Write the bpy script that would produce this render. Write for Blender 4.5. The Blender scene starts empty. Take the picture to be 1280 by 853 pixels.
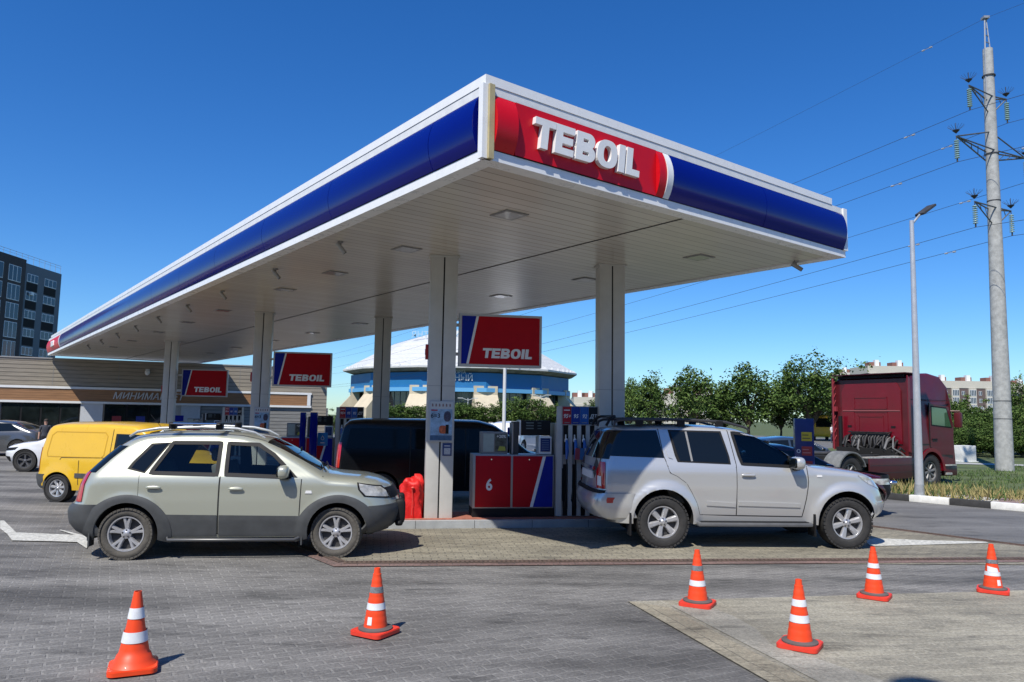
import bpy, bmesh, math, random
import numpy as np
from mathutils import Vector, Matrix
random.seed(7); rng = np.random.default_rng(7)
R = math.radians
scene = bpy.context.scene
COL = scene.collection

# ------------------------------------------------------------------ camera
FP, PITCH, ROLL, EYE = 932.5, .1015, .0166, 1.9
def cam_axes():
    cp, sp = math.cos(PITCH), math.sin(PITCH)
    f = Vector((0, cp, sp)); u = Vector((0, -sp, cp)); r = Vector((1, 0, 0))
    cr, sr = math.cos(ROLL), math.sin(ROLL)
    return r * cr + u * sr, -r * sr + u * cr, f
CR, CU, CF = cam_axes()
cam_data = bpy.data.cameras.new('camera'); cam = bpy.data.objects.new('camera', cam_data); COL.objects.link(cam)
cam_data.sensor_width = 36; cam_data.lens = FP / 1280 * 36; cam_data.clip_end = 5000; cam_data.clip_start = .05
m = Matrix((CR, CU, -CF)).transposed().to_4x4(); m.translation = Vector((0, 0, EYE)); cam.matrix_world = m
scene.camera = cam
# ------------------------------------------------------------------ sky and sun
SUN_EL = R(53); SUN_AZ = Vector((-.44, -.898)).normalized()
to_sun = Vector((SUN_AZ.x * math.cos(SUN_EL), SUN_AZ.y * math.cos(SUN_EL), math.sin(SUN_EL)))
world = bpy.data.worlds.new('World'); scene.world = world; world.use_nodes = True
wn = world.node_tree.nodes; wl = world.node_tree.links
bg = wn['Background']; sky = wn.new('ShaderNodeTexSky'); sky.sky_type = 'NISHITA'; sky.sun_disc = False
sky.sun_elevation = SUN_EL; sky.sun_rotation = math.atan2(SUN_AZ.x, SUN_AZ.y)
sky.altitude = 0; sky.air_density = 1.0; sky.dust_density = .1; sky.ozone_density = 2.5
hs_ = wn.new('ShaderNodeHueSaturation'); hs_.inputs['Saturation'].default_value = 1.32
tn_ = wn.new('ShaderNodeVectorMath'); tn_.operation = 'MULTIPLY'; tn_.inputs[1].default_value = (.63, .89, 1.21)
wl.new(sky.outputs[0], hs_.inputs['Color']); wl.new(hs_.outputs[0], tn_.inputs[0]); wl.new(tn_.outputs[0], bg.inputs[0]); bg.inputs[1].default_value = .105
sd = bpy.data.lights.new('sun', 'SUN'); sd.energy = 5.0; sd.angle = R(.53); sd.color = (1, .95, .86)
sun = bpy.data.objects.new('sun', sd); COL.objects.link(sun)
sun.rotation_euler = (-to_sun).to_track_quat('-Z', 'Y').to_euler(); sun.location = (0, -10, 40)
scene.view_settings.view_transform = 'Standard'; scene.view_settings.look = 'None'
scene.view_settings.exposure = .2; scene.view_settings.gamma = 1
scene.cycles.max_bounces = 8

# ------------------------------------------------------------------ helpers
def ray(px, py): return CR * (px - 640) / FP + CU * (426.5 - py) / FP + CF
def at(px, py, Y):
    d = ray(px, py); return d * (Y / d.y) + Vector((0, 0, EYE))
def gz(px, py, z=0):
    d = ray(px, py); return d * ((z - EYE) / d.z) + Vector((0, 0, EYE))

MATS = {}
def mat(name, col, rough=.6, metal=0., coat=0., var=.0, vscale=6., bump=0., bscale=40., spec=.5, emit=None, cr=.05):
    if name in MATS: return MATS[name]
    M = bpy.data.materials.new(name); M.use_nodes = True; nt = M.node_tree; n = nt.nodes; l = nt.links
    b = n['Principled BSDF']
    b.inputs['Base Color'].default_value = (*col, 1); b.inputs['Roughness'].default_value = rough
    b.inputs['Metallic'].default_value = metal; b.inputs['Coat Weight'].default_value = coat
    b.inputs['Coat Roughness'].default_value = cr
    b.inputs['Specular IOR Level'].default_value = spec
    if var > 0:
        tc = n.new('ShaderNodeTexCoord'); nz = n.new('ShaderNodeTexNoise'); nz.inputs['Scale'].default_value = vscale; nz.inputs['Detail'].default_value = 6
        nz.inputs['Roughness'].default_value = .65
        l.new(tc.outputs['Object'], nz.inputs['Vector'])
        rp = n.new('ShaderNodeMapRange'); rp.inputs[1].default_value = .3; rp.inputs[2].default_value = .7
        rp.inputs[3].default_value = 1 - var; rp.inputs[4].default_value = 1 + var
        l.new(nz.outputs['Fac'], rp.inputs[0])
        mx = n.new('ShaderNodeVectorMath'); mx.operation = 'SCALE'; mx.inputs[0].default_value = col
        l.new(rp.outputs[0], mx.inputs['Scale']); l.new(mx.outputs[0], b.inputs['Base Color'])
        r2 = n.new('ShaderNodeMapRange'); r2.inputs[1].default_value = .3; r2.inputs[2].default_value = .7
        r2.inputs[3].default_value = max(0, rough - .08 * (1 if rough > .15 else .3)); r2.inputs[4].default_value = min(1, rough + .08 * (1 if rough > .15 else .3))
        l.new(nz.outputs['Fac'], r2.inputs[0]); l.new(r2.outputs[0], b.inputs['Roughness'])
    if bump > 0:
        tc = n.new('ShaderNodeTexCoord'); nz = n.new('ShaderNodeTexNoise'); nz.inputs['Scale'].default_value = bscale; nz.inputs['Detail'].default_value = 5
        l.new(tc.outputs['Object'], nz.inputs['Vector'])
        bp = n.new('ShaderNodeBump'); bp.inputs['Strength'].default_value = bump; bp.inputs['Distance'].default_value = .02
        l.new(nz.outputs['Fac'], bp.inputs['Height']); l.new(bp.outputs[0], b.inputs['Normal'])
    if emit:
        b.inputs['Emission Color'].default_value = (*col, 1); b.inputs['Emission Strength'].default_value = emit
    MATS[name] = M; return M

WHITE = mat('white_metal', (.74, .75, .74), .35, var=.06, vscale=2)
OFFW = mat('column_white', (.52, .515, .48), .42, var=.07, vscale=3)
BLACK = mat('black_plastic', (.010, .010, .011), .6, spec=.25)
SOOT = mat('dark_recess', (.006, .006, .006), .9)
RUBBER = mat('tyre_rubber', (.028, .027, .026), .78, var=.35, vscale=9, bump=.3, bscale=60)
GLASS = mat('tinted_glass', (.006, .008, .009), .04, spec=.45)
GLASS2 = mat('clearer_glass', (.014, .019, .021), .04, spec=.5, var=.25, vscale=3)
def clear_glass(name, tint, rough=.03):
    M = bpy.data.materials.new(name); M.use_nodes = True; nt = M.node_tree; n = nt.nodes; l = nt.links
    tr = n.new('ShaderNodeBsdfTransparent'); tr.inputs[0].default_value = (*tint, 1); gl = n.new('ShaderNodeBsdfGlossy'); gl.inputs['Roughness'].default_value = rough
    fr = n.new('ShaderNodeFresnel'); fr.inputs[0].default_value = 1.5; mx = n.new('ShaderNodeMixShader'); l.new(fr.outputs[0], mx.inputs[0]); l.new(tr.outputs[0], mx.inputs[1]); l.new(gl.outputs[0], mx.inputs[2])
    l.new(mx.outputs[0], n['Material Output'].inputs[0]); return M
CLEAR = clear_glass('car_window_glass', (.64, .70, .69)); CLEAR2 = clear_glass('dim_window_glass', (.46, .53, .52))
CABIN = mat('cabin_trim', (.045, .045, .047), .8, var=.2); SEATM = mat('seat_fabric', (.22, .22, .21), .9, var=.2)
CHROME = mat('chrome', (.75, .75, .76), .12, metal=1)
ALLOY = mat('alloy_wheel', (.50, .50, .51), .35, metal=.55, var=.08, vscale=20)
RED = mat('signal_red', (.50, .012, .018), .28, coat=.5, var=.05)
BLUE = mat('station_blue', (.001, .005, .165), .12, spec=.3)
BLUE2 = mat('panel_blue', (.006, .018, .26), .5, spec=.15, var=.1)
SIGNRED = mat('sign_red', (.40, .005, .012), .5, spec=.15, var=.08)
GREY = mat('grey_plastic', (.22, .22, .22), .5, var=.1)
CONC = mat('concrete', (.36, .36, .34), .85, var=.22, vscale=3, bump=.3, bscale=30)
STEEL = mat('galvanised_steel', (.42, .44, .45), .42, metal=.5, var=.15, vscale=8)
IRON = mat('dark_steel', (.05, .05, .052), .6, metal=.3, var=.3)
LAMPRED = mat('tail_lamp_red', (.42, .006, .01), .12, coat=1)
LAMPCL = mat('headlamp_glass', (.38, .38, .36), .1, coat=1, var=.5, vscale=9)
PLATE = mat('number_plate', (.7, .7, .7), .4)
ORANGE = mat('indicator_amber', (.6, .2, .03), .2, coat=1)

def mesh_obj(name, verts, faces, mats, parent=None, midx=None, smooth=None):
    me = bpy.data.meshes.new(name)
    me.from_pydata([tuple(v) for v in verts], [], [tuple(int(i) for i in f) for f in faces])
    if not isinstance(mats, (list, tuple)): mats = [mats]
    for q in mats: me.materials.append(q)
    if midx is not None: me.polygons.foreach_set('material_index', list(midx))
    if smooth is not None:
        me.shade_smooth(); me.set_sharp_from_angle(angle=R(smooth))
    me.update()
    o = bpy.data.objects.new(name, me); COL.objects.link(o)
    if parent is not None: o.parent = parent
    return o

class MB:
    def __init__(s): s.v = []; s.f = []; s.m = []
    def add(s, vs, fs, mi=0):
        k = len(s.v); s.v += [Vector(v) for v in vs]; s.f += [tuple(k + i for i in f) for f in fs]; s.m += [mi] * len(fs); return s
    def box(s, a, b, mi=0, bev=0):
        x0, y0, z0 = [min(a[i], b[i]) for i in range(3)]; x1, y1, z1 = [max(a[i], b[i]) for i in range(3)]
        if bev <= 0:
            return s.add([(x0, y0, z0), (x1, y0, z0), (x1, y1, z0), (x0, y1, z0), (x0, y0, z1), (x1, y0, z1), (x1, y1, z1), (x0, y1, z1)],
                  [(0, 3, 2, 1), (4, 5, 6, 7), (0, 1, 5, 4), (1, 2, 6, 5), (2, 3, 7, 6), (3, 0, 4, 7)], mi)
        bm = bmesh.new(); bmesh.ops.create_cube(bm, size=1)
        for v in bm.verts: v.co = Vector(((x0 + x1) / 2 + v.co.x * (x1 - x0), (y0 + y1) / 2 + v.co.y * (y1 - y0), (z0 + z1) / 2 + v.co.z * (z1 - z0)))
        bmesh.ops.bevel(bm, geom=list(bm.edges), offset=bev, segments=2, profile=.6, affect='EDGES')
        bm.verts.index_update()
        s.add([v.co.copy() for v in bm.verts], [tuple(v.index for v in f.verts) for f in bm.faces], mi); bm.free(); return s
    def tube(s, pts, r, n=8, mi=0, caps=True):
        pts = [Vector(p) for p in pts]; rs = r if isinstance(r, (list, tuple)) else [r] * len(pts)
        ring = []; prev = None
        for i, p in enumerate(pts):
            d = (pts[min(i + 1, len(pts) - 1)] - pts[max(i - 1, 0)]).normalized()
            if prev is None:
                a = d.orthogonal().normalized()
            else:
                a = (prev - d * prev.dot(d)); a = a.normalized() if a.length > 1e-6 else d.orthogonal().normalized()
            prev = a; b = d.cross(a)
            ring.append([p + (a * math.cos(2 * math.pi * k / n) + b * math.sin(2 * math.pi * k / n)) * rs[i] for k in range(n)])
        vs = [v for rg in ring for v in rg]; fs = []
        for i in range(len(pts) - 1):
            for k in range(n): fs.append((i * n + k, i * n + (k + 1) % n, (i + 1) * n + (k + 1) % n, (i + 1) * n + k))
        if caps: fs += [tuple(range(n))[::-1], tuple((len(pts) - 1) * n + k for k in range(n))]
        return s.add(vs, fs, mi)
    def lathe(s, prof, n=24, c=(0, 0, 0), axis='z', mi=0, close=False):
        vs = []
        for r_, h in prof:
            for k in range(n):
                a = 2 * math.pi * k / n; x, y = r_ * math.cos(a), r_ * math.sin(a)
                p = {'z': (x, y, h), 'y': (x, h, y), 'x': (h, x, y)}[axis]
                vs.append((p[0] + c[0], p[1] + c[1], p[2] + c[2]))
        fs = []; L = len(prof)
        for i in range(L if close else L - 1):
            j = (i + 1) % L
            for k in range(n):
                q = (i * n + k, i * n + (k + 1) % n, j * n + (k + 1) % n, j * n + k)
                fs.append(q if axis != 'y' else q[::-1])
        return s.add(vs, fs, mi)
    def prism(s, poly, d0, d1, plane='xz', mi=0):
        # poly in 2D, extruded along the third axis
        def P(a, b, c): return {'xz': (a, c, b), 'xy': (a, b, c), 'yz': (c, a, b)}[plane]
        n = len(poly); vs = [P(a, b, d0) for a, b in poly] + [P(a, b, d1) for a, b in poly]
        fs = [tuple(range(n)), tuple(range(2 * n - 1, n - 1, -1))] + [(i, i + n, (i + 1) % n + n, (i + 1) % n) for i in range(n)]
        return s.add(vs, fs, mi)
    def sup(s, c, r, n1=2.6, n2=2.6, nu=20, nv=12, mi=0, rot=None):
        def sg(w, e): return math.copysign(abs(w) ** e, w)
        vs = []
        for j in range(1, nv):
            ph = -math.pi / 2 + math.pi * j / nv
            for i in range(nu):
                th = 2 * math.pi * i / nu
                vs.append(Vector((r[0] * sg(math.cos(ph), 2 / n1) * sg(math.cos(th), 2 / n2), r[1] * sg(math.cos(ph), 2 / n1) * sg(math.sin(th), 2 / n2), r[2] * sg(math.sin(ph), 2 / n1))))
        vs += [Vector((0, 0, -r[2])), Vector((0, 0, r[2]))]
        fs = []
        for j in range(nv - 2):
            for i in range(nu): fs.append((j * nu + i, j * nu + (i + 1) % nu, (j + 1) * nu + (i + 1) % nu, (j + 1) * nu + i))
        b = len(vs) - 2
        for i in range(nu): fs.append((b, (i + 1) % nu, i)); fs.append((b + 1, (nv - 2) * nu + i, (nv - 2) * nu + (i + 1) % nu))
        if rot is not None: vs = [rot @ v for v in vs]
        return s.add([v + Vector(c) for v in vs], fs, mi)
    def build(s, name, mats, parent=None, smooth=None, fix=True):
        o = mesh_obj(name, s.v, s.f, mats, parent, s.m, None)
        if fix:
            bm = bmesh.new(); bm.from_mesh(o.data); bmesh.ops.recalc_face_normals(bm, faces=bm.faces); bm.to_mesh(o.data); bm.free()
        if smooth is not None: o.data.shade_smooth(); o.data.set_sharp_from_angle(angle=R(smooth))
        return o

def tag(o, label=None, cat=None, group=None, kind=None):
    if label: o['label'] = label
    if cat: o['category'] = cat
    if group: o['group'] = group
    if kind: o['kind'] = kind
    return o
def thing(name, loc, rz=0, label=None, cat=None, group=None):
    o = bpy.data.objects.new(name, None); COL.objects.link(o); o.location = loc; o.rotation_euler = (0, 0, rz)
    o.empty_display_size = .2
    return tag(o, label, cat, group)
def copy_tree(o, parent=None, skip=()):
    c = o.copy(); COL.objects.link(c); c.parent = parent
    for ch in list(o.children):
        if ch.name.split('.')[0] not in skip: copy_tree(ch, c, skip)
    return c
FONT_CACHE = {}
def text(name, s, size, mt, parent=None, depth=.01, shear=0, bold=0, loc=(0, 0, 0), rot=(R(90), 0, 0), align='CENTER', sx=1., space=1.):
    cu = bpy.data.curves.new('t', 'FONT'); cu.body = s; cu.size = size; cu.extrude = depth / 2; cu.shear = shear; cu.offset = bold
    cu.align_x = align; cu.align_y = 'CENTER'; cu.space_character = space; cu.resolution_u = 4
    t = bpy.data.objects.new('t', cu); COL.objects.link(t)
    dg = bpy.context.evaluated_depsgraph_get(); me = bpy.data.meshes.new_from_object(t.evaluated_get(dg)); me.name = name
    bpy.data.objects.remove(t); bpy.data.curves.remove(cu)
    me.materials.clear(); me.materials.append(mt)
    for v in me.vertices: v.co.x *= sx
    o = bpy.data.objects.new(name, me); COL.objects.link(o); o.parent = parent; o.location = loc; o.rotation_euler = rot
    return o
# ------------------------------------------------------------------ ground
def paving(name, c1, c2, cm, bw, bh, ang, scale=1., stain=.5, tint=None, mortar=.006, rough=.8, offset=.5):
    M = bpy.data.materials.new(name); M.use_nodes = True; nt = M.node_tree; n = nt.nodes; l = nt.links; b = n['Principled BSDF']
    tc = n.new('ShaderNodeTexCoord'); mp = n.new('ShaderNodeMapping'); mp.inputs['Rotation'].default_value[2] = ang
    l.new(tc.outputs['Object'], mp.inputs['Vector'])
    # wobble so joints are not ruler straight
    wz = n.new('ShaderNodeTexNoise'); wz.inputs['Scale'].default_value = 9; l.new(mp.outputs[0], wz.inputs['Vector'])
    wv = n.new('ShaderNodeVectorMath'); wv.operation = 'SCALE'; wv.inputs['Scale'].default_value = .03; l.new(wz.outputs['Color'], wv.inputs[0])
    wa = n.new('ShaderNodeVectorMath'); wa.operation = 'ADD'; l.new(mp.outputs[0], wa.inputs[0]); l.new(wv.outputs[0], wa.inputs[1])
    br = n.new('ShaderNodeTexBrick'); br.inputs['Scale'].default_value = 1; br.inputs['Brick Width'].default_value = bw; br.inputs['Row Height'].default_value = bh
    br.inputs['Mortar Size'].default_value = mortar; br.inputs['Mortar Smooth'].default_value = .4; br.offset = offset
    br.inputs['Color1'].default_value = (*c1, 1); br.inputs['Color2'].default_value = (*c2, 1); br.inputs['Mortar'].default_value = (*cm, 1)
    l.new(wa.outputs[0], br.inputs['Vector'])
    # broad stains, stretched along driving direction
    m2 = n.new('ShaderNodeMapping'); m2.inputs['Scale'].default_value = (.35, 1.2, 1); m2.inputs['Rotation'].default_value[2] = -R(8)
    l.new(tc.outputs['Object'], m2.inputs['Vector'])
    n1 = n.new('ShaderNodeTexNoise'); n1.inputs['Scale'].default_value = .9; n1.inputs['Detail'].default_value = 9; n1.inputs['Roughness'].default_value = .62
    l.new(m2.outputs[0], n1.inputs['Vector'])
    r1 = n.new('ShaderNodeMapRange'); r1.inputs[1].default_value = .36; r1.inputs[2].default_value = .62; r1.inputs[3].default_value = 1 - stain; r1.inputs[4].default_value = 1.12
    l.new(n1.outputs['Fac'], r1.inputs[0])
    n2 = n.new('ShaderNodeTexNoise'); n2.inputs['Scale'].default_value = 42; n2.inputs['Detail'].default_value = 8; n2.inputs['Roughness'].default_value = .75
    l.new(tc.outputs['Object'], n2.inputs['Vector'])
    r2 = n.new('ShaderNodeMapRange'); r2.inputs[1].default_value = .3; r2.inputs[2].default_value = .7; r2.inputs[3].default_value = .50; r2.inputs[4].default_value = 1.5
    l.new(n2.outputs['Fac'], r2.inputs[0])
    # small dark oil spots
    n3 = n.new('ShaderNodeTexNoise'); n3.inputs['Scale'].default_value = 3.2; n3.inputs['Detail'].default_value = 7; n3.inputs['Roughness'].default_value = .7
    l.new(m2.outputs[0], n3.inputs['Vector'])
    r3 = n.new('ShaderNodeMapRange'); r3.inputs[1].default_value = .34; r3.inputs[2].default_value = .46; r3.inputs[3].default_value = .55; r3.inputs[4].default_value = 1.
    l.new(n3.outputs['Fac'], r3.inputs[0])
    v = [r1, r2, r3]; cur = br.outputs['Color']
    for q in v:
        s = n.new('ShaderNodeVectorMath'); s.operation = 'SCALE'; l.new(cur, s.inputs[0]); l.new(q.outputs[0], s.inputs['Scale']); cur = s.outputs[0]
    l.new(cur, b.inputs['Base Color']); b.inputs['Roughness'].default_value = rough
    bp = n.new('ShaderNodeBump'); bp.inputs['Strength'].default_value = .55; bp.inputs['Distance'].default_value = .012
    ad = n.new('ShaderNodeMath'); ad.operation = 'MULTIPLY_ADD'; l.new(br.outputs['Fac'], ad.inputs[0]); ad.inputs[1].default_value = -1.; l.new(n2.outputs['Fac'], ad.inputs[2])
    l.new(ad.outputs[0], bp.inputs['Height']); l.new(bp.outputs[0], b.inputs['Normal'])
    return M
PAV = paving('grey_block_paving', (.196, .188, .174), (.160, .154, .143), (.238, .229, .211), .21, .105, R(-28), stain=.55, mortar=.011)
PAV2 = paving('buff_block_paving', (.28, .255, .19), (.225, .205, .155), (.13, .12, .095), .22, .11, R(-10), stain=.35, mortar=.008)
TAN = paving('tan_slab_paving', (.33, .305, .235), (.265, .246, .192), (.37, .345, .275), .40, .13, R(-10), stain=.38, mortar=.007)
BRICKROW = paving('red_brown_brick_row', (.22, .14, .12), (.17, .115, .10), (.11, .09, .08), .2, .1, R(-7), stain=.3)
ASPH = paving('asphalt', (.15, .147, .14), (.15, .147, .14), (.15, .147, .14), 2, 2, 0, stain=.3, mortar=0)
PINK = paving('pinkish_walk_paving', (.26, .185, .165), (.23, .165, .15), (.16, .13, .12), .2, .1, R(40), stain=.25)
GRASSM = paving('grass_soil', (.10, .125, .04), (.075, .105, .035), (.1, .11, .05), 1.3, 1.1, 0, stain=.4, mortar=0, rough=1)
GRAVEL = mat('pale_gravel', (.40, .39, .35), .9, var=.5, vscale=30, bump=.8, bscale=60)
PAINT = mat('worn_white_paint', (.48, .475, .43), .8, var=.45, vscale=22)

def sheet(name, poly, z, m, label=None):
    o = mesh_obj(name, [(x, y, z) for x, y in poly], [tuple(range(len(poly)))], m)
    if o.data.polygons[0].normal.z < 0: o.data.flip_normals()
    return tag(o, kind='structure')
S = 2500
sheet('ground', [(-S, -S), (S, -S), (S, S), (-S, S)], 0, PAV)
D1 = Vector((-math.sin(.6569), math.cos(.6569), 0)); D2 = Vector((math.cos(.6569), math.sin(.6569), 0))
CC = Vector((-.336, 7.956, 0)); CZ = 4.725; CW = 7.65; CLEN = 39.5
e1 = Vector((math.cos(R(9.8)), math.sin(R(9.8)), 0)); e2 = Vector((-e1.y, e1.x, 0))
# asphalt road on the right, far meadow
lnA = Vector((6.77, 13.87)); lnd = Vector((D1.x, D1.y))
def pl(v): return (v.x, v.y)
sheet('road', [pl(lnA - lnd * 26), pl(lnA + lnd * 60), pl(lnA + lnd * 60 + Vector((60, 40))), pl(lnA - lnd * 26 + Vector((60, 40)))], .004, ASPH)
dr = Vector((.9934, .115)); dn = Vector((-.115, .9934)); dL = Vector((-2.1, 9.77))
# buff paving between the drain and the island, over to the road edge
cut = Vector((9.45, 10.6))
sheet('forecourt_paving', [pl(dL + dn * .12), pl(cut), pl(lnA + lnd * .0), pl(lnA + lnd * 6), pl(dL + lnd * 6 + Vector((0, 3)))], .008, PAV2)
# line of brick with a steel channel at the road edge
p0 = lnA - lnd * 4.3; p1 = lnA + lnd * 12; nn = Vector((-lnd.y, lnd.x))
sheet('brick_edging', [pl(p0 - nn * .09), pl(p1 - nn * .09), pl(p1 + nn * .09), pl(p0 + nn * .09)], .012, BRICKROW)
a0, a1 = dL - dr * .1, dL + dr * 30
sheet('brick_border', [pl(a0 - dn * .22), pl(a1 - dn * .22), pl(a1 + dn * .14), pl(a0 + dn * .14)], .012, BRICKROW)
b1 = dL + lnd * 9
nl = Vector((-lnd.y, lnd.x))
sheet('brick_border', [pl(a0 - dn * .22), pl(a0 + dn * .14), pl(b1 - nl * .16), pl(b1 + nl * .2)], .011, BRICKROW)
# tan slabs in the right foreground with a plain border course
tA = Vector((1.25, 8.01)); tB = Vector((1.91, 5.68)); td = (tB - tA).normalized(); te = (Vector((5.96, 8.85)) - tA).normalized()
sheet('tan_paving', [pl(tA), pl(tA + td * 11), pl(tA + td * 11 + te * 26), pl(tA + te * 26)], .008, TAN)
BORD = paving('pale_border_slabs', (.33, .295, .215), (.27, .24, .175), (.17, .155, .115), .5, .22, math.atan2(-td.y, td.x), stain=.3)
sheet('border_slabs', [pl(tA), pl(tA + td * 11), pl(tA + td * 11 + te * .30), pl(tA + te * .30 + td * .3)], .012, BORD)
CONCB = paving('cement_strip', (.37, .35, .29), (.35, .33, .275), (.37, .35, .29), 4, 4, 0, stain=.45, mortar=0)
q0 = tA + te * .36 + td * .22
poly = [q0, q0 + td * 11, q0 + td * 11 + te * .36]
for k in range(24, -1, -1): poly.append(q0 + td * (k * .46) + te * (.34 + .12 * math.sin(k * 1.7) + .06 * math.sin(k * 4.1)))
sheet('cement_patch', [pl(v) for v in poly], .0125, CONCB)
# painted marks
def mark(poly, z=.016): sheet('road_marking', poly, z, PAINT)
g = lambda x, y: (gz(x, y).x, gz(x, y).y)
mark([g(0, 652), g(5, 652), g(20, 667), g(68, 669), g(93, 670), g(74, 664), g(76, 663.5), g(110, 672), g(112, 681), g(108, 687), g(96, 679), g(62, 678), g(15, 677), g(9, 669), g(0, 662)])
mark([g(1080, 676), g(1095, 674), g(1150, 676.5), g(1232, 678.5), g(1236, 680), g(1200, 681), g(1120, 683.5), g(1088, 684)])

# drainage channels
def channel(a, b, w, label):
    d = (b - a); L = d.length; t = thing('drainage_channel', (a.x, a.y, .012), math.atan2(d.y, d.x), label, 'drain channel')
    MB().box((0, -w / 2, 0), (L, w / 2, .003)).build('trough', SOOT, t)
    mb = MB(); mb.box((0, -w / 2, 0), (L, -w / 2 + .018, .012)); mb.box((0, w / 2 - .018, 0), (L, w / 2, .012))
    k = 0
    while k * .06 < L - .03: mb.box((k * .06, -w / 2 + .018, .002), (k * .06 + .032, w / 2 - .018, .010)); k += 1
    mb.build('grating', mat('rusty_grate', (.12, .085, .065), .7, metal=.2, var=.3), t); return t
channel(dL, dL + dr * 24, .11, 'long rusty drain grating running in front of the two silver cars')
channel(dL + lnd * .05, dL + lnd * 8.5, .11, 'drain grating turning off under the front of the pale estate car')
channel(p0, p1, .07, 'thin dark red drain line along the edge of the asphalt road')

# kerb painted black and white, verge and grass on the right
kd = Vector((11.39 - 9.49, 16.79 - 18.91)).normalized(); kn = Vector((-kd.y, kd.x)); k0 = Vector((9.49, 18.91))
if kn.dot(Vector((1, 1))) < 0: kn = -kn
W1 = mat('kerb_white', (.72, .72, .68), .7, var=.15); B1 = mat('kerb_black', (.035, .035, .035), .75, var=.3)
edges = [-3.6, -2.4, -1.2, -.3, .45, 1.35, 2.2, 3.1, 4.0, 4.9]
knames = []
kb = []
for i in range(len(edges) - 1):
    a = k0 + kd * edges[i]; L = edges[i + 1] - edges[i]
    isw = (i % 2 == 0)
    o = MB().box((.006, 0, 0), (L - .006, .16, .16), bev=.012).build('kerb_stone', W1 if isw else B1, smooth=40)
    o.location = (a.x, a.y, 0); o.rotation_euler = (0, 0, math.atan2(kd.y, kd.x)); kb.append((o, isw, edges[i]))
    vis = {-.3: 'black kerb stone just left of the tall lamp post', .45: 'white kerb stone at the foot of the tall lamp post', 1.35: 'black kerb stone right of the lamp post between two white ones', 2.2: 'rightmost white kerb stone at the picture edge'}
    tag(o, vis.get(edges[i], {-3.6: 'white kerb stone at the far left end of the kerb, behind the cars', -2.4: 'black kerb stone behind the nose of the dark red SUV', -1.2: 'white kerb stone just appearing past the dark red SUV', 3.1: 'black kerb stone just beyond the right picture edge', 4.0: 'white kerb stone at the near end of the kerb, outside the frame'}.get(edges[i])), 'kerb stone', 'painted kerb stones')
v0 = k0 - kd * 14 + kn * .16; v1 = k0 + kd * 9 + kn * .16
# the verge curves away: grass behind
sheet('verge', [pl(v0), pl(v1), pl(v1 + kn * 1.0), pl(v0 + kn * 1.0)], .13, GRAVEL)
w0 = k0 + kd * .9 + kn * .16
sheet('footpath', [pl(w0 + kn * .25), pl(v1 + kn * .0), pl(v1 + kn * 1.5), pl(w0 + kn * 1.5 + kd * .3)], .134, PINK)
sheet('grass_field', [pl(v0 + kn * .9), pl(v1 + kn * .9), pl(v1 + kn * 60 + kd * 70), pl(v0 + kn * 80 - kd * 6)], .125, GRASSM)
pth = gz(1190, 580, .125); pth2 = gz(1280, 583, .125); pdv = Vector((pth2.x - pth.x, pth2.y - pth.y)).normalized(); pnv = Vector((-pdv.y, pdv.x)); ps = Vector((pth.x, pth.y)) - pdv * 30
sheet('path', [pl(ps), pl(ps + pdv * 90), pl(ps + pdv * 90 + pnv * 1.5), pl(ps + pnv * 1.5)], .135, CONC)
# far land beyond the station
sheet('far_ground', [(-900, 60), (900, 60), (1600, 2000), (-1600, 2000)], .002, GRASSM)
sheet('far_road', [(-60, 44), (60, 46), (60, 54), (-60, 52)], .02, ASPH)

# grass blades
def blades(name, n, region, h0, h1, mats_, z, label=None):
    vs = []; fs = []; mi = []
    pts = 0
    while pts < n:
        p = region()
        if p is None or math.sin(p[0] * 3.1 + 1.3 * math.sin(p[1] * 2.3)) * math.sin(p[1] * 2.7 + p[0]) + random.uniform(-.7, .7) < -.15: continue
        h = random.uniform(h0, h1); a = random.uniform(0, 6.28); w = .012 + h * .03
        dx, dy = math.cos(a) * w, math.sin(a) * w; lx, ly = random.gauss(0, .25) * h, random.gauss(0, .25) * h
        k = len(vs); vs += [(p[0] - dx, p[1] - dy, z), (p[0] + dx, p[1] + dy, z), (p[0] + lx + dx * .5, p[1] + ly + dy * .5, z + h * .7), (p[0] + lx * 1.5, p[1] + ly * 1.5, z + h)]
        fs += [(k, k + 1, k + 2), (k, k + 2, k + 3)]; q = random.randrange(len(mats_)); mi += [q, q]; pts += 1
    o = mesh_obj(name, vs, fs, mats_, None, mi); return tag(o, label, 'grass', kind='stuff')
GB = [mat('grass_blade_green', (.055, .105, .022), .8), mat('grass_blade_mid', (.10, .14, .035), .8), mat('grass_blade_dry', (.30, .25, .10), .85)]
def reg1():
    s = random.uniform(-1.2, 9); t = abs(random.gauss(0, 1)) * 3.0 + random.choice([.45, 1.5, 1.7])
    p = k0 + kd * s + kn * t
    return (p.x, p.y)
def reg2():
    s = random.uniform(-2, 22); t = random.uniform(1.7, 22); p = k0 + kd * s + kn * t + Vector((0, 0)); return (p.x, p.y)
blades('dry_grass', 3600, lambda: (lambda s, t: pl(k0 + kd * s + kn * t))(random.uniform(-.6, 8.5), 1.45 + abs(random.gauss(0, 1.1)) if random.random() < .9 else random.uniform(.3, 1.2)), .04, .20, [GB[2], GB[2], GB[1], GB[2]], .125, 'dry yellow grass along the verge by the red lorry')
blades('lawn_grass', 22000, reg2, .04, .13, [GB[0], GB[1], GB[0]], .125, 'green grass field around the concrete pylon')
blades('kerbside_weeds', 500, lambda: (lambda s, t: pl(k0 + kd * s + kn * t))(random.gauss(.6, .9), random.uniform(.2, 1.2)), .05, .42, [GB[2], GB[0], GB[2]], .13, 'weeds growing round the foot of the tall lamp post')
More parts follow.
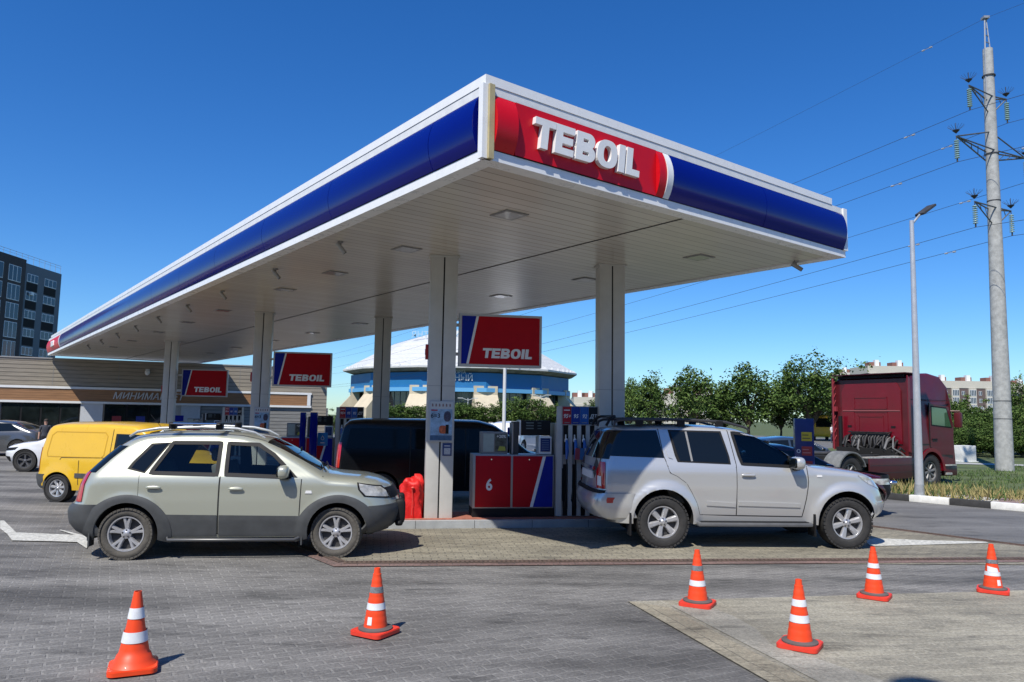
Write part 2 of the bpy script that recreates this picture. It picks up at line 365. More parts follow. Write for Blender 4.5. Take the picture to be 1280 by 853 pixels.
# loose pale stones
mb = MB()
for i in range(420):
    s = random.uniform(-3.5, 2.2); t = random.uniform(.2, 1.05); p = k0 + kd * s + kn * t; r_ = random.uniform(.015, .05)
    mb.sup((p.x, p.y, .13 + r_ * .3), (r_, r_ * .8, r_ * .55), 2, 2, 6, 4)
tag(mb.build('gravel', GRAVEL, smooth=60), 'pale loose stones behind the painted kerb', 'gravel', kind='stuff')

# ------------------------------------------------------------------ canopy
can = thing('forecourt_canopy', (CC.x, CC.y, 0), .6569, 'huge white filling station canopy with blue and red edge panels on square columns', 'canopy')
# local frame: x = D2 (short side), y = D1 (long side)
def slat_material():
    M = bpy.data.materials.new('ceiling_slats'); M.use_nodes = True; nt = M.node_tree; n = nt.nodes; l = nt.links; b = n['Principled BSDF']
    tc = n.new('ShaderNodeTexCoord'); sp = n.new('ShaderNodeSeparateXYZ'); l.new(tc.outputs['Object'], sp.inputs[0])
    md = n.new('ShaderNodeMath'); md.operation = 'FLOORED_MODULO'; md.inputs[1].default_value = .2; l.new(sp.outputs['Y'], md.inputs[0])
    rp = n.new('ShaderNodeMapRange'); rp.inputs[1].default_value = 0; rp.inputs[2].default_value = .022; rp.inputs[3].default_value = 0; rp.inputs[4].default_value = 1; l.new(md.outputs[0], rp.inputs[0])
    fl = n.new('ShaderNodeMath'); fl.operation = 'FLOOR'; dv = n.new('ShaderNodeMath'); dv.operation = 'DIVIDE'; dv.inputs[1].default_value = .2
    l.new(sp.outputs['Y'], dv.inputs[0]); l.new(dv.outputs[0], fl.inputs[0])
    wn_ = n.new('ShaderNodeTexWhiteNoise'); wn_.noise_dimensions = '1D'; l.new(fl.outputs[0], wn_.inputs['W'])
    nz = n.new('ShaderNodeTexNoise'); nz.inputs['Scale'].default_value = 1.3; nz.inputs['Detail'].default_value = 4; l.new(tc.outputs['Object'], nz.inputs['Vector'])
    mx = n.new('ShaderNodeMix'); mx.data_type = 'RGBA'; mx.inputs[6].default_value = (.14, .13, .11, 1); mx.inputs[7].default_value = (.60, .565, .485, 1); l.new(rp.outputs[0], mx.inputs[0])
    s1 = n.new('ShaderNodeMapRange'); s1.inputs[3].default_value = .93; s1.inputs[4].default_value = 1.03; l.new(wn_.outputs['Value'], s1.inputs[0])
    s2 = n.new('ShaderNodeMapRange'); s2.inputs[3].default_value = .9; s2.inputs[4].default_value = 1.06; l.new(nz.outputs['Fac'], s2.inputs[0])
    m1 = n.new('ShaderNodeMath'); m1.operation = 'MULTIPLY'; l.new(s1.outputs[0], m1.inputs[0]); l.new(s2.outputs[0], m1.inputs[1])
    sc_ = n.new('ShaderNodeVectorMath'); sc_.operation = 'SCALE'; l.new(mx.outputs[2], sc_.inputs[0]); l.new(m1.outputs[0], sc_.inputs['Scale'])
    l.new(sc_.outputs[0], b.inputs['Base Color']); b.inputs['Roughness'].default_value = .24; b.inputs['Specular IOR Level'].default_value = .7
    ad = n.new('ShaderNodeMath'); ad.operation = 'MULTIPLY_ADD'; l.new(wn_.outputs['Value'], ad.inputs[0]); ad.inputs[1].default_value = .0
    l.new(rp.outputs[0], ad.inputs[2])
    bp = n.new('ShaderNodeBump'); bp.inputs['Strength'].default_value = .35; bp.inputs['Distance'].default_value = .004
    l.new(ad.outputs[0], bp.inputs['Height']); l.new(bp.outputs[0], b.inputs['Normal'])
    return M
CEIL = slat_material()
zc = CZ + .02
mb = MB(); mb.box((.18, .18, zc), (CW - .18, CLEN - .18, zc + .12)); mb.build('ceiling', CEIL, can)
mb = MB(); mb.box((3.62, .2, zc - .006), (3.65, CLEN - .2, zc - .001)); mb.build('ceiling_joint', BLACK, can)
mb = MB(); mb.box((.3, .3, zc + .13), (CW - .3, CLEN - .3, 5.5)); mb.build('roof', WHITE, can)
TRIM = mat('trim_white', (.78, .79, .78), .3, var=.04)
GRIM = mat('trim_white_dull', (.70, .71, .70), .4, var=.08)
# edge trims along four sides
mb = MB()
def ring(mb, o_, i_, z0, z1, x0=0, y0=0, x1=CW, y1=CLEN):
    mb.box((x0 - o_, y0 - o_, z0), (x1 + o_, y0 + i_, z1)); mb.box((x0 - o_, y1 - i_, z0), (x1 + o_, y1 + o_, z1))
    mb.box((x0 - o_, y0 + i_, z0), (x0 + i_, y1 - i_, z1)); mb.box((x1 - i_, y0 + i_, z0), (x1 + o_, y1 - i_, z1))
ring(mb, 0, .2, CZ, CZ + .115); mb.build('lower_trim', TRIM, can)
mb = MB(); ring(mb, .004, .2, 5.475, 5.574); mb.build('upper_trim', GRIM, can)
mb = MB()
mb.box((-.012, -.012, 5.578), (CW - .42, .09, 5.685)); mb.box((-.012, .09, 5.578), (.09, CLEN - 1.0, 5.685))
mb.box((CW - .1, .3, 5.578), (CW - .05, CLEN - .4, 5.66)); mb.build('parapet', TRIM, can)
mb = MB(); ring(mb, -.05, .12, CZ + .118, 5.472); mb.build('fascia_backing', IRON, can)
# bulging panels: profile offset by z
def bulge_panel(name, a, b, side, m, flat=0, parent=can, n=10, amp=.085):
    # a..b along the edge; side 0: front short edge (y=0, normal -y), 1: long left edge (x=0, normal -x), 2 right long, 3 far short
    z0, z1 = CZ + .122, 5.468; vs = []; fs = []
    for j in range(n + 1):
        t = j / n; z = z0 + (z1 - z0) * t; o = .012 + (flat if flat else amp * math.sin(math.pi * t) ** .8)
        for s in (a, b):
            P = {0: (s, -o), 1: (-o, s), 2: (CW + o, s), 3: (s, CLEN + o)}[side]; vs.append((P[0], P[1], z))
    for j in range(n): fs.append((2 * j, 2 * j + 1, 2 * j + 3, 2 * j + 2))
    # end caps back to the trim
    k = len(vs)
    for j in range(n + 1):
        for s in (a, b):
            P = {0: (s, .03), 1: (.03, s), 2: (CW - .03, s), 3: (s, CLEN - .03)}[side]; vs.append((P[0], P[1], z0 + (z1 - z0) * j / n))
    for j in range(n):
        fs.append((2 * j, k + 2 * j, k + 2 * j + 2, 2 * j + 2)); fs.append((2 * j + 1, 2 * j + 3, k + 2 * j + 3, k + 2 * j + 1))
    o = MB().add(vs, fs).build(name, m, parent, smooth=50); return o
# front short edge
FR = mat('fascia_red', (.56, .004, .012), .35, spec=.3, var=.04)
bulge_panel('red_panel', .10, .395, 0, FR, amp=.09); bulge_panel('red_panel', .405, 2.77, 0, FR, flat=.012)
bulge_panel('red_panel', 2.775, 2.915, 0, FR, amp=.085)
bulge_panel('white_divider', 2.918, 3.03, 0, WHITE, amp=.1)
bulge_panel('blue_panel', 3.035, 5.19, 0, BLUE); bulge_panel('blue_panel', 5.2, CW - .1, 0, BLUE)
# long left edge: first seam at 3.95, then every 2.9 m
y = .115; seams = [1.05, 3.95]
while seams[-1] + 2.9 < CLEN - 6.2: seams.append(seams[-1] + 2.9)
seams.append(CLEN - 5.0)
prev = .115
for s_ in seams: bulge_panel('blue_panel', prev, s_ - .006, 1, BLUE); prev = s_ + .006
bulge_panel('white_divider', prev, prev + .14, 1, WHITE, amp=.1); prev += .145
bulge_panel('red_panel', prev, CLEN - .1, 1, FR, amp=.085)
text('lettering', 'TEBOIL', .36, WHITE, can, depth=.05, bold=.014, loc=(-.1, CLEN - 2.6, 5.15), rot=(R(90), 0, R(-90)), sx=1.0)
# right long edge and far edge
prev = .1
while prev < CLEN - .2:
    e_ = min(prev + 2.9, CLEN - .1); bulge_panel('blue_panel', prev, e_ - .01, 2, BLUE, n=6); prev = e_ + .002
    if e_ >= CLEN - .1: break
bulge_panel('red_panel', .1, 2.9, 3, FR, amp=.085); bulge_panel('blue_panel', 3.0, CW - .1, 3, BLUE)
# big raised letters, heavy and slightly slanted, built as outlines
def stroke_letters(parent, x0, z0, h, m, y_out, dep, gap=.028):
    """heavy slanted capitals; returns one mesh"""
    sw = h * .27; mb = MB(); x = x0
    def P(poly): mb.prism([(x + a + b * .10, z0 + b) for a, b in poly], y_out, y_out + dep, 'xz')
    hb = h * .235
    # T
    w = h * .80; P([(0, h - hb), (w / 2 - sw / 2, h - hb), (w / 2 - sw / 2, 0), (w / 2 + sw / 2, 0), (w / 2 + sw / 2, h - hb), (w, h - hb), (w, h), (0, h)]); x += w + gap * .2
    # E
    w = h * .74; m_ = (h - hb) / 2
    P([(0, 0), (w, 0), (w, hb), (sw, hb), (sw, m_ + .0), (w * .93, m_), (w * .93, m_ + hb), (sw, m_ + hb), (sw, h - hb), (w, h - hb), (w, h), (0, h)]); x += w + gap
    return mb, x, sw, hb
def ring_poly(mb, x, z0, out, inn, y0, y1):
    n = len(out); vs = []
    for pts in (out, inn):
        for yy in (y0, y1): vs += [(x + a + b * .10, yy, z0 + b) for a, b in pts]
    fs = []
    o0, o1, i0, i1 = 0, n, 2 * n, 3 * n
    for i in range(n):
        j = (i + 1) % n
        fs += [(o0 + i, o0 + j, i0 + j, i0 + i), (o1 + j, o1 + i, i1 + i, i1 + j), (o0 + j, o0 + i, o1 + i, o1 + j), (i0 + i, i0 + j, i1 + j, i1 + i)]
    mb.add(vs, fs)
def teboil(name, parent, x0, z0, h, m, y0, y1, width=None):
    mb, x, sw, hb = stroke_letters(parent, 0, 0, h, m, y0, y1 - y0)
    gap = .028 * h / .36
    x = h * .80 + h * .74 + gap * 1.4
    # rebuild E position tight: B
    w = h * .80; N = 32
    def rr(cx, cz, rx, rz, n_=N, p=2.6):
        out = []
        for k in range(n_):
            a = 2 * math.pi * k / n_; c, s = math.cos(a), math.sin(a)
            out.append((cx + math.copysign(abs(c) ** (2 / p), c) * rx, cz + math.copysign(abs(s) ** (2 / p), s) * rz))
        return out
    def Bhalf(z_a, z_b, wd):
        cz = (z_a + z_b) / 2; rz = (z_b - z_a) / 2; out = []; inn = []
        for k in range(N):
            a = 2 * math.pi * k / N; c, s = math.cos(a), math.sin(a)
            if c < 0: ox = 0 if abs(c) > .001 else 0; ox = 0; oz = cz + max(-1, min(1, s * 1.0 / max(abs(s), abs(c)))) * rz
            else: ox = wd - rz * 1.0 + c * rz * 1.0 if True else 0; oz = cz + s * rz
            if c < 0: ox = 0
            out.append((ox, oz))
            irz = rz - hb * .92; cz2 = cz
            ix = (wd - rz) + c * (rz - sw) if c >= 0 else sw; iz = cz2 + (s if c >= 0 else max(-1, min(1, s / max(abs(s), abs(c))))) * irz
            inn.append((max(ix, sw), iz))
        return out, inn
    o_, i_ = Bhalf(0, h * .55, w); ring_poly(mb, x, 0, o_, i_, y0, y1)
    o_, i_ = Bhalf(h * .45, h, w * .95); ring_poly(mb, x, 0, o_, i_, y0 + .001, y1)
    x += w + gap
    # O
    w = h * .88; ring_poly(mb, x, 0, rr(w / 2, h / 2, w / 2, h / 2 + .0, p=2.5), rr(w / 2, h / 2, w / 2 - sw, h / 2 - hb * .9, p=2.3), y0, y1); x += w + gap
    mb.prism([(x + a + b * .10, b) for a, b in [(0, 0), (sw, 0), (sw, h), (0, h)]], y0, y1, 'xz'); x += sw + gap
    w = h * .62; mb.prism([(x + a + b * .10, b) for a, b in [(0, 0), (w, 0), (w, hb), (sw, hb), (sw, h), (0, h)]], y0, y1, 'xz'); x += w
    tot = x + .10 * 0
    sc = (width / tot) if width else 1
    for v in mb.v: v.x = x0 + v.x * sc; v.z = z0 + v.z
    return mb.build(name, m, parent)
teboil('lettering', can, .62, CZ + .27, .36, WHITE, -.085, -.025, width=1.76)
# bare corner posts
TANP = mat('bare_sealant_post', (.42, .36, .20), .7, var=.15)
MB().box((-.05, -.02, CZ + .0), (.02, .062, 5.575)).build('corner_post', TRIM, can)
MB().box((.022, -.05, CZ + .0), (.092, .03, 5.577)).build('corner_post', TANP, can)
MB().box((CW - .085, -.03, CZ + .115), (CW + .03, .08, 5.575)).build('corner_post', TRIM, can)
# columns
def W2L(p):  # world xy -> canopy local
    d = Vector((p[0] - CC.x, p[1] - CC.y, 0)); return Vector((d.dot(D2), d.dot(D1), 0))
k_ = 1.035
COLS = {'A': (-1.18 * k_, 12.64 * k_), 'B': (1.78 * k_, 13.15 * k_), 'C': (-6.8 * k_, 20.25 * k_), 'D': (-3.64 * k_, 20.93 * k_), 'E': (-13.35 * k_, 29.13 * k_), 'F': (-10.1 * k_, 30.0 * k_)}
crz = R(9.8) - .6569
def column(key):
    c = W2L(COLS[key]); hw = .24
    e = bpy.data.objects.new('column', None); COL.objects.link(e); e.parent = can; e.location = (c.x, c.y, 0); e.rotation_euler = (0, 0, crz); e.empty_display_size = .2
    mb = MB(); mb.box((-hw, 0, .14), (-.012, .30, zc - .003), bev=.012); mb.box((.012, 0, .14), (hw, .30, zc - .003), bev=.012)
    mb.build('cladding', OFFW, e, smooth=40)
    mb = MB(); mb.box((-.014, .012, .14), (.014, .28, zc - .01)); mb.build('centre_joint', BLACK, e)
    mb = MB(); mb.box((-hw - .03, -.03, zc - .03), (hw + .03, .33, zc - .004)); mb.build('collar', OFFW, e)
    mb = MB()
    for zz in (2.42,): mb.box((-hw - .002, -.002, zz), (hw + .002, .302, zz + .006))
    mb.build('panel_joint', GREY, e)
for k in COLS: column(k)
# ------------------------------------------------------------------ vehicles
def lerp_tab(tab, x):
    xs = [a for a, _ in tab]; ys = [b for _, b in tab]
    return np.interp(x, xs, ys)
class Shape:
    """body surface: half width W as a function of length x and height z, closed by crown and plan rounding"""
    def __init__(s, rear, roof, front, under, base, Lf=.55, Lr=.4, nf=2.7, nr=3.6, crown=.11, n=2.8, wheels=(), flare=.0, fr=(.40, .52), taper=.02):
        s.rear, s.roof, s.front, s.under, s.base = rear, roof, front, under, base
        s.Lf, s.Lr, s.nf, s.nr, s.cr, s.n, s.wheels, s.flare, s.fr, s.taper = Lf, Lr, nf, nr, crown, n, wheels, flare, fr, taper
        top = []
        ir = min(range(len(rear)), key=lambda i: rear[i][1]); jf = max(range(len(front)), key=lambda i: front[i][1])
        top = [(x, z) for z, x in rear[ir:]] + list(roof) + [(x, z) for z, x in reversed(front[jf:])]
        bot = [(x, z) for z, x in reversed(rear[:ir + 1])] + list(under) + [(x, z) for z, x in front[:jf + 1]]
        s.x0, s.x1 = rear[ir][1], front[jf][1]
        X = np.linspace(s.x0, s.x1, 1200); T = lerp_tab(top, X); B = lerp_tab(bot, X)
        def smooth(a, k):
            ker = np.hanning(k + 2)[1:-1]; ker /= ker.sum(); p = np.pad(a, k // 2, mode='edge'); o = np.convolve(p, ker, 'valid')[:len(a)]
            w = np.clip(np.minimum(X - s.x0, s.x1 - X) / .12, 0, 1); return a * (1 - w) + o * w
        s.X, s.T, s.B = X, smooth(T, 41), smooth(B, 31)
        s.fz = [a for a, _ in front]; s.fx = [b for _, b in front]; s.rz = [a for a, _ in rear]; s.rx = [b for _, b in rear]
        s.xm = (s.x0 + s.x1) / 2; s.hl = (s.x1 - s.x0) / 2
    def top(s, x): return np.interp(x, s.X, s.T)
    def bot(s, x): return np.interp(x, s.X, s.B)
    def xf(s, z): return np.interp(z, s.fz, s.fx)
    def xr(s, z): return np.interp(z, s.rz, s.rx)
    def plan(s, x, z):
        w = lerp_tab(s.base, z) * (1 - s.taper * np.abs((x - s.xm) / s.hl) ** 2.2)
        dF = np.clip((s.xf(z) - x) / s.Lf, 0, 1); dR = np.clip((x - s.xr(z)) / s.Lr, 0, 1)
        w = w * (1 - (1 - dF) ** s.nf) ** (1 / s.nf) * (1 - (1 - dR) ** s.nr) ** (1 / s.nr)
        for wx, wz in s.wheels:
            d = np.sqrt((x - wx) ** 2 + np.maximum(0, z - wz) ** 2 * 1.0 + np.minimum(0, z - wz) ** 2 * .15)
            t = np.clip((s.fr[1] - d) / (s.fr[1] - s.fr[0] - .03), 0, 1); w = w + s.flare * (t * t * (3 - 2 * t)) * np.clip(dF * 3, 0, 1) * np.clip(dR * 3, 0, 1)
        return w
    def W(s, x, z):
        zt = s.top(x); r = np.minimum(s.cr, np.maximum(.02, (zt - s.bot(x)) * .5)); q = np.clip((z - (zt - r)) / r, 0, 1)
        return s.plan(x, z) * (1 - q ** s.n) ** (1 / s.n)
    def body(s, name, m, parent, nx=150, nz=26, arches=(), R_=.40, shift=0, dark=SOOT, yin=.5):
        th = np.linspace(0, math.pi, nx); xs = s.xm - s.hl * np.cos(th) * .9999
        xs = np.sort(np.concatenate([xs[:12], np.linspace(xs[12], xs[-13], nx - 24), xs[-12:]]))
        prof = []
        for x in xs:
            zt, zb = float(s.top(x)), float(s.bot(x)); r = min(s.cr, max(.02, (zt - zb) * .5)); row = []
            low = np.linspace(zb, zt - r, nz)[:-1]; ph = np.linspace(0, math.pi / 2, 9)[:-1]
            for z in low: row.append((max(.004, float(s.W(x, z))), float(z)))
            for p in ph:
                z = zt - r + r * math.sin(p) ** (2 / s.n); row.append((max(.003, float(s.W(x, z))), z))
            prof.append((x, row, zt))
        vs = []; fs = []; nr_ = len(prof[0][1]); per = 2 * nr_ + 1
        for x, row, zt in prof:
            vs += [(x, y, z) for y, z in row] + [(x, 0, zt)] + [(x, -y, z) for y, z in reversed(row)]
        for i in range(len(prof) - 1):
            a, b = i * per, (i + 1) * per
            for k in range(per): fs.append((a + k, b + k, b + (k + 1) % per, a + (k + 1) % per))
        fs.append(tuple(range(per))[::-1]); fs.append(tuple((len(prof) - 1) * per + k for k in range(per)))
        mb = MB().add(vs, fs); o = mb.build(name, [m, dark], None)
        if arches:
            for wx, wz in arches:
                for sd_ in (-1, 1):
                    cb = MB().lathe([(0, yin), (R_, yin), (R_, 1.3), (0, 1.3)], 40, axis='y')
                    cb.v = [Vector((v.x + wx, v.y * sd_, v.z + wz)) for v in cb.v]
                    c = cb.build('cutter', SOOT); bm = bmesh.new(); bm.from_mesh(c.data); bmesh.ops.remove_doubles(bm, verts=bm.verts, dist=1e-5)
                    bmesh.ops.recalc_face_normals(bm, faces=bm.faces); bm.to_mesh(c.data); bm.free()
                    md = o.modifiers.new('b', 'BOOLEAN'); md.operation = 'DIFFERENCE'; md.object = c; md.solver = 'EXACT'; md.use_self = False; n_before = len(o.data.vertices)
                    dg = bpy.context.evaluated_depsgraph_get(); me = bpy.data.meshes.new_from_object(o.evaluated_get(dg))
                    o.modifiers.clear()
                    print('BOOL', name, n_before, len(me.vertices), [round(v, 2) for v in (min(q.co.x for q in me.vertices), max(q.co.x for q in me.vertices))])
                    old = o.data; o.data = me; bpy.data.meshes.remove(old); bpy.data.objects.remove(c)
            me = o.data; me.name = name
            me.materials.clear(); me.materials.append(m); me.materials.append(dark)
            for p in me.polygons:
                mi = 0
                c = p.center
                for wx, wz in arches:
                    dd = [abs(math.hypot(me.vertices[v].co.x - wx, me.vertices[v].co.z - wz) - R_) < .004 for v in p.vertices]
                    if all(dd): mi = 1
                    if abs(abs(c.y) - yin) < .002 and math.hypot(c.x - wx, c.z - wz) < R_: mi = 1
                p.material_index = mi
        o.data.shade_smooth(); o.data.set_sharp_from_angle(angle=R(38)); o.parent = parent; return o
    # patches on the side, side = -1 (right hand side of the car) or 1
    def put(s, x, z, off, side):
        w = float(s.W(x, z)); e = .01
        ny = 1.0; nx = -(float(s.W(x + e, z)) - float(s.W(x - e, z))) / (2 * e); nz = -(float(s.W(x, z + e)) - float(s.W(x, z - e))) / (2 * e)
        nx = max(-1.2, min(1.2, nx)); nz = max(-1.2, min(1.2, nz))
        L = math.sqrt(1 + nx * nx + nz * nz); return Vector((x + nx / L * off, side * (w + off / L), z + nz / L * off))
    def coons(s, name, B, T, L, Rr, m, parent, off=.004, side=-1, nu=28, nv=14, smooth=40, thick=True):
        def samp(P, t):
            d = [0]
            for i in range(1, len(P)): d.append(d[-1] + math.dist(P[i], P[i - 1]))
            t *= d[-1]
            return np.interp(t, d, [p[0] for p in P]), np.interp(t, d, [p[1] for p in P])
        vs = []
        for j in range(nv + 1):
            v = j / nv; l = samp(L, v); r = samp(Rr, v)
            for i in range(nu + 1):
                u = i / nu; b = samp(B, u); t = samp(T, u); c00, c10, c01, c11 = B[0], B[-1], T[0], T[-1]
                P = [(1 - v) * b[k] + v * t[k] + (1 - u) * l[k] + u * r[k] - ((1 - u) * (1 - v) * c00[k] + u * (1 - v) * c10[k] + (1 - u) * v * c01[k] + u * v * c11[k]) for k in (0, 1)]
                vs.append(s.put(P[0], P[1], off, side))
        fs = [(j * (nu + 1) + i, j * (nu + 1) + i + 1, (j + 1) * (nu + 1) + i + 1, (j + 1) * (nu + 1) + i) for j in range(nv) for i in range(nu)]
        n0 = len(vs)
        # rim going back into the body gives the panel an edge
        bd = [i for i in range(nu + 1)] + [(j) * (nu + 1) + nu for j in range(1, nv + 1)] + [nv * (nu + 1) + i for i in range(nu - 1, -1, -1)] + [j * (nu + 1) for j in range(nv - 1, 0, -1)]
        for b in bd: vs.append(vs[b] + Vector((0, -side * (off + .004), 0)))
        for k in range(len(bd)): q = (k + 1) % len(bd); fs.append((bd[k], bd[q], n0 + q, n0 + k))
        mb = MB().add(vs, fs)
        if side > 0: mb.f = [f[::-1] for f in mb.f]
        return mb.build(name, m, parent, smooth=smooth, fix=False)
    def quad(s, name, P, m, parent, **k):
        """P = 4 corners: bottom-left, bottom-right, top-right, top-left (x,z)"""
        a, b, c, d = P; return s.coons(name, [a, b], [d, c], [a, d], [b, c], m, parent, **k)
    def ribbon(s, name, path, w, m, parent, off=.003, side=-1, close=False, step=.03):
        pts = []
        P = list(path) + ([path[0]] if close else [])
        for i in range(len(P) - 1):
            n = max(1, int(math.dist(P[i], P[i + 1]) / step))
            for k in range(n): pts.append((P[i][0] + (P[i + 1][0] - P[i][0]) * k / n, P[i][1] + (P[i + 1][1] - P[i][1]) * k / n))
        if not close: pts.append(P[-1])
        vs = []; n = len(pts)
        for i in range(n):
            a = pts[(i - 1) % n] if close or i > 0 else pts[i]; b = pts[(i + 1) % n] if close or i < n - 1 else pts[i]
            d = (b[0] - a[0], b[1] - a[1]); L = math.hypot(*d) or 1; nx, nz = -d[1] / L, d[0] / L
            vs.append(s.put(pts[i][0] + nx * w / 2, pts[i][1] + nz * w / 2, off, side)); vs.append(s.put(pts[i][0] - nx * w / 2, pts[i][1] - nz * w / 2, off, side))
        fs = [(2 * i, 2 * i + 1, (2 * i + 3) % len(vs), (2 * i + 2) % len(vs)) for i in range(n if close else n - 1)]
        if isinstance(name, MB): name.add(vs, fs); return name
        return MB().add(vs, fs).build(name, m, parent, smooth=60)
    # patches wrapped round the nose or tail. t in [-1,1] is the rounded arc, beyond is along the side
    def wrap(s, x_end, z, t, off, end):
        L, n = (s.Lf, s.nf) if end > 0 else (s.Lr, s.nr); wb = float(lerp_tab(s.base, z))
        def P(t):
            a = max(-1, min(1, t)); ph = a * math.pi / 2; y = wb * math.copysign(abs(math.sin(ph)) ** (2 / n), ph); c = max(0, math.cos(ph)) ** (2 / n)
            x = x_end - end * L * (1 - c) - end * max(0, abs(t) - 1) * .8
            y *= (1 - s.taper * min(1, abs((x - s.xm) / s.hl)) ** 2.2); return x, y
        x, y = P(t); xa, ya = P(t - .01); xb, yb = P(t + .01)
        nx, ny = (yb - ya), -(xb - xa)
        if nx * end < 0: nx, ny = -nx, -ny
        if abs(t) > 1: nx, ny = 0, math.copysign(1, t)
        l = math.hypot(nx, ny) or 1; return Vector((x + nx / l * off, y + ny / l * off, z))
    def band(s, name, t0, t1, z0, z1, m, parent, off=.01, end=1, nt=30, nz=8, zf=None, bulge=0.):
        """z0,z1 may be functions of t"""
        f0 = z0 if callable(z0) else (lambda t: z0); f1 = z1 if callable(z1) else (lambda t: z1); vs = []
        for j in range(nz + 1):
            for i in range(nt + 1):
                t = t0 + (t1 - t0) * i / nt; z = f0(t) + (f1(t) - f0(t)) * j / nz
                xe = float(s.xf(z) if end > 0 else s.xr(z)); vs.append(s.wrap(xe, z, t, off + bulge * math.sin(math.pi * j / nz), end))
        fs = [(j * (nt + 1) + i, j * (nt + 1) + i + 1, (j + 1) * (nt + 1) + i + 1, (j + 1) * (nt + 1) + i) for j in range(nz) for i in range(nt)]
        n0 = len(vs); nu, nv = nt, nz
        bd = [i for i in range(nu + 1)] + [(j) * (nu + 1) + nu for j in range(1, nv + 1)] + [nv * (nu + 1) + i for i in range(nu - 1, -1, -1)] + [j * (nu + 1) for j in range(nv - 1, 0, -1)]
        cx = -end * (off + .01)
        for b in bd:
            v = vs[b]; vs.append(Vector((v.x + cx, v.y * .985, v.z)))
        for k in range(len(bd)): q = (k + 1) % len(bd); fs.append((bd[k], bd[q], n0 + q, n0 + k))
        return MB().add(vs, fs).build(name, m, parent, smooth=40)
    def screen(s, name, xa, xb, m, parent, inset=.07, off=.004, nx=14, ny=20):
        """glass lying on the top silhouette from x=xa to x=xb"""
        vs = []
        for i in range(nx + 1):
            x = xa + (xb - xa) * i / nx; zt = float(s.top(x)); r = s.cr; w = float(s.plan(x, zt - r * .6)) - inset
            for j in range(ny + 1):
                y = w * (2 * j / ny - 1); wf = float(s.plan(x, zt - r * .3)); q = min(.97, abs(y) / wf)
                z = zt - r + r * (1 - q ** s.n) ** (1 / s.n); e = .02; sl = (float(s.top(x + e)) - float(s.top(x - e))) / (2 * e); L = math.hypot(1, sl)
                vs.append((x - sl / L * off, y, z + off / L))
        fs = [(i * (ny + 1) + j, (i + 1) * (ny + 1) + j, (i + 1) * (ny + 1) + j + 1, i * (ny + 1) + j + 1) for i in range(nx) for j in range(ny)]
        return MB().add(vs, fs).build(name, m, parent, smooth=60)

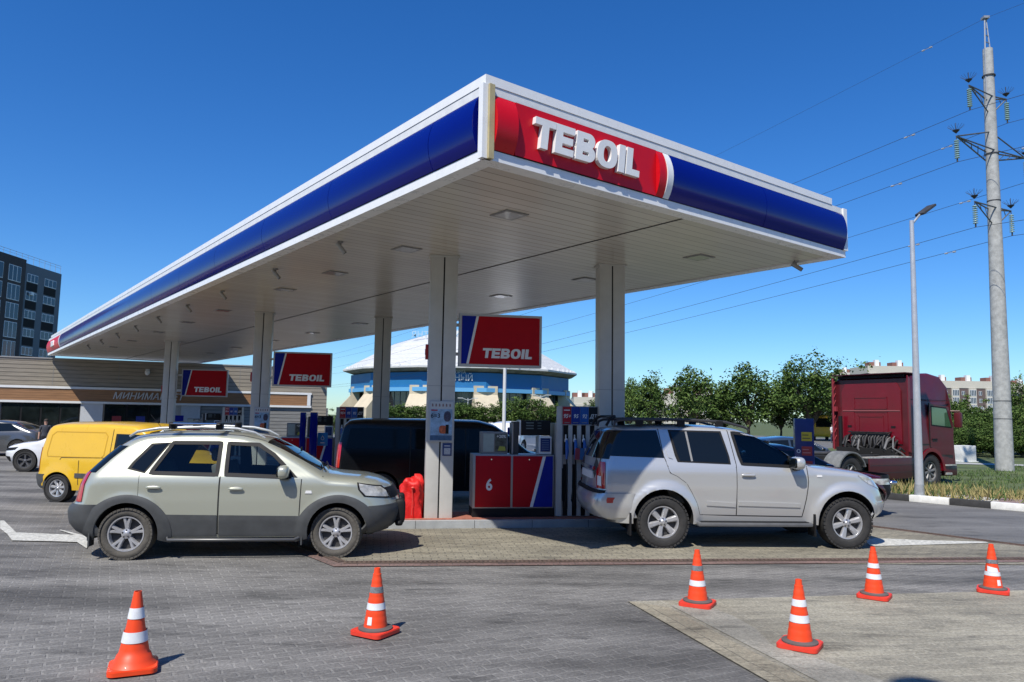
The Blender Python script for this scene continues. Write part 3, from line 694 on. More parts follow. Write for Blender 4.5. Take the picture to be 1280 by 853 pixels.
def build_wheel(name, parent, R_, w, rim_r, spokes, loc, side, steer=0, rimmat=ALLOY, style='single', tyre=RUBBER):
    """side -1: outer face towards -y"""
    mb = MB(); mb.lathe([(0, -w * .1), (rim_r * .93, -w * .1), (rim_r * .93, w * .4), (0, w * .4)], 28, axis='y'); 
    o = mb.build(name, IRON, parent, smooth=40); o.location = loc; o.rotation_euler = (0, 0, steer + (0 if side < 0 else math.pi))
    # outer face is local -y
    prof = []
    hw = w / 2
    for r_, y in [(rim_r, -hw * .78), (rim_r + .012, -hw * .92), (rim_r + .035, -hw * 1.0), (R_ - .055, -hw * 1.02), (R_ - .022, -hw * .95), (R_ - .004, -hw * .80), (R_, -hw * .5), (R_, -hw * .04), (R_ - .008, 0), (R_, hw * .04), (R_, hw * .5), (R_ - .004, hw * .8), (R_ - .022, hw * .95), (R_ - .055, hw), (rim_r + .02, hw), (rim_r, hw * .8)]:
        prof.append((r_, y))
    t = MB().lathe(prof, 56, axis='y')
    # tread blocks on the shoulder
    for k in range(40):
        a = 2 * math.pi * k / 40; c, s_ = math.cos(a), math.sin(a); d = .022
        for yy in (-hw * .93, hw * .93):
            p = Vector((c * (R_ - .012), yy, s_ * (R_ - .012))); tx = Vector((-s_, 0, c)) * d; rd = Vector((c, 0, s_)) * .012; yv = Vector((0, .02, 0))
            vs = [p + sx * tx + sy * rd + sz * yv for sx in (-1, 1) for sy in (-1, 1) for sz in (-1, 1)]
            t.add(vs, [(0, 1, 3, 2), (4, 6, 7, 5), (0, 4, 5, 1), (2, 3, 7, 6), (0, 2, 6, 4), (1, 5, 7, 3)])
    t.build('tyre', tyre, o, smooth=35)
    mb = MB()
    mb.lathe([(rim_r * .985, -hw * .80), (rim_r * 1.0, -hw * .86), (rim_r * .93, -hw * .84), (rim_r * .90, -hw * .60), (rim_r * .88, hw * .5)], 48, axis='y')
    rr = rim_r
    for k in range(spokes):
        a = 2 * math.pi * (k + .25) / spokes
        def sp(da0, da1, w0, w1):
            vs = []
            for r_, dy, ww, da in ((rr * .16, -hw * .60, w0, da0), (rr * .55, -hw * .74, (w0 + w1) / 2, (da0 + da1) / 2), (rr * .93, -hw * .76, w1, da1)):
                ca, sa = math.cos(a + da), math.sin(a + da)
                for s_, yy in ((-1, dy + .02), (-.55, dy), (.55, dy), (1, dy + .02), (1, dy + .05), (-1, dy + .05)):
                    vs.append((ca * r_ - sa * s_ * ww, yy, sa * r_ + ca * s_ * ww))
            fs = []
            for i in range(2):
                for q in range(6): fs.append((i * 6 + q, i * 6 + (q + 1) % 6, (i + 1) * 6 + (q + 1) % 6, (i + 1) * 6 + q))
            fs += [tuple(range(6))[::-1], tuple(range(12, 18))]
            mb.add(vs, fs)
        if style == 'single': sp(0, 0, rr * .13, rr * .20)
        elif style == 'twin': sp(-.05, -.17, rr * .09, rr * .105); sp(.05, .17, rr * .09, rr * .105)
        else: sp(0, 0, rr * .10, rr * .13)
    mb.lathe([(0, -hw * .80), (rr * .10, -hw * .80), (rr * .15, -hw * .72), (rr * .28, -hw * .66), (rr * .28, -hw * .2)], 24, axis='y')
    nb = MB()
    for k in range(5):
        a = 2 * math.pi * k / 5 + .3; nb.lathe([(0, -hw * .74), (.011, -hw * .74), (.011, -hw * .6)], 8, c=(rr * .21 * math.cos(a), 0, rr * .21 * math.sin(a)), axis='y')
    mb.add(nb.v, nb.f, 1); mb.build('rim', [rimmat, IRON], o, smooth=40)
    return o
def mirror(parent, x, y, z, mbody, side, s=1., stalk=True, m2=BLACK):
    o = MB().sup((x, side * (y + .12 * s), z), (.075 * s, .13 * s, .085 * s), 3, 3.2, 18, 12).build('side_mirror', mbody, parent, smooth=60)
    MB().box((x - .03, side * (y - .06), z - .10 * s), (x + .06, side * (y + .09), z - .05 * s), bev=.01).build('mirror_foot', m2, o)
    MB().sup((x - .062 * s, side * (y + .12 * s), z), (.02, .112 * s, .07 * s), 4, 4, 14, 8).build('mirror_glass', GLASS, o, smooth=60)
    return o
def handle(parent, s, x, z, m, side, L=.19):
    w = float(s.W(x, z))
    cup = MB().sup((x, side * (w - .004), z), (L * .42, .012, .036), 2.2, 2.4, 18, 8).build('handle_recess', BLACK if m is CHROME else GREY, parent, smooth=60)
    MB().sup((x, side * (w + .028), z + .004), (L / 2, .014, .019), 3, 3, 16, 8).build('handle', m, parent, smooth=60)
def car_base(name, loc, yaw, label, cat, group=None):
    return thing(name, loc, yaw, label, cat, group)

def outline(B, T, L, Rr): return list(B) + list(Rr)[1:] + list(T)[::-1][1:] + list(L)[::-1][1:-1]
def frame_path(B, T, L, Rr, grow):
    P = outline(B, T, L, Rr); cx = sum(p[0] for p in P) / len(P); cz = sum(p[1] for p in P) / len(P); out = []
    for x, z in P: d = math.hypot(x - cx, z - cz); out.append((x + (x - cx) / d * grow, z + (z - cz) / d * grow))
    return out
def cut(o, mb):
    c = mb.build('cutter', SOOT); par = o.parent; o.parent = None
    md = o.modifiers.new('b', 'BOOLEAN'); md.operation = 'DIFFERENCE'; md.object = c; md.solver = 'EXACT'
    dg = bpy.context.evaluated_depsgraph_get(); me = bpy.data.meshes.new_from_object(o.evaluated_get(dg)); n0 = len(o.data.vertices)
    o.modifiers.clear(); x0 = min(v.co.x for v in o.data.vertices)
    if len(me.vertices) > n0 * .5 and abs(min(v.co.x for v in me.vertices) - x0) < .05: old = o.data; o.data = me; bpy.data.meshes.remove(old)
    else: print('CUT FAILED', len(me.vertices), n0)
    bpy.data.objects.remove(c); o.parent = par
def hollow(o, sh, levels, wins, screen):
    vs = []
    for z, xa, xb, y in levels: vs += [(xa, -y, z), (xb, -y, z), (xb, y, z), (xa, y, z)]
    n = len(levels); fs = [(0, 1, 2, 3), tuple(4 * (n - 1) + k for k in (3, 2, 1, 0))] + [(4 * i + k, 4 * i + (k + 1) % 4, 4 * i + 4 + (k + 1) % 4, 4 * i + 4 + k) for i in range(n - 1) for k in range(4)]
    cut(o, MB().add(vs, fs))
    for P in wins:
        for s_ in (-1, 1): cut(o, MB().prism(P, s_ * .45, s_ * 1.3, 'xz'))
    xa, xb, w = screen; N = 8; up = [(xa + (xb - xa) * k / N) for k in range(N + 1)]
    P = [(x, float(sh.top(x)) + .10) for x in up] + [(x - .06, float(sh.top(x)) - .20) for x in reversed(up)]
    # follow the narrowing of the roof: two slabs, wide low, narrow high
    cut(o, MB().prism(P, -w, w, 'xz'))
    me = o.data; mats_ = [m_ for m_ in me.materials][:2]; idx = [p.material_index for p in me.polygons]
    me.materials.clear()
    for m_ in mats_ + [CABIN]: me.materials.append(m_)
    for p, i in zip(me.polygons, idx):
        c = p.center; i = i if i < 2 else 0
        if c.z > levels[0][0] - .02 and i != 1 and abs(c.y) < float(sh.W(c.x, c.z)) - .025 and c.z < float(sh.top(c.x)) - .045: i = 2
        if abs(c.z - levels[0][0]) < .01 and abs(p.normal.z) > .9: i = 2
        p.material_index = i
    me.shade_smooth(); me.set_sharp_from_angle(angle=R(38))
def interior(t, seats, zs, zb, xd, yo):
    for (a, x) in seats:
        for y in (-yo, yo):
            s_ = MB().box((x - .25, y - .24, zs), (x + .25, y + .24, zs + .16), bev=.05); bk_ = []
            m_ = MB().box((-.06, y - .235, 0), (.07, y + .235, .60), bev=.05); rot = Matrix.Rotation(R(-14), 3, 'Y')
            m_.v = [rot @ (v - Vector((0, y, 0))) + Vector((x - .22, y, zs + .10)) for v in m_.v]; s_.add(m_.v, m_.f)
            so = s_.build('seat', SEATM, t, smooth=50); MB().sup((x - .40, y, zs + .80), (.05, .13, .09), 3, 3, 14, 10).build('headrest', SEATM, so, smooth=60)
    MB().box((xd - .22, -.66, zb - .30), (xd + .15, .66, zb - .02), bev=.05).sup((xd - .18, yo, zb + .0), (.14, .20, .06), 3, 3, 14, 8).build('dashboard', CABIN, t, smooth=50)
    w_ = MB(); ring_ = [(Vector((0, math.cos(a) * .185, math.sin(a) * .185))) for a in np.linspace(0, 2 * math.pi, 25)]
    rot = Matrix.Rotation(R(24), 3, 'Y'); c = Vector((xd - .42, yo, zb - .02)); w_.tube([rot @ v + c for v in ring_], .016, 8, caps=False).tube([rot @ Vector((0, -.18, 0)) + c, rot @ Vector((0, .18, 0)) + c], .016, 6).tube([c, c + Vector((.3, 0, -.12))], .03, 8)
    w_.build('steering_wheel', BLACK, t, smooth=60); MB().box((xd - .05, -.09, zb + .30), (xd - .02 - .02, .09, zb + .36), bev=.01).build('rear_view_mirror', BLACK, t)
# ---------- pale green estate (left foreground)
TUCP = mat('pale_green_metallic', (.44, .45, .365), .32, metal=.4, coat=1)
CLAD = mat('grey_cladding', (.062, .065, .066), .55, var=.15, vscale=5)
def place_car(rear_px, front_px, half):
    a = gz(*rear_px); b = gz(*front_px); d = (b - a); yaw = math.atan2(d.y, d.x); n = Vector((-math.sin(yaw), math.cos(yaw), 0))
    o = a + n * half; return Vector((o.x, o.y, 0)), yaw, d.length
loc, yaw, L = place_car((155, 700.5), (421, 697.5), .86)
t = car_base('estate_car', loc, yaw, 'pale green metallic off-road estate with grey lower cladding, parked left of the first pump', 'car')
WB = 2.64; wR = .328
sh = Shape(rear=[(.28, -.60), (.34, -.72), (.45, -.80), (.60, -.825), (.68, -.81), (.72, -.755), (.95, -.71), (1.08, -.66), (1.30, -.46), (1.45, -.30), (1.53, -.18)],
           roof=[(-.10, 1.575), (.15, 1.615), (.6, 1.645), (1.0, 1.648), (1.35, 1.62), (1.62, 1.56), (1.85, 1.45), (2.15, 1.28), (2.42, 1.12), (2.50, 1.085), (2.62, 1.075), (2.95, 1.05), (3.16, 1.005), (3.30, .94)],
           front=[(.26, 3.12), (.33, 3.34), (.42, 3.44), (.58, 3.485), (.66, 3.48), (.74, 3.44), (.84, 3.40), (.92, 3.34)],
           under=[(-.5, .27), (.4, .27), (2.2, .27), (3.0, .25)],
           base=[(.2, .80), (.30, .84), (.5, .875), (.75, .892), (.95, .885), (1.04, .865), (1.10, .835), (1.30, .755), (1.50, .665), (1.70, .60)],
           Lf=.62, Lr=.40, nf=2.5, nr=3.2, crown=.115, wheels=((0, wR), (WB, wR)), flare=.022, fr=(.42, .56))
b = sh.body('body', TUCP, t, arches=((0, wR + .01), (WB, wR + .01)), R_=.388)
gap = mat('panel_gap', (.015, .015, .015), .8)
TWR = ([(.26, 1.105), (1.055, 1.088)], [(.475, 1.475), (1.055, 1.480)], [(.26, 1.105), (.475, 1.475)], [(1.055, 1.088), (1.055, 1.480)])
TWF = ([(1.20, 1.088), (1.99, 1.06)], [(1.185, 1.478), (1.56, 1.452)], [(1.20, 1.088), (1.185, 1.478)], [(1.99, 1.06), (1.90, 1.205), (1.75, 1.335), (1.56, 1.452)])
hollow(b, sh, [(.50, -.30, 2.10, .66), (1.04, -.35, 2.28, .75), (1.50, .12, 1.62, .58)], [outline(*TWR), outline(*TWF)], (1.68, 2.40, .60))
interior(t, [(.62, 1.34), (.62, .45)], .52, 1.06, 2.08, .36)
for sd_ in (-1, 1):
    # glass with black surround
    fr_ = MB()
    qb, qt, ql, qr = [(.0, 1.16), (.16, 1.115)], [(.22, 1.45), (.40, 1.475)], [(.0, 1.16), (.03, 1.22), (.22, 1.45)], [(.16, 1.115), (.40, 1.475)]
    sh.coons('window_surround', [(-.05, 1.15), (.17, 1.095)], [(.19, 1.475), (.43, 1.49)], [(-.05, 1.15), (.0, 1.235), (.19, 1.475)], [(.17, 1.095), (.43, 1.49)], BLACK, t, off=.004, side=sd_)
    w_ = sh.coons('quarter_window', qb, qt, ql, qr, GLASS, t, off=.007, side=sd_)
    # rear door with window
    arc = [(.47, .33), (.43, .47), (.36, .60), (.22, .72), (.125, .80), (.115, 1.08)]
    dr_ = sh.coons('door', [(.47, .33), (1.105, .33)], [(.115, 1.08), (1.105, 1.055)], arc, [(1.105, .33), (1.105, 1.055)], TUCP, t, off=.0025, side=sd_, nv=20)
    sh.ribbon('door_gap', arc[::-1][:1] + arc[::-1] + [(1.11, .32), (1.112, 1.05)], .012, gap, dr_, off=.0018, side=sd_)
    sh.ribbon('window_frame', frame_path(*TWR, .018), .05, BLACK, dr_, off=.005, side=sd_, close=True)
    sh.coons('window', *TWR, CLEAR, dr_, off=-.004, side=sd_)
    handle(dr_, sh, .31, .915, TUCP, sd_)
    df = sh.coons('door', [(1.125, .33), (2.13, .33)], [(1.125, 1.055), (2.15, 1.03)], [(1.125, .33), (1.125, 1.055)], [(2.13, .33), (2.15, 1.03)], TUCP, t, off=.0025, side=sd_, nv=20)
    sh.ribbon('door_gap', [(1.12, 1.06), (1.12, .32), (2.138, .32), (2.156, 1.03)], .012, gap, df, off=.0018, side=sd_)
    sh.ribbon('window_frame', frame_path(*TWF, .018), .05, BLACK, df, off=.005, side=sd_, close=True)
    sh.coons('window_corner', [(1.96, 1.058), (2.10, 1.05)], [(1.93, 1.16), (1.99, 1.16)], [(1.96, 1.058), (1.93, 1.16)], [(2.10, 1.05), (1.99, 1.16)], BLACK, df, off=.006, side=sd_, nu=6, nv=5)
    sh.coons('window', *TWF, CLEAR, df, off=-.004, side=sd_)
    handle(df, sh, 1.33, .90, TUCP, sd_)
    # grey cladding
    def clad(P, name='side_cladding', off=.012, par=t): return sh.coons(name, *P, CLAD, par, off=off, side=sd_)
    clad(([(.40, .29), (1.10, .29)], [(.40, .575), (1.10, .565)], [(.40, .29), (.40, .575)], [(1.10, .29), (1.10, .565)]))
    clad(([(1.13, .29), (2.20, .29)], [(1.13, .565), (2.20, .55)], [(1.13, .29), (1.13, .565)], [(2.20, .29), (2.20, .55)]))
    for wx, ex in ((0, 0), (WB, 1)):
        a0, a1 = (R(-12), R(192))
        inn = [(wx + .391 * math.cos(a), wR + .01 + .391 * math.sin(a)) for a in np.linspace(a1, a0, 30)]
        ro = .53
        out = [(wx + (ro + .02 * abs(math.cos(a))) * math.cos(a), wR - .01 + (ro - .025) * math.sin(a)) for a in np.linspace(a1, a0, 30)]
        sh.coons('arch_trim', inn, out, [inn[0], out[0]], [inn[-1], out[-1]], CLAD, t, off=.018, side=sd_, nu=40, nv=6)
    # sill rail
    MB().tube([(.48, sd_ * .80, .30), (.52, sd_ * .90, .255), (2.1, sd_ * .90, .245), (2.18, sd_ * .82, .28)], .022, 10).build('sill_rail', mat('rail_dark', (.10, .10, .10), .35, metal=.4), t, smooth=60)
    # lamps
    sh.coons('headlight', [(2.98, .80), (3.32, .76)], [(2.88, .985), (3.20, .93)], [(2.98, .80), (2.90, .89), (2.88, .985)], [(3.32, .76), (3.28, .86), (3.20, .93)], BLACK, t, off=.004, side=sd_)
    sh.coons('headlight', [(3.00, .815), (3.30, .78)], [(2.905, .968), (3.185, .915)], [(3.00, .815), (2.925, .89), (2.905, .968)], [(3.30, .78), (3.26, .86), (3.185, .915)], LAMPCL, t, off=.009, side=sd_)
    sh.coons('tail_light', [(-.70, .72), (-.56, .735)], [(-.60, 1.09), (-.50, 1.10)], [(-.70, .72), (-.68, .95), (-.60, 1.09)], [(-.56, .735), (-.545, .95), (-.50, 1.10)], LAMPRED, t, off=.012, side=sd_)
    sh.coons('side_repeater', [(2.21, .845), (2.30, .845)], [(2.22, .88), (2.29, .88)], [(2.21, .845), (2.22, .88)], [(2.30, .845), (2.29, .88)], PLATE, t, off=.009, side=sd_, nu=6, nv=4)
    mirror(t, 1.93, .84, 1.13, TUCP, sd_, 1.0)
    sh.coons('bumper_corner', [(3.045, .30), (3.30, .33)], [(3.16, .665), (3.36, .67)], [(3.045, .30), (3.065, .45), (3.12, .58), (3.16, .665)], [(3.30, .33), (3.35, .48), (3.36, .67)], CLAD, t, off=.018, side=sd_)
    # mud flap
    for wx in (-.44, WB - .455): MB().box((wx - .01, sd_ * .70, .17), (wx + .01, sd_ * .87, .40), bev=.004).build('mud_flap', CLAD, t)
# bumpers
bz = lambda t_: .36 + .0 * t_
sh.band('front_bumper', -.84, .84, .30, lambda q: .70 - .03 * min(1, abs(q)), CLAD, t, off=.018, end=1, bulge=.012)
sh.band('rear_bumper', -1.0, 1.0, .30, .70, CLAD, t, off=.02, end=-1, bulge=.012)
sh.band('grille', -.42, .42, .76, .90, BLACK, t, off=.008, end=1)
sh.band('number_plate', -.22, .22, .47, .58, PLATE, t, off=.034, end=1)
sh.band('tailgate_window', -.80, .80, 1.10, 1.44, GLASS, t, off=.006, end=-1)
# nudge bar ends seen at the bumper corner
for y_ in (-.42, .42): MB().sup((3.47, y_, .56), (.075, .07, .17), 4, 4, 16, 12).build('bumper_guard', BLACK, t, smooth=60)
MB().sup((3.46, 0, .40), (.06, .55, .05), 4, 4, 20, 10).build('skid_plate', BLACK, t, smooth=60)
sh.screen('windscreen', 1.64, 2.44, CLEAR, t, inset=.09, off=-.002)
sh.ribbon('wiper', [(2.42, 1.06), (2.43, 1.06)], .01, BLACK, t)
MB().tube([(2.42, -.55, 1.14), (2.33, .05, 1.19)], .010, 6).tube([(2.44, .0, 1.13), (2.35, .55, 1.18)], .010, 6).build('wiper', BLACK, t)
# roof rails and cross bars with black feet
for sd_ in (-1, 1):
    y_ = .60 * sd_
    MB().tube([(-.12, y_ * .98, 1.56), (-.02, y_, 1.625), (.25, y_, 1.672), (.8, y_, 1.695), (1.25, y_, 1.68), (1.48, y_, 1.63), (1.62, y_, 1.56)], [.014, .02, .02, .02, .02, .018, .012], 10).build('roof_rail', STEEL, t, smooth=60)
for x_ in (.42, 1.02):
    cb = MB().box((x_ - .028, -.70, 1.735), (x_ + .028, .70, 1.762), bev=.008).build('cross_bar', mat('black_bar', (.03, .03, .03), .4), t, smooth=40)
    for y_ in (-.60, .60): MB().box((x_ - .045, y_ - .05, 1.665), (x_ + .045, y_ + .05, 1.74), bev=.012).build('bar_foot', BLACK, cb)
MB().box((.40, -.70, 1.73), (1.04, -.66, 1.752), bev=.01).build('rack_tube', CHROME, t)
MB().tube([(.10, .2, 1.60), (-.12, .2, 1.85)], .004, 6).build('aerial', BLACK, t)
for (wx, st) in ((0, 0), (WB, R(-9))):
    for sd_ in (-1, 1): build_wheel('wheel', t, wR, .225, .222, 5, (wx, sd_ * .765, wR), sd_, st, style='twin', tyre=mat('dusty_tyre', (.085, .078, .066), .9, var=.3, vscale=9, bump=.3))
# interior hints: seat backs and wheel behind the glass are hidden by the tint

# ---------- silver large SUV (right)
loc, yaw, L = place_car((829, 686), (1060, 687), .90)
t2 = car_base('large_suv', loc, yaw, 'big silver seven seat SUV with black roof rails, right of the numbered pump', 'car')
PATP = mat('silver_metallic', (.54, .54, .525), .32, metal=.45, coat=1)
WB = 2.83; wR = .385
sp_ = Shape(rear=[(.36, -.80), (.42, -.96), (.55, -1.03), (.70, -1.045), (.78, -1.02), (.84, -.99), (1.25, -.965), (1.32, -.945), (1.55, -.87), (1.72, -.79)],
            roof=[(-.68, 1.775), (-.5, 1.805), (-.1, 1.83), (.5, 1.835), (.95, 1.82), (1.25, 1.785), (1.5, 1.70), (1.85, 1.51), (2.15, 1.335), (2.32, 1.255), (2.45, 1.235), (2.8, 1.205), (3.15, 1.16), (3.38, 1.09)],
            front=[(.32, 3.18), (.40, 3.45), (.52, 3.60), (.66, 3.65), (.78, 3.63), (.90, 3.58), (1.02, 3.50)],
            under=[(-.6, .36), (.4, .36), (2.3, .36), (3.1, .32)],
            base=[(.25, .82), (.36, .86), (.6, .90), (.9, .925), (1.10, .915), (1.20, .895), (1.30, .86), (1.55, .785), (1.80, .70), (1.95, .65)],
            Lf=.62, Lr=.26, nf=2.7, nr=3.6, crown=.095, wheels=((0, wR), (WB, wR)), flare=.055, fr=(.45, .62))
PWF = ([(1.235, 1.255), (1.97, 1.228)], [(1.13, 1.708), (1.49, 1.662)], [(1.235, 1.255), (1.20, 1.38), (1.13, 1.708)], [(1.97, 1.228), (1.965, 1.39), (1.75, 1.55), (1.49, 1.662)])
b2 = sp_.body('body', PATP, t2, arches=((0, wR + .03), (WB, wR + .03)), R_=.455, yin=.52)
hollow(b2, sp_, [(.62, .1, 2.0, .70), (1.22, .0, 2.12, .80), (1.70, .2, 1.42, .66)], [outline(*PWF)], (1.46, 2.22, .66))
interior(t2, [(.55, 1.36), (.55, .45)], .62, 1.22, 2.02, .40)
for sd_ in (-1, 1):
    sp_.quad('window', [(-.80, 1.345), (.03, 1.325), (-.05, 1.735), (-.78, 1.72)], GLASS, t2, off=.005, side=sd_)
    arc = [(.56, .50), (.52, .66), (.44, .82), (.36, .96), (.22, 1.06), (.11, 1.11), (.06, 1.27)]
    dr_ = sp_.coons('door', [(.56, .50), (1.112, .495)], [(.06, 1.27), (1.125, 1.245)], arc, [(1.112, .495), (1.125, 1.245)], PATP, t2, off=.0025, side=sd_, nv=20)
    sp_.ribbon('door_gap', [(-.03, 1.76), (.03, 1.35)] + arc[::-1] + [(1.115, .485), (1.13, 1.25), (1.05, 1.775)], .012, gap, dr_, off=.0018, side=sd_)
    sp_.coons('window_frame', [(.235, 1.265), (1.05, 1.24)], [(.125, 1.745), (.95, 1.735)], [(.235, 1.265), (.20, 1.36), (.125, 1.745)], [(1.05, 1.24), (1.04, 1.36), (.95, 1.735)], WHITE if 0 else BLACK, dr_, off=.0045, side=sd_)
    sp_.coons('window', [(.27, 1.285), (1.02, 1.26)], [(.16, 1.72), (.92, 1.71)], [(.27, 1.285), (.235, 1.40), (.16, 1.72)], [(1.02, 1.26), (1.01, 1.38), (.92, 1.71)], GLASS, dr_, off=.0075, side=sd_)
    sp_.ribbon('window_post', [(.455, 1.28), (.40, 1.72)], .03, GREY, dr_, off=.010, side=sd_)
    sp_.quad('handle', [(.10, 1.33), (.16, 1.31), (.14, 1.43), (.06, 1.45)], PATP, dr_, off=.012, side=sd_, nu=6, nv=6)
    df = sp_.coons('door', [(1.13, .495), (2.13, .485)], [(1.142, 1.245), (2.21, 1.215)], [(1.13, .495), (1.142, 1.245)], [(2.13, .485), (2.19, .75), (2.225, 1.0), (2.21, 1.215)], PATP, t2, off=.0025, side=sd_, nv=20)
    sp_.ribbon('door_gap', [(1.122, 1.2), (1.122, .485), (2.137, .475), (2.20, .75), (2.235, 1.0), (2.22, 1.23)], .012, gap, df, off=.0018, side=sd_)
    sp_.ribbon('window_frame', frame_path(*PWF, .014), .045, BLACK, df, off=.005, side=sd_, close=True)
    sp_.coons('window_corner', [(1.96, 1.228), (2.10, 1.215)], [(1.955, 1.385), (2.02, 1.36)], [(1.96, 1.228), (1.955, 1.385)], [(2.10, 1.215), (2.02, 1.36)], BLACK, df, off=.006, side=sd_, nu=6, nv=5)
    sp_.coons('window', *PWF, CLEAR2, df, off=-.004, side=sd_)
    handle(df, sp_, 1.30, 1.085, PATP, sd_, .22)
    for d_, a_, b_ in ((dr_, .66, 1.10), (df, 1.145, 2.10)):
        sp_.quad('door_moulding', [(a_, .635), (b_, .615), (b_, .675), (a_, .70)], PATP, d_, off=.016, side=sd_, nv=4)
    # side step
    MB().box((.50, sd_ * .80, .335), (2.26, sd_ * 1.0, .40), bev=.03).build('side_step', mat('step_plastic', (.11, .112, .115), .5, var=.15), t2, smooth=40)
    MB().box((.55, sd_ * .86, .398), (2.2, sd_ * .985, .406)).build('step_tread', BLACK, t2)
    sp_.coons('headlight', [(3.20, .97), (3.50, .86)], [(3.02, 1.10), (3.30, 1.06)], [(3.20, .97), (3.10, 1.03), (3.02, 1.10)], [(3.50, .86), (3.46, .96), (3.30, 1.06)], LAMPCL, t2, off=.006, side=sd_)
    sp_.coons('tail_light', [(-.955, .86), (-.865, .86)], [(-.915, 1.25), (-.855, 1.25)], [(-.955, .86), (-.95, 1.10), (-.915, 1.25)], [(-.865, .86), (-.86, 1.05), (-.855, 1.25)], LAMPRED, t2, off=.014, side=sd_)
    sp_.coons('reversing_light', [(-.945, .90), (-.905, .90)], [(-.94, 1.04), (-.905, 1.04)], [(-.945, .90), (-.94, 1.04)], [(-.905, .90), (-.905, 1.04)], PLATE, t2, off=.02, side=sd_, nu=6, nv=6)
    sp_.coons('side_repeater', [(2.37, 1.07), (2.45, 1.07)], [(2.375, 1.10), (2.445, 1.10)], [(2.37, 1.07), (2.375, 1.10)], [(2.45, 1.07), (2.445, 1.10)], PLATE, t2, off=.009, side=sd_, nu=6, nv=4)
    mirror(t2, 2.03, .87, 1.28, PATP, sd_, 1.12)
    for wx, wz in ((-.50, .26), (WB - .52, .26)): MB().box((wx - .012, sd_ * .72, .19), (wx + .012, sd_ * .95, .52), bev=.004).build('mud_flap', BLACK, t2)
    y_ = .66 * sd_
    rl = MB().tube([(-.70, y_, 1.77), (-.68, y_, 1.85), (-.60, y_, 1.885), (.4, y_, 1.905), (1.05, y_, 1.875), (1.35, y_, 1.80), (1.42, y_, 1.76)], [.018, .024, .024, .022, .022, .02, .012], 10).build('roof_rail', mat('rail_black', (.035, .035, .038), .45), t2, smooth=60)
    for x_ in (-.30, .35, .95): MB().box((x_ - .06, y_ - .022, 1.80), (x_ + .06, y_ + .022, 1.895), bev=.01).build('rail_foot', BLACK, rl)
# roof rack hoop at the back
MB().tube([(-.80, -.60, 1.79), (-.74, -.60, 1.90), (-.66, -.55, 1.935), (-.66, .55, 1.935), (-.74, .60, 1.90), (-.80, .60, 1.79)], .022, 10).build('rear_hoop', BLACK, t2, smooth=60)
MB().box((-.55, -.58, 1.90), (.62, .58, 1.925), bev=.01).build('roof_rack', mat('rail_black', (.035, .035, .038), .45), t2)
sp_.band('rear_bumper', -1.36, 1.36, .44, .80, PATP, t2, off=.03, end=-1, bulge=.015)
sp_.band('bumper_step', -.75, .75, .80, .84, BLACK, t2, off=.05, end=-1)
sp_.band('front_bumper', -.78, .78, .36, .70, PATP, t2, off=.02, end=1, bulge=.012)
sp_.band('grille', -.35, .35, .78, 1.0, BLACK, t2, off=.012, end=1)
sp_.band('tailgate_window', -.86, .86, 1.30, 1.70, GLASS, t2, off=.008, end=-1)
sp_.band('number_plate', -.18, .18, .98, 1.09, PLATE, t2, off=.02, end=-1)
sp_.band('tailgate_trim', -.34, .34, 1.12, 1.17, CHROME, t2, off=.02, end=-1)
sp_.band('rear_reflector', -1.02, -.94, .66, .74, LAMPRED, t2, off=.045, end=-1, nt=5)
sp_.screen('windscreen', 1.42, 2.26, CLEAR, t2, inset=.09, off=-.002)
for wx in (0, WB):
    for sd_ in (-1, 1): build_wheel('wheel', t2, wR, .255, .235, 6, (wx, sd_ * .80, wR), sd_, 0, style='single')

# ---------- generic cars in the background from compact data
def simple_car(name, loc, yaw, label, cat, shape, paint, WB, wR, windows, WBz=0, low=False, doors=(), rimmat=ALLOY, scr=None, extra=None, archR=.36, glass=GLASS, wy=.74, bumpm=None, spokes=7, rw=None):
    t = thing(name, (loc[0], loc[1], 0), yaw, label, cat)
    shape.body('body', paint, t, arches=((0, wR), (WB, wR)), R_=archR, nx=90, nz=16)
    for sd_ in (-1, 1):
        for P in windows: shape.quad('window', P, glass, t, off=.006, side=sd_, nu=14, nv=8)
        for P in doors: shape.ribbon('door_gap', P, .014, gap, t, off=.003, side=sd_)
        mirror(t, scr[1] - .35, float(shape.plan(scr[1] - .35, 1.0)) - .02, float(shape.bot(0)) * 0 + windows[-1][0][1] + .06, paint, sd_, .85)
    if scr: shape.screen('windscreen', scr[0], scr[1], glass, t, inset=.09)
    if rw: shape.screen('rear_window', rw[0], rw[1], glass, t, inset=.12)
    for wx in (0, WB):
        for sd_ in (-1, 1): build_wheel('wheel', t, wR, .205, wR * .62, spokes, (wx, sd_ * wy, wR), sd_, 0, rimmat, 'single' if spokes < 9 else 'thin')
    return t
# yellow delivery van
YEL = mat('post_yellow', (.70, .42, .012), .32, coat=.8, var=.03)
kv = Shape(rear=[(.28, -.50), (.36, -.60), (.60, -.64), (.68, -.60), (1.2, -.58), (1.55, -.52), (1.70, -.46)],
           roof=[(-.36, 1.775), (-.1, 1.81), (.9, 1.83), (1.7, 1.80), (1.95, 1.72), (2.2, 1.52), (2.5, 1.24), (2.62, 1.12), (2.9, 1.05), (3.2, .95), (3.32, .85)],
           front=[(.28, 3.05), (.40, 3.34), (.55, 3.42), (.70, 3.40), (.80, 3.36)],
           under=[(-.3, .28), (3.0, .26)], base=[(.2, .78), (.5, .825), (.9, .835), (1.1, .82), (1.7, .73), (1.9, .70)], Lf=.6, Lr=.25, nf=2.5, nr=4.5, crown=.14, wheels=((0, .31), (2.7, .31)), flare=.03, fr=(.38, .54))
a = gz(69, 628); yv = R(-11); kvl = a + Vector((-math.sin(yv), math.cos(yv), 0)) * .84
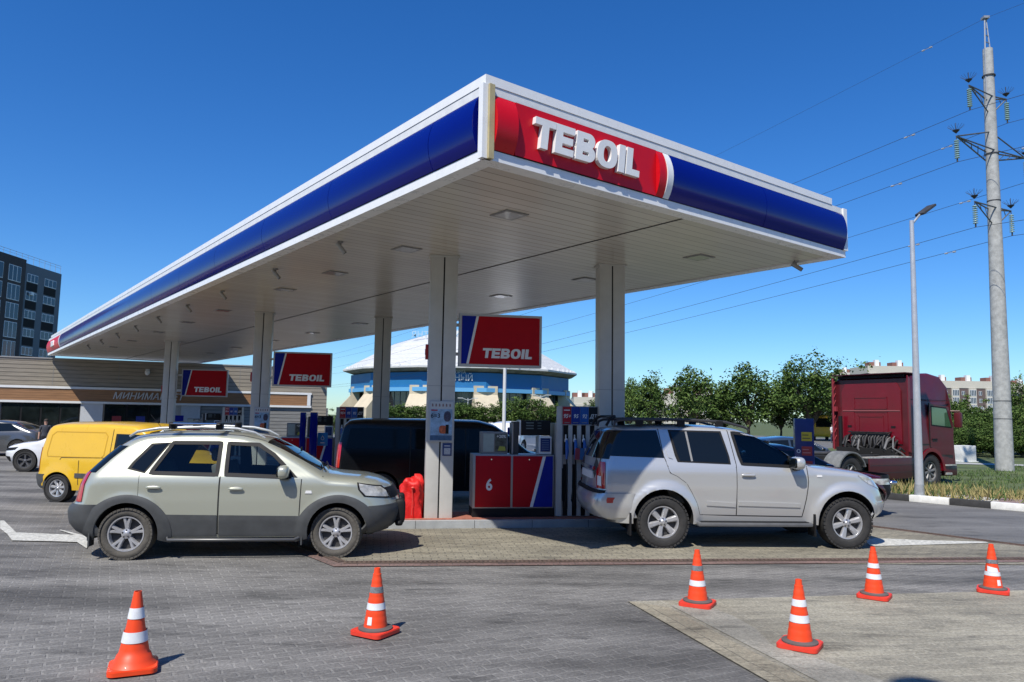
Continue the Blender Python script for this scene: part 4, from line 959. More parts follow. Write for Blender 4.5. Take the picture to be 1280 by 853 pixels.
t3 = simple_car('delivery_van', kvl, yv, 'bright yellow small panel van with grey bumpers behind the pale green estate', 'van', kv, YEL, 2.7, .31,
    [[(1.36, 1.12), (2.32, 1.12), (1.98, 1.55), (1.38, 1.56)]], doors=[[(1.24, .35), (1.24, 1.66)], [(.02, .95), (.05, 1.0), (1.16, 1.02)], [(.50, .4), (.50, .95)]], scr=(2.05, 2.55), archR=.37)
kv.band('rear_bumper', -1.02, 1.02, .30, .62, CLAD, t3, off=.03, end=-1)
t3.scale = (.95, 1, .91)
for sd_ in (-1, 1):
    kv.quad('tail_light', [(-.60, .68), (-.50, .68), (-.48, 1.22), (-.56, 1.22)], LAMPRED, t3, off=.01, side=sd_, nu=6, nv=8)
    MB().box((1.30, sd_ * .845, .93), (1.44, sd_ * .875, .97), bev=.008).build('handle', BLACK, t3)
    kv.quad('side_moulding', [(.42, .56), (2.25, .56), (2.25, .66), (.42, .66)], CLAD, t3, off=.014, side=sd_, nv=4)
    # pressed panel in the load area
    kv.ribbon('panel_crease', [(-.30, 1.02), (1.04, 1.02), (1.10, 1.08), (1.12, 1.50), (1.05, 1.58), (-.18, 1.58), (-.28, 1.50), (-.32, 1.10)], .02, mat('yellow_shadowline', (.50, .28, .01), .4), t3, off=.003, side=sd_, close=True)
    kv.quad('door_window', [(1.32, 1.10), (1.38, 1.10), (1.38, 1.56), (1.32, 1.56)], BLACK, t3, off=.005, side=sd_, nu=4)
VGL = mat('van_glass', (.004, .005, .006), .05, spec=.15)
# black minivan between the islands
BLK = mat('black_paint', (.005, .006, .008), .2, spec=.3)
vt = Shape(rear=[(.30, -.85), (.40, -1.0), (.62, -1.03), (.75, -.99), (1.3, -.96), (1.65, -.88), (1.78, -.82)],
           roof=[(-.70, 1.86), (-.4, 1.89), (1.0, 1.90), (2.1, 1.885), (2.45, 1.80), (2.75, 1.60), (3.15, 1.27), (3.25, 1.20), (3.55, 1.13), (3.85, 1.03), (3.98, .94)],
           front=[(.30, 3.7), (.42, 3.98), (.60, 4.06), (.75, 4.05), (.9, 4.01)], under=[(-.5, .30), (3.6, .28)],
           base=[(.2, .86), (.5, .93), (1.0, .945), (1.15, .93), (1.7, .84), (1.95, .80)], Lf=.6, Lr=.25, nf=2.6, nr=4.5, crown=.12)
vy = R(9); vb = at(424, 527, 16.9); vloc = Vector((vb.x, vb.y, 0)) + Vector((math.cos(vy), math.sin(vy), 0)) * .98
t4 = simple_car('minivan', vloc, vy, 'black minivan standing in shade behind the first column', 'van', vt, BLK, 3.1, .335,
    [[(-.75, 1.22), (.55, 1.22), (.55, 1.66), (-.68, 1.66)], [(.65, 1.22), (1.75, 1.22), (1.75, 1.66), (.65, 1.66)], [(1.85, 1.22), (2.95, 1.20), (2.45, 1.64), (1.88, 1.66)]], doors=[[(1.80, .4), (1.80, 1.7)], [(.6, .4), (.6, 1.7)], [(2.95, .5), (3.0, 1.2)]], scr=(2.5, 3.15), archR=.39, wy=.82, glass=VGL)
t4.scale = (1, 1, .965)
for sd_ in (-1, 1): vt.quad('tail_light', [(-.98, .80), (-.88, .80), (-.84, 1.35), (-.93, 1.35)], LAMPRED, t4, off=.01, side=sd_, nu=6, nv=8)
# white saloon far left, nose to the left
WHP = mat('white_paint', (.72, .73, .74), .2, coat=1, var=.02)
DKP = mat('dark_grey_paint', (.035, .04, .045), .2, coat=1, var=.05)
RDP = mat('dark_red_paint', (.045, .003, .005), .2, coat=.6, var=.05)
BLP = mat('slate_blue_paint', (.03, .045, .07), .18, coat=1, var=.05)
sed = lambda: Shape(rear=[(.26, -.70), (.36, -.86), (.60, -.94), (.75, -.92), (.95, -.86)],
            roof=[(-.80, 1.02), (-.55, 1.05), (-.35, 1.09), (.0, 1.24), (.45, 1.39), (.9, 1.44), (1.4, 1.425), (1.75, 1.33), (2.1, 1.15), (2.38, .99), (2.5, .95), (2.9, .90), (3.3, .80), (3.45, .72)],
            front=[(.20, 3.2), (.30, 3.45), (.45, 3.56), (.58, 3.58), (.68, 3.54)], under=[(-.4, .20), (3.1, .18)],
            base=[(.15, .82), (.4, .88), (.65, .90), (.85, .885), (.95, .86), (1.4, .66), (1.5, .62)], Lf=.7, Lr=.55, nf=2.3, nr=2.6, crown=.10, wheels=((0, .33), (2.75, .33)), flare=.02, fr=(.38, .5))
ws = sed()
wwin = [[(-.05, 1.02), (.95, .985), (.95, 1.33), (.40, 1.30)], [(1.02, .985), (2.05, .965), (1.62, 1.29), (1.02, 1.335)]]
wl_ = gz(37, 590); wyaw = R(180 + 8)
# front wheel at (37,590): near side is the car's left side
d = Vector((math.cos(wyaw), math.sin(wyaw), 0)); nrm = Vector((-math.sin(wyaw), math.cos(wyaw), 0))
org = wl_ - d * 2.62 - nrm * .80
t5 = simple_car('saloon_car', org, wyaw, 'white saloon with black alloys parked by the shop, its nose cut by the picture edge', 'car', ws, WHP, 2.75, .33, wwin, doors=[[(.98, .3), (.98, 1.35)], [(2.1, .35), (2.12, .95)]], scr=(1.75, 2.38), rw=(-.3, .3), archR=.37, wy=.79, rimmat=mat('dark_alloy', (.14, .14, .145), .35, metal=.5), spokes=5)
for sd_ in (-1, 1): ws.coons('headlight', [(3.05, .66), (3.45, .62)], [(2.95, .75), (3.35, .71)], [(3.05, .66), (2.95, .75)], [(3.45, .62), (3.35, .71)], BLACK, t5, off=.008, side=sd_, nu=10, nv=5)
ws.band('grille', -.7, .7, .30, .46, BLACK, t5, off=.01, end=1)
p = at(30, 556, 31)
simple_car('saloon_car', (p.x + .2, p.y), R(186), 'dark silver saloon half hidden behind the white saloon', 'car', sed(), mat('dark_silver', (.10, .105, .11), .25, metal=.4, coat=1), 2.75, .33, wwin, scr=(1.75, 2.38), rw=(-.3, .3), archR=.37, wy=.79)
# dark red SUV behind the silver one
rs = Shape(rear=[(.30, -.7), (.40, -.85), (.65, -.88), (1.0, -.80), (1.3, -.62), (1.5, -.48)],
           roof=[(-.3, 1.60), (0, 1.66), (.6, 1.69), (1.2, 1.67), (1.55, 1.58), (1.9, 1.38), (2.3, 1.13), (2.42, 1.07), (2.9, 1.03), (3.25, .96), (3.42, .88)],
           front=[(.26, 3.2), (.36, 3.45), (.55, 3.55), (.70, 3.55), (.82, 3.51)], under=[(-.4, .26), (3.1, .24)],
           base=[(.2, .84), (.5, .90), (.85, .92), (1.05, .90), (1.15, .86), (1.6, .68), (1.75, .64)], Lf=.6, Lr=.45, nf=2.5, nr=3, crown=.11, wheels=((0, .37), (2.75, .37)), flare=.03, fr=(.42, .55))
ry = R(5); fp = at(1098, 600, 16.3); rl_ = Vector((fp.x, fp.y, 0)) - Vector((math.cos(ry), math.sin(ry), 0)) * 3.56
t6 = simple_car('family_suv', rl_, ry, 'dark red SUV with black nose and chrome grille poking out past the silver SUV bonnet', 'car', rs, RDP, 2.75, .37, [[(.0, 1.12), (.98, 1.10), (.98, 1.52), (.25, 1.50)], [(1.05, 1.10), (2.15, 1.08), (1.62, 1.49), (1.05, 1.53)]], scr=(1.60, 2.30), archR=.43, wy=.80)
t6.scale = (1, 1, .86)
rs.band('front_bumper', -.85, .85, .28, .98, BLACK, t6, off=.012, end=1); rs.band('grille', -.45, .45, .66, .86, CHROME, t6, off=.022, end=1)
for sd_ in (-1, 1):
    rs.band('headlight', min(sd_ * .62, sd_ * 1.02), max(sd_ * .62, sd_ * 1.02), .76, .90, LAMPCL, t6, off=.024, end=1, nt=10)
    MB().sup((3.50, sd_ * .55, .79), (.10, .13, .05), 3, 3, 12, 8).build('lamp_unit', CHROME, t6, smooth=60)
rs.band('number_plate', -.28, .28, .46, .58, PLATE, t6, off=.03, end=1)
# slate blue car parked beyond the blue price board
p = at(1000, 560, 24)
simple_car('saloon_car', (p.x - 1.6, p.y), R(3), 'slate blue saloon behind the blue price board', 'car', sed(), BLP, 2.75, .33, wwin, scr=(1.75, 2.38), rw=(-.3, .3), archR=.37, wy=.79)
# white hatch seen through the pump
p = at(655, 575, 38)
simple_car('hatchback', (p.x - .9, p.y), R(70), 'white hatchback seen between the pump screens', 'car', rs, WHP, 2.75, .37, [[(.0, 1.12), (.98, 1.10), (.98, 1.52), (.25, 1.50)], [(1.05, 1.10), (2.15, 1.08), (1.62, 1.49), (1.05, 1.53)]], scr=(1.60, 2.30), archR=.43, wy=.80)
# ------------------------------------------------------------------ islands, pumps
A_ = Vector((*COLS['A'], 0)); C_ = Vector((*COLS['C'], 0)); E_ = Vector((*COLS['E'], 0)); iyaw = R(9.8)
KERBM = mat('kerb_concrete', (.33, .345, .35), .75, var=.15, vscale=4, bump=.2)
def rounded(x0, y0, x1, y1, r, n=6):
    out = []
    for cx, cy, a0 in ((x1 - r, y0 + r, -90), (x1 - r, y1 - r, 0), (x0 + r, y1 - r, 90), (x0 + r, y0 + r, 180)):
        for k in range(n + 1): a = R(a0 + 90 * k / n); out.append((cx + r * math.cos(a), cy + r * math.sin(a)))
    return out
def island(o, x0, x1, label):
    t = thing('pump_island', (o.x, o.y, 0), iyaw, label, 'pump island', 'raised pump islands under the canopy')
    P = rounded(x0, -.24, x1, 1.0, .25); MB().prism(P, 0, .135, 'xy').build('kerb', KERBM, t)
    P2 = rounded(x0 + .12, -.12, x1 - .12, .88, .2); MB().prism(P2, .10, .148, 'xy').build('paving', mat('red_clay_paving', (.33, .12, .08), .8, var=.3, vscale=12), t)
    mb = MB(); k = x0 + .5
    while k < x1 - .3: mb.box((k, -.2415, .002), (k + .008, -.20, .136)); k += 1.0
    mb.build('kerb_joint', IRON, t); return t
island(A_, -1.9, 7.4, 'front kerbed island carrying the numbered pump, nearest the camera')
island(C_, -4.2, 6.2, 'middle kerbed island behind the black minivan')
island(E_, -4.2, 6.2, 'farthest kerbed island in front of the shop')

disp = thing('fuel_dispenser', A_ + e1 * .60 + e2 * .06, iyaw, 'red and blue fuel pump with numeral 6, nozzle bank and screens on the front island', 'fuel pump', 'fuel pumps under the canopy')
disp.location.z = .148
Z0 = -.148
def PB(a, b, name, m, par=disp, bev=0): return MB().box((a[0], a[1], a[2] + Z0), (b[0], b[1], b[2] + Z0), bev=bev).build(name, m, par, smooth=40 if bev else None)
DGR = mat('pump_frame_grey', (.36, .355, .35), .4, metal=.3, var=.06)
PB((.0, .03, .15), (1.46, .55, .30), 'plinth', BLACK)
cabn = PB((.0, .03, .295), (1.46, .55, 1.235), 'cabinet', DGR, bev=.008)
PB((.04, .012, .32), (.67, .034, 1.21), 'door_panel', SIGNRED, cabn, .004)
PB((.71, .012, .32), (1.43, .034, 1.21), 'door_panel', SIGNRED, cabn, .004)
MB().prism([(1.02, .322 + Z0), (1.075, .322 + Z0), (1.30, 1.208 + Z0), (1.245, 1.208 + Z0)], .004, .011, 'xz').build('stripe', WHITE, cabn)
MB().prism([(1.077, .322 + Z0), (1.428, .322 + Z0), (1.428, 1.208 + Z0), (1.302, 1.208 + Z0)], .006, .011, 'xz').build('blue_corner', BLUE2, cabn)
for x_ in (.32, 1.0): MB().lathe([(0, .006), (.012, .006), (.012, .012)], 10, c=(x_, 0, 1.15 + Z0), axis='y').build('lock', CHROME, cabn)
text('numeral', '6', .27, WHITE, disp, depth=.004, bold=.008, loc=(.285, .006, .70 + Z0), sx=.85)
un = PB((.15, .10, 1.24), (.62, .42, 1.63), 'screen_unit', GREY, bev=.01)
PB((.18, .09, 1.28), (.37, .101, 1.60), 'notice', mat('pale_notice', (.30, .36, .34), .4, var=.1), un)
AD = mat('advert_print', (.06, .07, .06), .35, var=.9, vscale=14)
PB((.39, .09, 1.28), (.60, .101, 1.60), 'advert', AD, un)
MB().prism([(.44, 1.30 + Z0), (.58, 1.30 + Z0), (.57, 1.37 + Z0), (.47, 1.38 + Z0)], .084, .0895, 'xz').build('advert_mark', mat('advert_yellow', (.35, .36, .05), .4), un)
text('small_print', '+20%', .075, WHITE, un, depth=.002, bold=.001, loc=(.50, .086, 1.55 + Z0))
PB((.16, .08, 1.222), (.66, .45, 1.24), 'counter_lip', WHITE)
PB((.73, .12, 1.24), (.82, .42, 1.82), 'post', IRON); PB((.70, .14, 1.24), (.728, .40, 1.80), 'post', DGR)
ds = PB((.86, .10, 1.575), (1.40, .40, 1.845), 'price_display', BLACK, bev=.006)
PB((.83, .11, 1.57), (.858, .39, 1.85), 'display_edge', WHITE, ds)
for k, zz in enumerate((1.79, 1.74, 1.69)):
    PB((.95, .094, zz), (1.09, .0985, zz + .022), 'digits', mat('display_digits', (.10, .13, .13), .4), ds); PB((1.16, .094, zz + .004), (1.23, .0985, zz + .016), 'digits', mat('display_digits', (.10, .13, .13), .4), ds)
sc_ = PB((1.19, .09, 1.245), (1.42, .40, 1.56), 'payment_unit', WHITE, bev=.006)
PB((1.215, .082, 1.29), (1.395, .0895, 1.53), 'payment_screen', mat('screen_blue', (.02, .045, .16), .2, var=.2), sc_)
for k in range(5): PB((1.24, .078, 1.33 + k * .038), (1.37, .0815, 1.338 + k * .038), 'screen_line', mat('screen_text', (.16, .22, .35), .4), sc_)
# nozzle bank
bk = PB((1.48, .06, .15), (2.26, .55, 1.80), 'nozzle_bank', DGR)
PB((1.50, .035, .16), (1.60, .062, 2.10), 'side_post', OFFW, bk)
cells = [('95+', (.36, .01, .02)), ('95', (.012, .035, .25)), ('92', (.02, .10, .36)), ('ДТ', (.008, .008, .009))]
hx = 1.60; cw = .163
hd = PB((hx - .012, .02, 1.775), (hx + 4 * cw + .012, .40, 2.115), 'grade_header', DGR)
for k, (s_, c_) in enumerate(cells):
    x_ = hx + k * cw
    cell = PB((x_ + .004, .012, 1.79), (x_ + cw - .004, .021, 2.10), 'grade_cell', mat('grade_' + 'abcd'[k], c_, .35), hd)
    text('grade_text', s_, .098, WHITE, cell, depth=.003, bold=.0015, shear=.25, loc=(x_ + cw / 2, .009, 1.93 + Z0), sx=.92)
    PB((x_ + .03, .008, 1.812), (x_ + cw - .03, .0115, 1.824), 'fine_print', GREY, cell)
    if k == 0: PB((x_ + .025, .008, 2.03), (x_ + cw - .025, .0115, 2.048), 'fine_print', PLATE, cell)
    # white divider strips and black slots
    PB((x_ + .118, .03, .16), (x_ + cw + .028, .06, 1.772), 'divider', OFFW, bk)
    PB((x_ + .028, .055, 1.24), (x_ + .116, .062, 1.765), 'slot', SOOT, bk)
    PB((x_ + .028, .055, .16), (x_ + .116, .062, 1.07), 'slot', SOOT, bk)
    ncol = [mat('nozzle_blue', (.03, .12, .42), .35), mat('nozzle_blue', (.03, .12, .42), .35), mat('nozzle_blue', (.03, .12, .42), .35), BLACK][k]
    xm = x_ + .072
    nz = MB(); nz.tube([(xm, -.02, 1.50 + Z0), (xm, -.05, 1.42 + Z0), (xm, -.06, 1.30 + Z0), (xm, -.03, 1.17 + Z0)], [.022, .032, .034, .02], 10)
    no = nz.build('nozzle', ncol, disp, smooth=60)
    MB().tube([(xm, .0, 1.44 + Z0), (xm, .05, 1.52 + Z0), (xm, .045, 1.60 + Z0)], .013, 8).sup((xm, .02, 1.50 + Z0), (.03, .035, .04), 2.4, 2.4, 10, 8).build('spout', WHITE, no, smooth=60)
    MB().tube([(xm, -.03, 1.18 + Z0), (xm + .0, -.08, .95 + Z0), (xm - .01, -.10, .6 + Z0), (xm - .03, -.05, .34 + Z0), (xm - .055, .04, .45 + Z0), (xm - .055, .05, 1.0 + Z0)], .013, 8).build('hose', BLACK, no, smooth=60)
# leaflets tucked by the nozzles
for k, c_ in enumerate(((.30, .06, .08), (.04, .14, .34), (.45, .44, .43))):
    MB().prism([(1.80 + k * .09, 1.16 + Z0), (1.89 + k * .09, 1.16 + Z0), (1.90 + k * .085, 1.36 + Z0), (1.81 + k * .085, 1.37 + Z0)], -.115 - k * .004, -.112 - k * .004, 'xz').build('leaflet', mat('leaflet_%s' % 'abc'[k], c_, .4), disp)
for base, lab in ((C_, 'red and blue fuel pump on the middle island, beside the pale blue water-drop sign'), (E_, 'farthest red and blue fuel pump, in front of the shop')):
    c = copy_tree(disp, None, skip=('numeral', 'leaflet')); c.location = base + e1 * .60 + e2 * .06; c.location.z = .148; c['label'] = lab

# hanging brand signs
def brand_sign(o, dx, z0, w, h, label):
    t = thing('brand_sign', (o.x + e1.x * dx, o.y + e1.y * dx, 0), iyaw, label, 'sign', 'hanging brand signs on the columns')
    fr = .045
    MB().box((0, .02, z0), (w, .17, z0 + h), bev=.006).build('frame', mat('sign_frame', (.46, .47, .47), .4, var=.05), t, smooth=40)
    for yf, s_ in ((.012, 1),):
        MB().box((fr, yf, z0 + fr), (w - fr, .021, z0 + h - fr)).build('face', SIGNRED, t)
        sl = .17 * w
        MB().prism([(fr + .001, z0 + fr + .001), (fr + .06 * w, z0 + fr + .001), (fr + sl, z0 + h - fr - .001), (fr + .001, z0 + h - fr - .001)], yf - .006, yf - .001, 'xz').build('blue_corner', BLUE2, t)
        MB().prism([(fr + .06 * w + .001, z0 + fr + .001), (fr + .06 * w + .045, z0 + fr + .001), (fr + sl + .045, z0 + h - fr - .001), (fr + sl + .001, z0 + h - fr - .001)], yf - .008, yf - .001, 'xz').build('stripe', WHITE, t)
        teboil('lettering', t, w * .275, z0 + h * .165, h * .185, WHITE, yf - .008, yf - .001, width=w * .60)
    MB().box((-.16, .08, z0 + h * .2), (.0, .11, z0 + h * .26)).box((-.16, .08, z0 + h * .75), (.0, .11, z0 + h * .81)).build('bracket', WHITE, t)
    return t
zof = lambda px, py, Y: at(px, py, Y).z
brand_sign(A_, .29, 2.78, 1.50, .945, 'red brand sign beside the first column, largest of the three')
brand_sign(C_, .31, zof(380, 483.5, 21.1), 1.62, .98, 'red brand sign beside the second column, middle one of the three')
o3 = at(226.5, 480, 30.6); o3 = Vector((o3.x, o3.y, 0)); brand_sign(o3 - e1 * .0, .0, zof(255, 496, 30.7), 1.80, 1.12, 'red brand sign by the shop lettering, smallest and farthest')
# alarm boxes on the column sides
for base, lab, zz in ((A_, 'small red box on the left side of the first column', 3.02), (C_, 'small red box on the left side of the second column', 2.9), (E_, 'small red box on the left side of the third column', 2.8)):
    p = base - e1 * .265 + e2 * .12; t = MB().box((-.025, -.07, -.13), (.022, .07, .13), bev=.008).box((-.032, -.045, -.05), (-.025, .045, .05)).build('alarm_box', mat('alarm_red', (.40, .02, .02), .4), None, smooth=40)
    t.location = (p.x, p.y, zz); t.rotation_euler = (0, 0, iyaw); tag(t, lab, 'alarm box', 'alarm boxes on columns')
# posters on the columns
def poster(base, dx, z0, w, h, label, yo=-.01):
    p = base + e1 * dx + e2 * yo; t = thing('poster_frame', (p.x, p.y, z0), iyaw, label, 'poster', 'posters on the columns')
    MB().box((0, -.02, 0), (w, .006, h), bev=.005).build('frame', mat('poster_frame_silver', (.45, .46, .46), .4), t, smooth=40)
    MB().box((.02, -.0235, .02), (w - .02, -.0205, h - .02)).build('print', mat('poster_pale', (.50, .52, .53), .35), t)
    MB().box((.025, -.0265, .025), (w - .025, -.0238, h * .16)).build('base_strip', mat('poster_navy', (.05, .12, .22), .4, var=.3, vscale=20), t)
    MB().box((.025, -.0262, h * .162), (w - .025, -.0239, h * .80)).build('picture', mat('poster_picture', (.26, .40, .55), .4, var=.45, vscale=9), t)
    for k in range(6):
        x_ = .045 + k * (w - .09) / 5.6; mb = MB().sup((x_ + .012, -.026, h * .905), (.012, .003, .020), 2, 2, 8, 6).box((x_, -.027, h * .86), (x_ + .026, -.0245, h * .898))
        mb.build('icon', mat('poster_icons', (.22, .14, .14), .5), t)
    text('lettering', '6=3', h * .15, mat('poster_ink', (.01, .02, .04), .5), t, depth=.002, bold=.002, loc=(w * .26, -.028, h * .63))
    MB().box((w * .08, -.0285, h * .755), (w * .34, -.0265, h * .785)).build('red_tag', SIGNRED, t)
    MB().sup((w * .74, -.027, h * .62), (w * .15, .006, h * .13), 2.2, 2.2, 14, 8).build('wheel_picture', mat('poster_dark', (.05, .05, .09), .4, var=.6, vscale=30), t)
    MB().sup((w * .58, -.027, h * .30), (w * .17, .006, h * .10), 3, 3, 14, 8).build('can_picture', mat('poster_redpic', (.45, .10, .04), .4, var=.6, vscale=25), t)
    MB().box((w * .68, -.033, h * .20), (w * .80, -.0268, h * .42)).build('bottle_picture', BLACK, t)
    return t
poster(A_, -.205, 1.45, .43, .71, 'framed offer poster on the first column reading 6=3')
poster(C_, -.13, 1.32, .43, .74, 'framed offer poster on the second column, half sunk behind the pale green car')
sg = thing('small_sign', (A_ + e1 * .045 - e2 * .008), iyaw, 'small navy notice with a white square below the first column poster', 'notice'); sg.location.z = 1.21
MB().box((0, -.008, 0), (.16, .006, .22)).build('plate', mat('notice_navy', (.02, .05, .16), .4), sg)
MB().box((.025, -.0105, .025), (.135, -.0082, .135)).build('white_square', mat('notice_white', (.45, .46, .47), .5, var=.3, vscale=60), sg)
MB().box((.03, -.0105, .165), (.13, -.0082, .178)).build('caption', PLATE, sg)

# red tarpaulin cover by the first column: a draped lump with folds
rt = MB(); n_, m_ = 40, 26; vs = []
for j in range(m_ + 1):
    v = j / m_; z = .70 * min(1, v * 1.08) ** .9
    wid = .215 * (1 - .06 * v) * (1 if v < .80 else math.sqrt(max(0, 1 - ((v - .80) / .205) ** 2)) * .97 + .03)
    for i in range(n_):
        a = 2 * math.pi * i / n_; fold = 1 + .10 * math.sin(5 * a + 2.2 * v) * (1.1 - v * .5) - .13 * (1 - abs(math.sin(3 * a - 1.5 * v + .4))) ** 3 + .08 * math.sin(3 * a + 7 * v) * v + .035 * math.sin(14 * a + 19 * v) - .09 * (1 - abs(math.sin(2 * a + 6 * v))) ** 5
        c, s_ = math.cos(a), math.sin(a)
        vs.append((math.copysign(abs(c) ** .7, c) * wid * fold, math.copysign(abs(s_) ** .7, s_) * wid * .9 * fold, z * (1 - .10 * v + .07 * math.sin(a * 2 - .3) * v + .09 * math.cos(a) * v + .05 * math.sin(5 * a) * v)))
fs = [(j * n_ + i, j * n_ + (i + 1) % n_, (j + 1) * n_ + (i + 1) % n_, (j + 1) * n_ + i) for j in range(m_) for i in range(n_)] + [tuple(m_ * n_ + i for i in range(n_))]
rc = thing('covered_bin', A_ - e1 * .46 + e2 * .16 + Vector((0, 0, .148)), iyaw, 'bright red tarpaulin cover draped over a bin left of the first column', 'covered bin')
rt.add(vs, fs); rt.build('cover', mat('red_tarpaulin', (.62, .016, .014), .5, spec=.35, bump=1., bscale=9, var=.10), rc, smooth=70)
MB().tube([(.0, -.215, .50), (.01, -.222, .30), (.0, -.228, .06)], .006, 6).sup((.01, -.22, .52), (.03, .02, .02), 2, 2, 10, 6).build('drawstring', mat('red_cord', (.7, .08, .06), .5), rc, smooth=60)

# blue price board
def price_board():
    p = at(994.5, 585, 14.2); t = thing('price_board', (p.x, p.y, .1), R(-14), 'dark blue price board with yellow and red rows behind the silver SUV bonnet', 'price board')
    w, d, h = .34, .26, 1.86
    MB().box((0, 0, 0), (w, d, h), bev=.01).build('cabinet', mat('board_navy', (.010, .022, .13), .35, coat=.3, var=.1), t, smooth=40)
    MB().box((w + .001, .09, .02), (w + .006, .15, h - .02)).build('edge_strip', mat('board_dark', (.012, .015, .03), .4), t)
    for k, (c_, zz) in enumerate((((.42, .34, .02), 1.44), ((.30, .02, .025), 1.17), ((.30, .02, .025), .90), ((.25, .27, .30), .62))):
        r_ = MB().box((.115, -.006, zz), (.30, -.001, zz + .17)).build('price_row', mat('row_' + 'abbc'[k], c_, .4), t)
        if k in (1, 2): MB().lathe([(.024, -.006), (.036, -.006), (.036, -.001), (.024, -.001)], 18, c=(.06, 0, zz + .08), axis='y', close=True).build('ring_mark', PLATE, t)
        mb = MB()
        for q in range(2): mb.box((.13, -.009, zz + .045 + q * .06), (.27 - q * .03, -.0065, zz + .06 + q * .06))
        mb.build('row_text', IRON if k in (0, 3) else mat('row_text_red', (.5, .2, .2), .4), r_)
price_board()
# two slim blue posts on the middle island
for i, (px_, w_) in enumerate(((373.5, 7), (386, 9))):
    p = at(px_, 560, 20.2); h_ = at(px_, 515.5, 20.2).z
    b_ = MB().box((0, 0, 0), (w_ / 932 * 20.2, .22, h_ - .15), bev=.02).box((w_ / 932 * 20.2 * .3, -.004, .3), (w_ / 932 * 20.2 * .5, .0, h_ - .4)).build('service_post', BLUE, None, smooth=40)
    b_.location = (p.x, p.y, .15); b_.rotation_euler = (0, 0, iyaw)
    tag(b_, ('left' if i == 0 else 'right') + ' one of two slim blue posts above the pale green car bonnet', 'post', 'slim blue service posts')
# water drop sign on the middle pump
p = at(398, 557, 20.9); t = thing('drop_sign', (p.x, p.y, p.z), iyaw, 'sky blue box with a white drop symbol on the middle pump', 'sign')
t.location.y -= .25
MB().box((.03, 0, 0), (.30, .10, .36), bev=.01).build('box', mat('sky_blue_box', (.02, .22, .55), .35), t, smooth=40)
dp = []
for k in range(20):
    a = 2 * math.pi * k / 20; r_ = .045; dp.append((.165 + r_ * math.sin(a) * (1 if math.cos(a) < .2 else 1 - .85 * (math.cos(a) - .2) / .8), .20 + r_ * math.cos(a) * (1 if math.cos(a) < 0 else 1.9)))
ip = [(.165 + (a - .165) * .72, .20 + (b - .20) * .72) for a, b in dp]
mb = MB(); ring_poly(mb, 0, 0, [(a - b * .10, b) for a, b in dp], [(a - b * .10, b) for a, b in ip], -.006, -.001); mb.build('drop_symbol', PLATE, t)
MB().box((.11, -.005, .07), (.22, -.001, .095)).build('caption', PLATE, t)
# small blue board seen behind the front pump
p = at(634, 575, 19); hz = at(634, 534.5, 19).z; t = thing('info_board', (p.x, p.y, 0), R(4), 'small blue board with white marks visible between the screens of the front pump', 'board')
MB().box((0, 0, 0), (.26, .12, hz), bev=.01).build('panel', BLUE2, t, smooth=40)
text('lettering', '9!', .2, WHITE, t, depth=.006, bold=.006, loc=(.11, -.005, hz - .38)); MB().box((.06, -.005, hz - .66), (.17, -.001, hz - .60)).build('line', PLATE, t)

# floodlights and downlights under the canopy
def c2w(u, v, z): q = CC + D2 * u + D1 * v; return Vector((q.x, q.y, z))
def flood(u, v, aim, label):
    p = c2w(u, v, CZ + .02); t = thing('floodlight', p, 0, label, 'floodlight', 'floodlights along the canopy edge'); t.scale = (.72, .72, .72)
    MB().box((-.05, -.05, -.035), (.05, .05, 0), bev=.008).tube([(0, 0, -.03), (.0, 0, -.10)], .016, 8).build('bracket', GREY, t, smooth=40)
    d = Vector(aim).normalized(); c = Vector((0, 0, -.14))
    MB().tube([c - d * .13, c + d * .16], .052, 14).build('lamp_body', mat('lamp_grey', (.30, .30, .29), .4, metal=.3), t, smooth=50)
    MB().tube([c + d * .161, c + d * .168], .046, 14).build('lens', BLACK, t)
fl = [(.55, 4.85), (.58, 7.9), (.6, 11.4), (.6, 14.4), (.6, 17.7), (.6, 20.9), (.6, 24.1), (.6, 27.4), (.6, 30.6)]
names = ['nearest', 'second nearest', 'third', 'fourth', 'fifth', 'sixth', 'seventh', 'eighth', 'farthest']
for (u, v), nm in zip(fl, names): flood(u, v, (.6, .25, -.75), nm + ' grey spot floodlight along the left edge of the canopy')
flood(7.35, .75, (.85, -.2, -.6), 'grey spot floodlight at the right front corner of the canopy')
LENS = mat('downlight_lens', (.30, .29, .25), .25, coat=.5)
k = 0
vis = {(0, 0): 'square ceiling lamp nearest the red sign end of the canopy', (1, 0): 'square ceiling lamp near the right front corner of the canopy'}
for col_, u in enumerate((1.65, 5.85)):
    for row_, v in enumerate((1.70, 4.6, 7.5, 10.2, 14.9, 18.6, 22.5, 27, 31)):
        q = c2w(u, v, CZ + .02); t = thing('ceiling_lamp', q, .6569, vis.get((col_, row_), 'square ceiling lamp, number %s back in the %s row under the canopy' % (['one', 'two', 'three', 'four', 'five', 'six', 'seven', 'eight', 'nine'][row_], ['left', 'right'][col_])), 'ceiling lamp', 'square lamps set in the canopy ceiling')
        MB().box((-.20, -.20, -.012), (.20, .20, -.001)).build('frame', GREY, t); MB().box((-.165, -.165, -.016), (.165, .165, -.0125)).build('lens', LENS, t)

